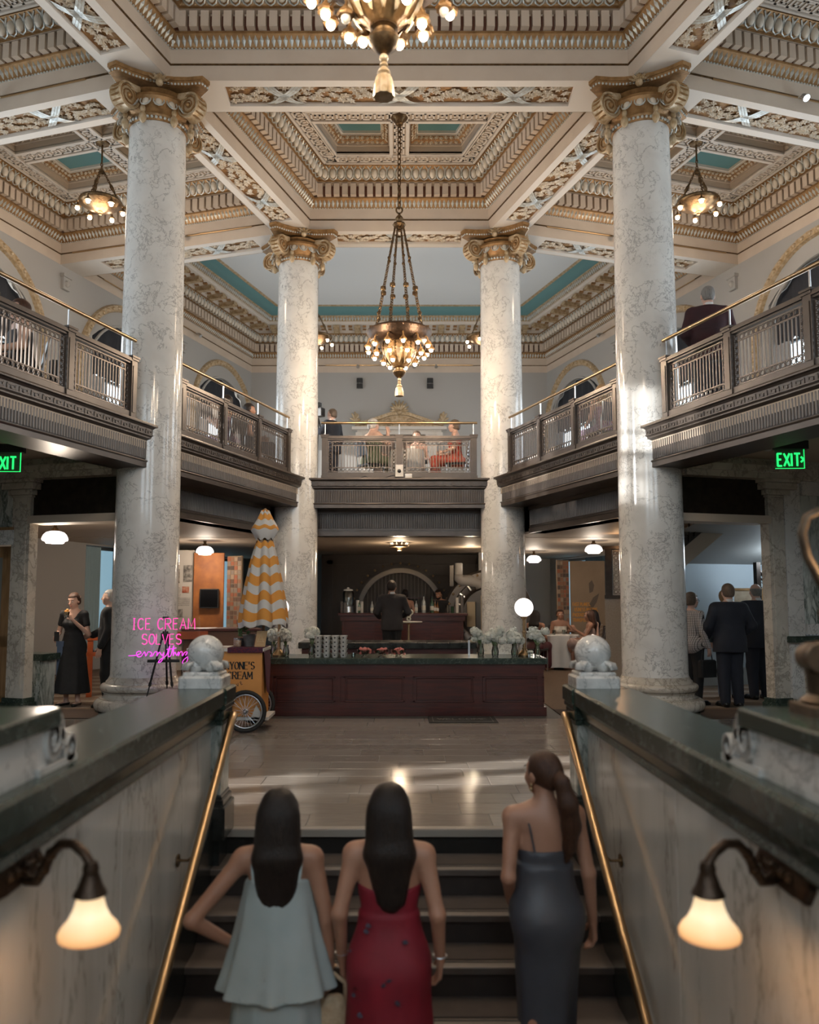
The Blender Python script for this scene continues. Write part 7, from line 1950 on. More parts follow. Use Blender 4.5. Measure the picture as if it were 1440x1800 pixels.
b = MB(); b.box(-2.8, -2.35, 20.12, 20.2, 0, 2.05); b.build('dark_doorway', M['bronze_black'], wv)
b = MB()
for z in (1.15, 1.42, 1.68): b.bbox(-2.16, -2.08, 20.0, 20.12, z, z + .2, .01)
b.build('wall_switch_box', M['steel'], wv)
va = thing('vault_arch', 'arched steel vault mouth ringed with brass studs behind the bar', 'vault', (.03, 21.5, 1.15))
b = MB(); n = 36
for (r0, r1, y0, y1) in ((1.02, 1.14, -.10, .05),):
    for k in range(n):
        a0, a1 = math.pi * k / n, math.pi * (k + 1) / n; P = lambda r_, a, y: (r_ * math.cos(a), y, r_ * math.sin(a))
        b.add([P(r0, a0, y0), P(r0, a1, y0), P(r1, a1, y0), P(r1, a0, y0), P(r0, a0, y1), P(r0, a1, y1), P(r1, a1, y1), P(r1, a0, y1)], [(0, 3, 2, 1), (0, 1, 5, 4), (2, 3, 7, 6)])
M['vault_steel'] = mat('dull_vault_steel', (.13, .115, .10), .35, .8); b.build('arch_ring', M['vault_steel'], va, smooth=30)
st0 = None
for k in range(17):
    a = math.pi * (k + .5) / 17; c = (1.27 * math.cos(a), -.03, 1.27 * math.sin(a))
    if st0 is None: m = MB(); m.ball((0, 0, 0), .034, 10, 8); st0 = m.build('stud', M['brass'], va, smooth=True); st0.location = c
    else: inst(st0, 'stud', va, Matrix.Translation(c))
b = MB(); [b.tube([(x, .02, -.9), (x, .02, math.sqrt(1.02 ** 2 - x * x))], .012, 6) for x in [-.95 + .095 * k for k in range(21)]]; b.build('vault_bars', M['vault_steel'], va)['kind'] = 'stuff'
b = MB()
for z in (.1, .35): b.box(-.6, .65, -.05, .05, z, z + .02)
b.build('back_bar_shelf', M['mahogany'], va)
vd = thing('vault_door', 'round steel vault door standing open right of the bar', 'vault', (2.15, 19.9, 1.12), R(-12))
b = MB(); n = 40; b.M = Matrix.Rotation(math.pi / 2, 4, 'X')
b.lathe([(.0, -.05), (.62, -.05), (.66, .0), (.70, .02), (.84, .02), (.86, .06), (1.02, .06), (1.08, .02), (1.08, -.25), (.0, -.25)], 40); b.M = None; b.build('door_disc', M['vault_steel'], vd, smooth=30)
for k in range(20):
    a = 2 * math.pi * k / 20; m = MB(); m.tube([(.70 * math.cos(a), -.04, .70 * math.sin(a)), (.84 * math.cos(a), -.04, .84 * math.sin(a))], .032, 8); m.build('locking_bolt', M['steel'], vd, smooth=40)
b = MB()
for k in range(24): a = 2 * math.pi * k / 24; b.ball((.97 * math.cos(a), -.06, .97 * math.sin(a)), .03, 8, 6)
b.build('rivet', M['brass'], vd, smooth=True)['kind'] = 'stuff'
b = MB(); b.box(-.16, .16, -.16, -.02, -.45, .45); b.box(-.12, .12, -.18, -.16, -.40, .40); b.tube([(0, -.2, -.2), (0, -.2, .2)], .02, 8); b.box(-.5, -.3, -.12, -.02, -.3, .3); b.build('lock_case', M['brass'], vd)
lamp('stair_hall_light', 'POINT', W(1.9, 3.9, 2.25), 50, (.75, .88, 1.0), radius=.25)
lamp('bar_side_fill', 'POINT', (1.6, 18.4, 2.4), 14, (1, .78, .55), radius=.1)  # added fill for the bar and vault door, no fixture here
cr = thing('vault_hinge_crane', 'pale steel hinge elbow above the round vault door', 'machine part', (1.5, 20.0, 1.98)); b = MB(); b.tube([(-.05, 0, .1), (-.05, 0, .02), (.02, 0, -.05), (.25, 0, -.05), (.42, 0, -.10), (.48, 0, -.22)], [.11, .12, .14, .15, .14, .13], 12); b.build('elbow', M['wall_grey'], cr, smooth=True)
b = MB(); b.lathe([(.09, .1), (.10, .12), (.10, .36), (.08, .38), (0, .38)], 16, (-.05, 0, 0)); b.build('cylinder', M['cart_white'], cr, smooth=40); b = MB(); b.box(-.27, -.18, -.03, .03, -.18, .32); [b.tube([(-.225, -.035, -.12 + .1 * k), (-.225, -.05, -.12 + .1 * k)], .02, 6) for k in range(5)]; b.build('hinge_plate', M['vault_steel'], cr)
ba = thing('bar', 'dark red mahogany bar counter under the crown light', 'bar', (.08, 19.6, 0)); b = MB(); b.box(-1.42, 1.42, -.3, .35, 0, 1.02); [b.box(x, x + .05, -.32, -.3, 0, 1.02) for x in (-1.42, -.72, -.02, .68, 1.37)]; b.box(-1.46, 1.46, -.36, .38, .98, 1.10); b.build('carcass', M['mahogany'], ba); b = MB(); b.bbox(-1.52, 1.52, -.42, .42, 1.10, 1.16, .012); b.build('top', M['mahogany'], ba)
M['bottle_green'] = mat('green_bottle_glass', (.03, .07, .04), .08); M['bottle_amber'] = mat('amber_bottle_glass', (.14, .06, .015), .08); M['bottle_clear'] = mat('clear_bottle_glass', (.30, .32, .31), .08); M['bottle_label'] = mat('pale_bottle_label', (.50, .47, .40), .7)
bt = {}
def bottle(kind, label, loc, sc=1.0):
    if kind not in bt:
        t = thing('bottle', label, 'bottle', loc, 0, 'bottles on the bar'); b = MB(); b.lathe([(.036, 0), (.038, .01), (.038, .17), (.030, .20), (.013, .235), (.013, .29), (0, .29)], 14); b.build('bottle_body', M['bottle_' + kind], t, smooth=40)
        b = MB(); b.lathe([(.0385, .05), (.0385, .13)], 14); b.build('label', M['bottle_label'], t, smooth=40); b = MB(); b.lathe([(.014, .285), (.015, .31), (0, .312)], 10); b.build('cap', M['black'], t); bt[kind] = t
    else: t = copy_tree(bt[kind], None, loc, label=label)
    t.scale = (sc,) * 3; return t
for kd, x, s_, lb in (('clear', -.64, .95, 'clear bottle at the left elbow of the man at the bar'), ('clear', .40, 1.0, 'squat pale bottle right of the woman behind the bar'), ('clear', .575, 1.35, 'tallest clear bottle near the middle of the bar'), ('green', .77, 1.25, 'dark green bottle, second right of tall clear one'), ('amber', .84, .95, 'short amber bottle beside the dark green bottle'), ('amber', .90, .85, 'shortest amber bottle, near the bartender'), ('green', -.95, 1.1, 'dark green bottle beside the tall cup stacks')):
    bottle(kd, lb, (x, 19.35, 1.161), s_)
def simple(name, label, cat, loc, fn, mt, part, group=None, smooth=40, rz=0):
    t = thing(name, label, cat, loc, rz, group); b = MB(); fn(b); b.build(part, mt, t, smooth=smooth); return t
t = simple('drink_dispenser', 'large ribbed clear drink dispenser at the left end of the bar', 'dispenser', (-1.21, 19.5, 1.161), lambda b: b.lathe([(.12, .16), (.13, .2), (.13, .48), (.10, .52), (0, .52)], 24, ripple=lambda a, z: .03 * math.cos(18 * a)), M['glass_frost'], 'jar'); b = MB(); b.lathe([(.13, 0), (.12, .02), (.11, .15), (.13, .17), (0, .17)], 20); b.build('stand', M['steel'], t); b = MB(); b.lathe([(.11, .52), (.11, .55), (.03, .57), (.025, .6), (0, .6)], 18); b.build('lid', M['cart_white'], t)
for i, (x, hh, mt, lb) in enumerate(((-1.36, .27, 'steel', 'leftmost steel cup stack by the dispenser'), (-1.28, .26, 'steel', 'second steel cup stack from the left, under the dispenser'), (-.98, .30, 'cart_white', 'left stack of white cups on the bar'), (-.88, .27, 'cart_white', 'right stack of white cups on the bar'), (1.14, .20, 'glass_frost', 'clear tumbler stack before the bartender'), (1.36, .36, 'cart_white', 'tall white cup stack near the vault door'), (1.48, .42, 'steel', 'tallest steel cup stack at the right end of the bar'), (1.25, .16, 'bottle_green', 'short green cup stack right of the bartender'))):
    t = simple('cup_stack', lb, 'cups', (x, 19.35, 1.161), lambda b: b.lathe([p for k in range(int(hh / .03)) for p in ((.034, k * .03), (.042, k * .03 + .026), (.036, k * .03 + .028))] + [(0, hh)], 14), M[mt], 'nested_cups', 'cup stacks on the bar')
for lb, loc in (('round pub table before the man at the bar', (.20, 17.5, 0)), ('round pub table in front of the orange exhibit', (-4.25, 17.6, 0))):
    t = thing('pub_table', lb, 'table', loc, 0, 'tall round pub tables'); b = MB(); b.lathe([(0, .98), (.27, .985), (.29, 1.0), (.285, 1.015), (0, 1.018)], 28); b.build('top', M['cart_white'], t, smooth=40); b = MB(); b.lathe([(.2, 0), (.19, .02), (.04, .05), (.028, .1), (.028, .95), (.06, .98)], 16); b.build('pedestal', M['brass'], t, smooth=40)
t = thing('table_ornament', 'white looped balloon ornament on the pub table by the bar', 'ornament', (.20, 17.5, 1.018)); b = MB(); [b.tube([(c[0] + r_ * math.cos(q), 0, c[1] + r_ * math.sin(q)) for q in [2 * math.pi * i / 12 for i in range(12)]], .018, 6, closed=True) for c, r_ in (((0, .05), .035), ((0, .125), .04), ((.04, .19), .045), ((-.07, .21), .04))]; b.build('loops', M['petal'], t, smooth=True)
t = thing('table_posy', 'small dark posy on the pub table by the orange exhibit', 'flowers', (-4.25, 17.6, 1.018)); b = MB(); b.lathe([(.03, 0), (.035, .1), (.0, .1)], 10); b.build('vase', M['glass_frost'], t); b = MB(); [b.tube([(0, 0, .05), (.05 * math.cos(k * 1.3), .05 * math.sin(k * 1.3), .2 + .02 * k)], .008, 5) for k in range(7)]; b.build('sprig', M['stem'], t)['kind'] = 'stuff'
for i, (x, lb, lid) in enumerate(((-2.05, 'black trash bin left of the blue bin', 'black'), (-1.82, 'trash bin with a blue band left of the bar', 'blue'))):
    t = simple('trash_bin', lb, 'bin', (x, 18.6, 0), lambda b: b.lathe([(.15, 0), (.17, .05), (.19, .62), (.2, .64), (.18, .66), (0, .62)], 18), M['black'], 'bin_body', 'trash bins by the bar'); b = MB(); b.lathe([(.186, .30), (.192, .50)] if i else [(.194, .60), (.205, .66)], 18); b.build('band', mat('blue_plastic', (.02, .13, .36), .4) if i else M['rubber'], t)
# exhibits
M['ex_cream'] = mat('cream_exhibit_board', (.52, .475, .42), .7); M['ex_orange'] = mat('orange_photo_board', (.42, .14, .025), .6, col2=(.20, .06, .012), scale=2.6, detail=7); M['ex_tan'] = mat('tan_photo_board', (.30, .215, .14), .7, col2=(.24, .17, .11), scale=1.5)
M['ex_dark'] = mat('photo_print_grey', (.10, .09, .08), .8, col2=(.34, .31, .27), scale=14); M['ex_red'] = mat('red_photo_print', (.35, .07, .03), .7, col2=(.5, .3, .2), scale=9)
def img_wall(t, x0, x1, z0, z1, y, nx, nz, seed):
    """a wall of small pinned pictures"""
    rr = random.Random(seed); cols = [mat('collage_print_%d' % k, c, .7) for k, c in enumerate(((.30, .14, .08), (.16, .09, .06), (.38, .27, .19), (.10, .07, .055), (.27, .22, .18), (.36, .12, .06)))]
    w, h = (x1 - x0) / nx, (z1 - z0) / nz
    for i in range(nx):
        for j in range(nz):
            b = MB(); k = rr.uniform(.72, .96); c = (x0 + (i + .5) * w, z0 + (j + .5) * h); b.box(c[0] - w * k / 2, c[0] + w * k / 2, y - .006 - rr.uniform(0, .006), y, c[1] - h * k / 2, c[1] + h * k / 2); b.build('pinned_picture', rr.choice(cols), t)
ex = thing('exhibit_panel', 'tall cream exhibit board with printed text left of orange board', 'display board', (-4.63, 17.3, 0), R(4)); b = MB(); b.bbox(-.62, .30, 0, .06, 0, 2.52, .01); b.build('board', M['ex_cream'], ex)
for q in ((-.27, .0, 1.82, 2.12), (.08, .26, 1.85, 2.20), (-.26, -.16, 1.60, 1.74), (.06, .2, 1.62, 1.75), (-.30, .08, 1.12, 1.28), (-.22, -.10, .55, .70), (.02, .16, .50, .66)): b = MB(); b.box(q[0], q[1], -.012, 0, q[2], q[3]); b.build('photo_print', M['ex_dark'] if q[0] != .06 else M['ex_red'], ex)
b = MB()
for z, x0, x1 in [(2.12 - k * .028, -.30, -.03) for k in range(11)] + [(1.72 - .028 * k, -.12, .04) for k in range(9)] + [(1.5 - .03 * k, -.28, .24) for k in range(6)] + [(.98 - .03 * k, -.28, .22) for k in range(7)]: b.box(x0, x1 - .03 * ((z * 97) % 1), -.004, 0, z, z + .009)
b.build('printed_lines', M['ex_dark'], ex)['kind'] = 'stuff'
ex = thing('exhibit_panel', 'tall orange photo exhibit board carrying a black screen', 'display board', (-3.98, 17.25, 0), R(6)); b = MB(); b.bbox(-.34, .29, 0, .06, 0, 2.46, .01); b.build('board', M['ex_orange'], ex)
t = thing('wall_screen', 'small black switched-off screen on the orange exhibit board', 'screen', (-3.97, 17.2, 1.50), R(6)); b = MB(); b.bbox(-.20, .19, -.05, .03, -.20, .20, .01); b.build('housing', M['black'], t); b = MB(); b.box(-.18, .17, -.054, -.05, -.18, .18); b.build('glass', mat('dead_screen', (.006, .006, .007), .1), t)
ex = thing('exhibit_panel', 'narrow photo collage board right of the orange board', 'display board', (-3.50, 17.35, 0), R(-25)); b = MB(); b.bbox(-.18, .20, 0, .06, 0, 2.40, .01); b.build('board', M['ex_tan'], ex); img_wall(ex, -.17, .19, .3, 2.38, 0, 4, 22, 1)
ex = thing('exhibit_panel', 'narrow photo collage board beside the blue curtain on the right', 'display board', (3.79, 18.9, 0), R(10)); b = MB(); b.bbox(-.17, .13, 0, .05, 0, 2.38, .01); b.build('board', M['ex_tan'], ex); img_wall(ex, -.16, .12, .3, 2.36, 0, 4, 22, 2)
ex = thing('exhibit_panel', 'tan photo exhibit board with orange lettering behind seated women', 'display board', (4.22, 18.85, 0), R(-6)); b = MB(); b.bbox(-.29, .50, 0, .06, 0, 2.36, .01); b.build('board', M['ex_tan'], ex)
b = MB(); b.vprism([(.02, .6), (.10, .6), (.16, 1.2), (.30, 1.42), (.36, 1.62), (.22, 1.52), (.10, 1.30)], -.006, 0); b.vprism([(.14, 1.62), (.22, 1.66), (.25, 1.80), (.20, 1.92), (.13, 1.85)], -.006, 0); b.build('figure_print', mat('sepia_print', (.13, .10, .075), .8), ex)
for z, s in ((1.33, 'FAST PLANES,'), (1.21, 'BUSINESS MEETING,'), (1.09, 'PACKAGES, &'), (.97, 'TRANSPORTATION')):
    pl, w_ = text_paths(s, .075, .030, .008); k = min(1.0, .62 / w_); b = MB(); b.M = Matrix.Translation((-.24, 0, z)) @ Matrix.Diagonal((k, 1, 1, 1)); strokes(b, pl, .014, -.010, -.0005); b.build('orange_lettering', mat('orange_print', (.62, .28, .05), .6), ex)['kind'] = 'stuff'
b = MB(); [b.box(.2, .42 - .04 * ((k * 37) % 3), -.004, 0, .9 - .028 * k, .908 - .028 * k) for k in range(12)]; b.build('printed_lines', M['ex_cream'], ex)['kind'] = 'stuff'
tw = thing('teller_window', 'dark iron teller grille on a stone base near the right front column', 'teller window', (4.20, 15.05, 0), -ANG); b = MB(); b.box(-.42, .6, -.1, .25, 0, 1.50); b.build('stone_base', mat('beige_stone', (.36, .31, .26), .5, col2=(.31, .265, .22), scale=40), tw)
b = MB(); b.box(-.40, -.28, -.12, .2, 1.52, 2.40); b.box(-.44, .6, -.14, .22, 2.40, 2.46); b.box(-.42, .6, -.13, .22, 1.50, 1.56); b.box(.5, .6, -.12, .2, 1.52, 2.40); b.build('iron_frame', M['bronze_black'], tw)
b = MB(); links(b, -.26, .5, -.05, 2.30, 2.38); links(b, -.26, .5, -.05, 1.58, 1.66); links(b, -.26, -.16, -.05, 1.66, 2.30); b.build('iron_border', M['iron'], tw)['kind'] = 'stuff'
b = MB(); [b.tube([(x, -.03, 1.66), (x, -.03, 2.30)], .022, 8) for x in (-.11, -.05, .01, .07, .13, .19, .25, .31, .37, .43)]; b.build('copper_bars', mat('copper_bar', (.42, .17, .07), .35, .6), tw, smooth=True)['kind'] = 'stuff'
lamp('teller_light', 'POINT', (3.9, 14.6, 2.45), 3, (1, .6, .32), radius=.05)
# dining table under a cloth, and chairs
tb = thing('dining_table', 'round dining table under a white cloth among the seated women', 'table', (3.42, 17.75, 0)); b = MB(); b.lathe([(.0, .70), (.42, .70), (.42, .72), (0, .72)], 24); b.build('tabletop', M['oak'], tb); b = MB(); b.lathe([(.2, 0), (.03, .04), (.03, .70)], 12); b.build('pedestal', M['black'], tb)
tc_ = thing('tablecloth', 'white cloth falling in folds over the round dining table', 'tablecloth', (3.42, 17.75, 0)); b = MB(); b.lathe([(0, .727), (.43, .727), (.445, .715), (.46, .45), (.48, .06)], 60, ripple=lambda a, z: max(0, .72 - z) * .16 * math.cos(9 * a)); b.build('cloth', mat('white_linen', (.56, .55, .53), .85, bump=.15), tc_, smooth=40)
for (x, y, lb) in ((3.3, 17.6, 'left'), (3.55, 17.8, 'right')):
    t = simple('water_glass', '%s small water glass on the white tablecloth' % lb, 'glass', (x, y, .728), lambda b: b.lathe([(.025, 0), (.032, .1), (.029, .1), (.022, .004), (0, .004)], 12), M['glass_frost'], 'tumbler', 'water glasses on the table')
def chair(label, loc, rz, group='black chairs'):
    t = thing('chair', label, 'chair', loc, R(rz), group); b = MB(); b.bbox(-.21, .21, -.2, .22, .43, .47, .015); b.build('seat', M['black'], t)
    b = MB(); b.add([(-.2, -.2, .62), (.2, -.2, .62), (.2, -.25, .90), (-.2, -.25, .90), (-.2, -.22, .62), (.2, -.22, .62), (.2, -.27, .90), (-.2, -.27, .90)], [(0, 1, 2, 3), (7, 6, 5, 4), (3, 2, 6, 7), (0, 4, 5, 1), (0, 3, 7, 4), (1, 5, 6, 2)]); b.build('backrest', M['black'], t)
    for sx in (1, -1):
        for (y0, y1, z1) in ((.18, .20, .44), (-.18, -.27, .9)): b = MB(); b.tube([(sx * .19, y0 if z1 < .5 else -.12, 0), (sx * .19, y0, .44)] + ([(sx * .19, y1, z1)] if z1 > .5 else []), .012, 6); b.build('leg', M['steel'], t)
    return t

# ================================================================== THE OTHER PEOPLE
SEAT = dict(pel=(0, 0, .53), chest=(0, .03, .85), neck=(0, .03, 1.0), head=(0, .06, 1.165), shR=(.165, .03, .965), shL=(-.165, .03, .965), elR=(.23, .03, .71), elL=(-.23, .03, .71),
            wrR=(.15, .26, .66), wrL=(-.15, .26, .66), haR=(-.3, 1, -.1), haL=(.3, 1, -.1), hipR=(.085, .02, .51), hipL=(-.085, .02, .51), knR=(.10, .42, .52), knL=(-.10, .42, .52), anR=(.10, .40, .08), anL=(-.10, .40, .08))
def seat(**k): d = dict(SEAT); d.update(k); return d
def gown(p, name, m, top=1.24, hem=.12, rx=.27, amp=.08, sleeves=0.0, n=8):
    def fn(S):
        p.torso(S, .012, .05)
        x, y, z = p.J['pel']
        S.skirt([(z + .12, x, y, .125, .10), (z + .02, x, y - .01, .158, .13), (z - .08, x, y - .015, .178, .155), (.5, x, y - .01, lerp(.18, rx, .5), lerp(.16, rx, .5) * .92), (hem, x, y, rx, rx * .92)], n, amp, .3, .06, .3)
        if sleeves:
            for q in 'RL': S.cone(p.J['sh' + q], p.J['sh' + q] + (p.J['el' + q] - p.J['sh' + q]) * sleeves, .062, .054, .02)
    return p.part(name, m, fn, [(lambda X, Y, Z: Z - top(X, Y)) if callable(top) else (lambda X, Y, Z: Z - top)])
def seated_dress(p, name, m, long=.9, top=None):
    J = p.J
    def fn(S):
        p.torso(S, .012, .05)
        for q in 'RL': S.cone(J['hip' + q], J['kn' + q], .105, .082, .05); S.cone(J['kn' + q], J['kn' + q] + (J['an' + q] - J['kn' + q]) * long, .08, .09, .05)
    return p.part(name, m, fn, [lambda X, Y, Z: Z - (top or J['neck'][2] - .10)])
def top_shirt(p, name, m, sleeve=True, collar=.0):
    def fn(S):
        p.torso(S, .016, .06)
        for q in 'RL': p.arm(S, q, .014, sleeve, .012, .92) if sleeve else S.cone(p.J['sh' + q], p.J['sh' + q] * .4 + p.J['el' + q] * .6, .066, .06, .02)
        pz = p.J['pel']; S.ell(pz + V3(0, 0, -.02), (.185 * p.w, .14 * p.w, .14), .05)
    return p.part(name, m, fn, [lambda X, Y, Z: Z - (p.J['neck'][2] + .02)])
def trousers(p, m, shoes=True):
    def fn(S):
        for q in 'RL': p.leg(S, q, .016, .024)
        S.ell(p.J['pel'] + V3(0, 0, -.03), (.168 * p.w, .128 * p.w, .12), .05)
    p.part('trousers', m, fn, [lambda X, Y, Z: Z - (p.J['pel'][2] + .06)])
    if shoes:
        for q in 'RL': p.part('shoe', M['shoe'], lambda S: p.foot(S, q, .008), [lambda X, Y, Z: Z - (p.J['an' + q][2] + .02)], lo=p.J['an' + q] - V3(.14, .2, .14), hi=p.J['an' + q] + V3(.14, .34, .12))
def updo(p, m, vol=.016):
    h = p.J['head']; o = p.shortair(m, vol=vol); b = MB(); c = h + p.headM() @ V3(0, -.11, .03); b.ball(tuple(c), .05, 12, 9); b.build('hair_bun', m, p.t, smooth=True)

# 1 woman in black with an ice cream
p = Person('person', 'woman in a long black dress holding an ice cream cup, by the left pier', (-4.60, 11.65, 0), 172, M['skin_fair'], dict(elL=(-.26, .02, 1.08), wrL=(-.10, .21, 1.30), haL=(.35, .5, .8), elR=(.25, -.02, 1.10), wrR=(.17, .20, 1.02), haR=(-.3, 1, .1), grip=.9, nod=-14.0, look=-6.0), h=1.57, vx=.009)
p.body(); gown(p, 'black_dress', M['blackcloth'], lambda X, Y: 1.325 + np.clip(np.abs(X) - .06, 0, .07) * 1.8, .20, .27, .07, .5); updo(p, M['hair_brown']); p.eyes()
b = MB(); b.box(.10, .19, .10, .12, .40, .95); b.box(.08, .2, .09, .13, .9, .98); b.build('denim_cloth', M['denim'], p.t)
for q in 'RL': p.part('sandal', M['shoe'], lambda S: p.foot(S, q, .006), [lambda X, Y, Z: Z - (p.J['an' + q][2] - .03)], lo=p.J['an' + q] - V3(.14, .2, .14), hi=p.J['an' + q] + V3(.14, .34, .06))
def pw(p, v): return tuple(p.t.matrix_basis @ Vector(v))
t = simple('ice_cream_cup', 'clear cup of orange ice cream held by the woman in black', 'cup', pw(p, (-.045, .29, 1.34)), lambda b: b.lathe([(.028, 0), (.042, .08), (.038, .08), (.025, .004), (0, .004)], 14), M['glass_frost'], 'cup'); b = MB(); b.ball((0, 0, .07), .036, 10, 8); b.ball((.01, 0, .1), .022, 8, 6); b.build('ice_cream', mat('orange_sorbet', (.75, .33, .06), .5), t, smooth=True)
t = simple('phone', 'dark phone in the lowered hand of the woman in black', 'phone', pw(p, (.09, .31, .99)), lambda b: b.bbox(-.035, .035, -.006, .006, 0, .13, .003), M['black'], 'case', smooth=None)
# 2 person half hidden by the left column
p = Person('person', 'person in black half hidden behind the left front column, arm reaching left', (-4.06, 11.55, 0), 100, M['skin_fair'], dict(elR=(.30, .10, 1.12), wrR=(.34, .30, 1.02), haR=(.1, 1, -.2)), female=False, h=1.62, vx=.012)
p.body(); p.suit(M['blackcloth'], M['shirt_white'], M['shoe']); p.shortair(M['hair_white'])
# right group
M['check'] = mat('checked_jacket', (.52, .47, .44), .8)
nt = M['check'].node_tree; bs = nt.nodes['Principled BSDF']; tcn = nt.nodes.new('ShaderNodeTexCoord'); ck = nt.nodes.new('ShaderNodeTexBrick'); nt.links.new(tcn.outputs['Object'], ck.inputs[0]); ck.inputs['Color1'].default_value = (.52, .47, .44, 1); ck.inputs['Color2'].default_value = (.46, .42, .40, 1); ck.inputs['Mortar'].default_value = (.018, .016, .018, 1); ck.inputs['Scale'].default_value = 34; ck.inputs['Mortar Size'].default_value = .09; ck.inputs['Brick Width'].default_value = .9; ck.inputs['Row Height'].default_value = .9; ck.offset = 0
mpn = nt.nodes.new('ShaderNodeMapping'); mpn.inputs['Rotation'].default_value = (math.pi / 2, 0, 0); nt.links.new(tcn.outputs['Object'], mpn.inputs[0]); nt.links.new(mpn.outputs[0], ck.inputs[0]); nt.links.new(ck.outputs[0], bs.inputs['Base Color'])
p = Person('person', 'woman in a checked jacket with glasses beside the right front column', (4.17, 11.75, 0), -62, M['skin_fair'], dict(look=-12), h=1.57, vx=.010, wide=1.12)
p.body(); trousers(p, M['blackcloth']); top_shirt(p, 'checked_jacket', M['check']); p.shortair(M['hair_ash'], vol=.028); p.eyes()
b = MB(); h = p.J['head']; B = p.headM()
for q in (1, -1): b.tube([tuple(h + B @ V3(.031 * q + .022 * math.cos(a), .096, .004 + .018 * math.sin(a))) for a in [2 * math.pi * i / 12 for i in range(12)]], .0025, 5, closed=True); b.tube([tuple(h + B @ V3(.053 * q, .094, .008)), tuple(h + B @ V3(.079 * q, .0, .01))], .0025, 5)
b.build('glasses', M['black'], p.t)
t = simple('handbag', 'black handbag hanging from the checked-jacket woman', 'bag', (4.32, 11.62, .40), lambda b: b.bbox(-.14, .14, -.05, .05, 0, .24, .02), M['blackcloth'], 'bag_body', rz=.4, smooth=None); b = MB(); b.tube([(-.1, 0, .22), (-.07, 0, .40), (.07, 0, .40), (.1, 0, .22)], .008, 6); b.build('strap', M['black'], t)
p = Person('person', 'broad grey-haired man in a navy suit seen from behind, nearest of the group', (4.60, 11.50, 0), 2, M['skin_fair'], dict(elL=(-.30, -.02, 1.12), elR=(.32, -.02, 1.12), wrR=(.26, .16, 1.0), wrL=(-.27, .14, .96), haR=(-.5, .8, .2), haL=(.5, .8, .2)), female=False, h=1.70, vx=.010, wide=1.18)
p.body(); p.suit(M['navy'], M['shirt_white'], M['shoe'], hem=.76); p.shortair(M['hair_ash'], vol=.014)
p = Person('person', 'silver-blond woman hidden between the two suited men', (4.98, 12.55, 0), -30, M['skin_fair'], {}, h=1.62, vx=.014); p.body(); trousers(p, M['denim']); top_shirt(p, 'jumper', cloth('teal_jumper', (.05, .09, .11))); p.shortair(M['hair_blond'], vol=.03)
p = Person('person', 'balding man in a dark suit, rightmost of the group by the marble pier', (5.36, 12.35, 0), 8, M['skin_fair'], dict(look=-8, elR=(.30, .0, 1.12), wrR=(.24, .18, 1.02), haR=(-.4, .8, .1)), female=False, h=1.72, vx=.011, wide=1.12)
p.body(); p.suit(M['navy'], M['shirt_white'], M['shoe'], hem=.76); p.shortair(M['hair_grey'], bald=.045, vol=.010)
# at the bar
p = Person('person', 'man in a charcoal suit with his back to us at the bar', (-.15, 16.9, 0), 0, M['skin_tan'], dict(look=-25, elL=(-.29, .0, 1.12), wrL=(-.24, .2, 1.02), elR=(.30, .02, 1.12), wrR=(.22, .22, 1.04), haR=(-.2, 1, .1), haL=(.2, 1, .1)), female=False, h=1.86, vx=.012, wide=1.05)
p.body(); p.suit(M['blacksuit'], M['shirt_white'], M['shoe'], trouser=M['blackcloth'], hem=.78); p.shortair(M['hair_black'], vol=.018)
p = Person('person', 'woman with bare back and dark tied hair just behind the bar', (.14, 20.3, 0), 10, M['skin_warm'], {}, h=1.72, vx=.014); p.body(); gown(p, 'dark_dress', M['blackcloth'], 1.22, .1, .24); updo(p, M['hair_black'])
p = Person('person', 'bearded bartender in black leaning behind the right of the bar', (1.03, 20.25, 0), 150, M['skin_tan'], dict(nod=-18, chest=(0, .05, 1.27), neck=(0, .09, 1.42), head=(0, .13, 1.58), shR=(.19, .06, 1.385), shL=(-.19, .06, 1.385)), female=False, h=1.72, vx=.012); p.body(); top_shirt(p, 'black_shirt', M['blackcloth']); trousers(p, M['blackcloth']); p.shortair(M['hair_black'], vol=.016); p.eyes()
h = p.J['head']; B = p.headM(); p.part('beard', M['hair_black'], lambda S: (S.ell(h + B @ V3(0, .05, -.075), (.05, .05, .045), .02, B), S.ell(h + B @ V3(0, .025, -.06), (.064, .05, .05), .02, B)), [lambda X, Y, Z: Z - (h[2] - .055)], lo=h - .18, hi=h + .1)
# women at the table
def seated(label, loc, face, skin, hairm, dress, dc, hairlen=.4, J=None, long=.9, h=1.66, top=None, vx=.012, chairlab=None, eyes=True, female=True, wide=1.0):
    p = Person('person', label, loc, face, skin, seat(**(J or {})), h=h, vx=vx, female=female, wide=wide); p.body()
    seated_dress(p, dress, dc, long, top)
    if hairlen > .2: p.longhair(hairm, hairlen, .08, .06)
    else: p.shortair(hairm, vol=.018)
    if eyes: p.eyes()
    if chairlab: chair(chairlab, (loc[0], loc[1], loc[2]), face)
    return p
M['wine'] = cloth('wine_satin', (.07, .012, .018), rough=.5); M['cream_satin'] = cloth('cream_satin', (.64, .60, .53), rough=.5); M['dusty'] = cloth('dusty_rose_crepe', (.42, .30, .26)); M['dusk_blue'] = cloth('dusk_blue_fabric', (.16, .19, .27)); M['lilac'] = cloth('lilac_print', (.40, .30, .42), (.25, .14, .2), scale=25); M['olive'] = cloth('olive_green_jacket', (.10, .12, .075)); M['red_floral'] = cloth('red_floral_dress', (.48, .03, .02), (.40, .16, .10), scale=22)
seated('woman with black curls turned away at the left of the cloth-covered table', (2.80, 17.05, 0), -35, M['skin_warm'], M['hair_black'], 'wine_dress', M['wine'], .40, chairlab='black chair under the woman with black curls', eyes=False)
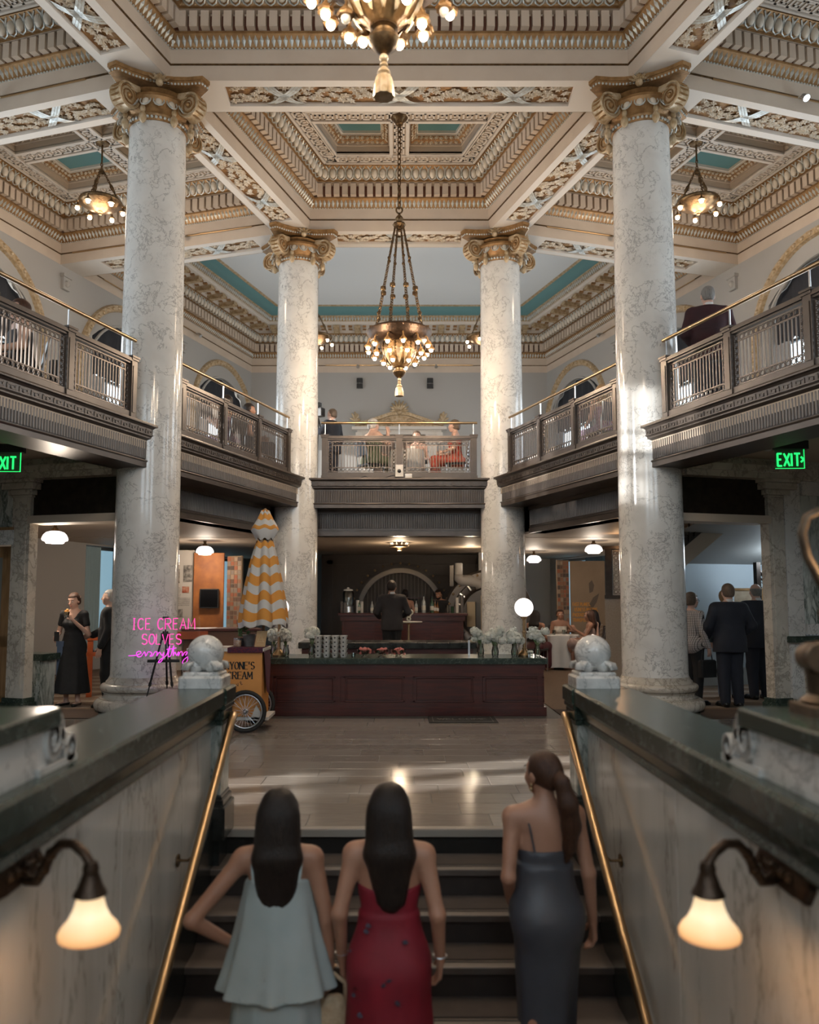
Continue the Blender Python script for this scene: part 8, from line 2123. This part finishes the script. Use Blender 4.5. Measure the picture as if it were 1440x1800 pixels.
seated('smiling woman in a cream top behind the white-clothed table', (3.62, 18.62, 0), 185, M['skin_warm'], M['hair_brown'], 'cream_top', M['cream_satin'], .15, dict(elL=(-.28, .12, .78), wrL=(-.12, .30, .80)), chairlab='black chair under the smiling woman in cream')
seated('woman with crossed bare legs and brown hair in dusty rose, side on', (4.02, 17.2, 0), 78, M['skin_warm'], M['hair_brown'], 'rose_dress', M['dusty'], .42, dict(knL=(-.02, .42, .60), anL=(.10, .62, .26), knR=(.08, .42, .52), anR=(.06, .40, .08), elL=(-.22, .14, .74), wrL=(-.06, .34, .86), haL=(.2, .6, .8)), long=.12, chairlab='black chair under the woman with crossed legs')
seated('laughing woman in blue with dark wavy hair, rightmost at the table', (4.28, 18.0, 0), 95, M['skin_fair'], M['hair_black'], 'blue_dress', M['dusk_blue'], .36, dict(look=-18), chairlab='black chair under the laughing woman in blue')
# on the galleries (floor 3.62)
GZ = 3.62
def G(s, t_, sx=1, z=GZ): return W(s, t_, z, sx)
p = Person('person', 'man in a dark maroon jacket standing with his back to the right gallery rail', G(-.72, .42), -8, M['skin_fair'], dict(elL=(-.27, .02, 1.13), wrL=(-.16, .2, 1.06), elR=(.28, .02, 1.13), wrR=(.17, .2, 1.06), haR=(-.6, .6, .3), haL=(.6, .6, .3)), female=False, h=1.76, vx=.010, wide=1.1); p.body(); p.suit(M['maroon'], M['shirt_white'], M['shoe'], trouser=M['navy']); p.shortair(M['hair_grey'], vol=.006)
seated('dark-haired girl seen through the right gallery ironwork', G(-1.9, 1.15), 150, M['skin_warm'], M['hair_black'], 'pale_dress', M['dusk_blue'], .3, chairlab='chair under the girl on the right gallery', vx=.016, eyes=False)
seated('blond woman in mauve seated behind the right middle gallery rail', G(2.1, .62), 20, M['skin_fair'], M['hair_blond'], 'mauve_dress', M['lilac'], .30, chairlab='chair under the blond woman on the right gallery', vx=.014, eyes=False)
seated('dark-jacketed man with sunlit face on the left gallery', G(-1.45, .75, -1), 120, M['skin_fair'], M['hair_brown'], 'dark_jacket', M['blacksuit'], .1, female=False, chairlab='chair under the sunlit man on the left gallery', h=1.80, wide=1.1)
seated('second man beside the sunlit man on the left gallery', G(-1.35, 1.80, -1), 60, M['skin_fair'], M['hair_ash'], 'maroon_jacket', M['wine'], .1, female=False, chairlab='chair under the second man on the left gallery', h=1.84, vx=.014, eyes=False)
seated('woman in a lilac print reading a paper on the left middle gallery', G(3.05, .55, -1), 60, M['skin_tan'], M['hair_black'], 'lilac_dress', M['lilac'], .12, dict(wrL=(-.10, .3, .86), wrR=(.10, .3, .86), haL=(.1, .6, .5), haR=(-.1, .6, .5)), chairlab='chair under the reading woman on the left gallery', h=1.72)
seated('dark-haired man facing right behind the left gallery end post', G(3.62, .52, -1), -70, M['skin_tan'], M['hair_black'], 'navy_jacket', M['navy'], .1, female=False, chairlab='chair under the dark-haired man on the left gallery', h=1.70, eyes=False)
seated('person in sunlit cream just right of the left front column', G(1.3, .7, -1), 100, M['skin_fair'], M['hair_blond'], 'cream_top', M['cream_satin'], .25, chairlab='chair under the person in sunlit cream', vx=.014, eyes=False)
t = thing('paper_sheet', 'white sheet of paper held by the reading woman', 'paper', G(2.78, .60, -1, GZ + .84), R(60)); b = MB(); b.add([(-.1, 0, 0), (.1, 0, 0), (.1, .05, .26), (-.1, .05, .26), (-.1, .003, 0), (.1, .003, 0), (.1, .053, .26), (-.1, .053, .26)], [(0, 1, 2, 3), (7, 6, 5, 4), (0, 4, 5, 1), (3, 2, 6, 7)]); b.build('sheet', M['shirt_white'], t)
for (s, tt, z, hh, w, lb) in ((-1.02, 1.4, GZ, 1.0, .34, 'larger black loudspeaker on the left gallery'), (-.62, .9, GZ, .85, .26, 'smaller black loudspeaker on the left gallery')):
    t = thing('loudspeaker', lb, 'speaker', G(s, tt, -1), ANG, 'loudspeakers on the left gallery'); b = MB(); b.bbox(-w / 2, w / 2, -.16, .16, .38, hh, .02); b.build('cabinet', M['black'], t); b = MB(); b.box(-w / 2 + .02, w / 2 - .02, -.168, -.16, .42, hh - .04); b.build('grille', M['rubber'], t); b = MB(); b.tube([(0, 0, 0), (0, 0, .38)], .025, 8); b.lathe([(.16, 0), (.15, .02), (.03, .04)], 14); b.build('stand', M['black'], t)
# rear gallery
p = Person('person', 'cameraman in dark blue filming on the rear gallery', (-1.36, 16.4, GZ), 60, M['skin_fair'], dict(elL=(-.25, .10, 1.2), wrL=(-.15, .34, 1.32), haL=(.2, .9, .3)), female=False, h=1.72, vx=.013); p.body(); p.suit(M['navy'], M['shirt_white'], M['shoe']); p.shortair(M['hair_ash'], vol=.010)
t = thing('video_camera', 'black video camera on a tripod at the left of the rear gallery', 'camera', (-1.64, 16.35, GZ), R(60)); b = MB(); b.bbox(-.07, .07, -.12, .16, 1.55, 1.72, .01); b.tube([(0, .16, 1.64), (0, .30, 1.64)], [.055, .065], 12); b.bbox(-.05, .05, -.05, .05, 1.76, 1.84, .01); b.tube([(0, 0, 1.72), (0, 0, 1.76)], .015, 6); b.build('body', M['black'], t)
for k in range(3): a = R(90 + 120 * k); b = MB(); b.tube([(0, 0, 1.52), (.38 * math.cos(a), .38 * math.sin(a), 0)], .016, 6); b.build('leg', M['black'], t)
seated('large white-haired man in an olive jacket on the rear gallery', (-.55, 15.75, GZ), -55, M['skin_fair'], M['hair_white'], 'olive_jacket', M['olive'], .1, dict(elR=(.32, .16, .80), wrR=(.16, .26, 1.02), haR=(-.3, .2, 1)), female=False, chairlab='chair under the man in the olive jacket', h=1.82, wide=1.25, eyes=False)
seated('grey-haired guest low behind the middle of the rear rail', (.36, 16.4, GZ), 170, M['skin_fair'], M['hair_ash'], 'grey_green_top', cloth('grey_green_top', (.20, .24, .21)), .1, chairlab='chair under the grey-haired guest', vx=.015, eyes=False)
seated('woman with brown bob in a red floral dress on the rear gallery', (1.12, 15.65, GZ), 78, M['skin_fair'], M['hair_ash'], 'red_dress', M['red_floral'], .17, chairlab='chair under the woman in red floral', h=1.76, eyes=False)
t = thing('gallery_table', 'white-clothed round table behind the rear rail', 'table', (.15, 15.75, GZ)); b = MB(); b.lathe([(0, .74), (.32, .74), (.33, .70), (.36, .05)], 40, ripple=lambda a, z: max(0, .72 - z) * .12 * math.cos(8 * a)); b.build('cloth', M['shirt_white'], t, smooth=40)
t = simple('glass_hurricane', 'clear glass candle holder on the rear gallery table', 'candle holder', (-.05, 15.55, GZ + .74), lambda b: b.lathe([(.05, 0), (.05, .26), (.046, .26), (.046, .004), (0, .004)], 14), M['glass_frost'], 'cylinder'); b = MB(); b.lathe([(.025, .006), (.025, .12), (0, .12)], 10); b.build('candle', M['shirt_white'], t)
# devices on the centre gallery front
t = thing('security_camera', 'white dome camera box on the middle post of the rear gallery', 'camera', (0, BY - .16, 3.80)); b = MB(); b.bbox(-.075, .075, -.05, .05, -.10, .12, .012); b.build('housing', M['cart_white'], t); b = MB(); b.ball((0, -.05, .0), .035, 12, 8); b.build('lens', M['black'], t, smooth=True); b = MB(); b.tube([(0, -.052, .07), (0, -.058, .07)], .010, 8); b.build('sensor', M['steel'], t)
t = thing('junction_box', 'small white box beneath the dome camera on the rear gallery', 'box', (.17, BY - .13, 3.68)); b = MB(); b.bbox(-.065, .065, -.03, .03, -.11, .08, .01); b.build('housing', M['cart_white'], t); b = MB(); b.box(-.066, .066, -.034, -.03, .05, .056); b.build('lid_seam', M['steel'], t)
t = thing('loose_cable', 'thin black cable draped along the rear gallery front', 'cable', (0, BY - .13, 3.68)); b = MB(); b.tube([(-1.35, 0, -.02), (-.8, 0, -.03), (-.62, 0, .04), (-.45, 0, -.05), (-.1, 0, .06), (.1, 0, .0), (.4, 0, .02)], .006, 5); b.build('cable', M['black'], t)
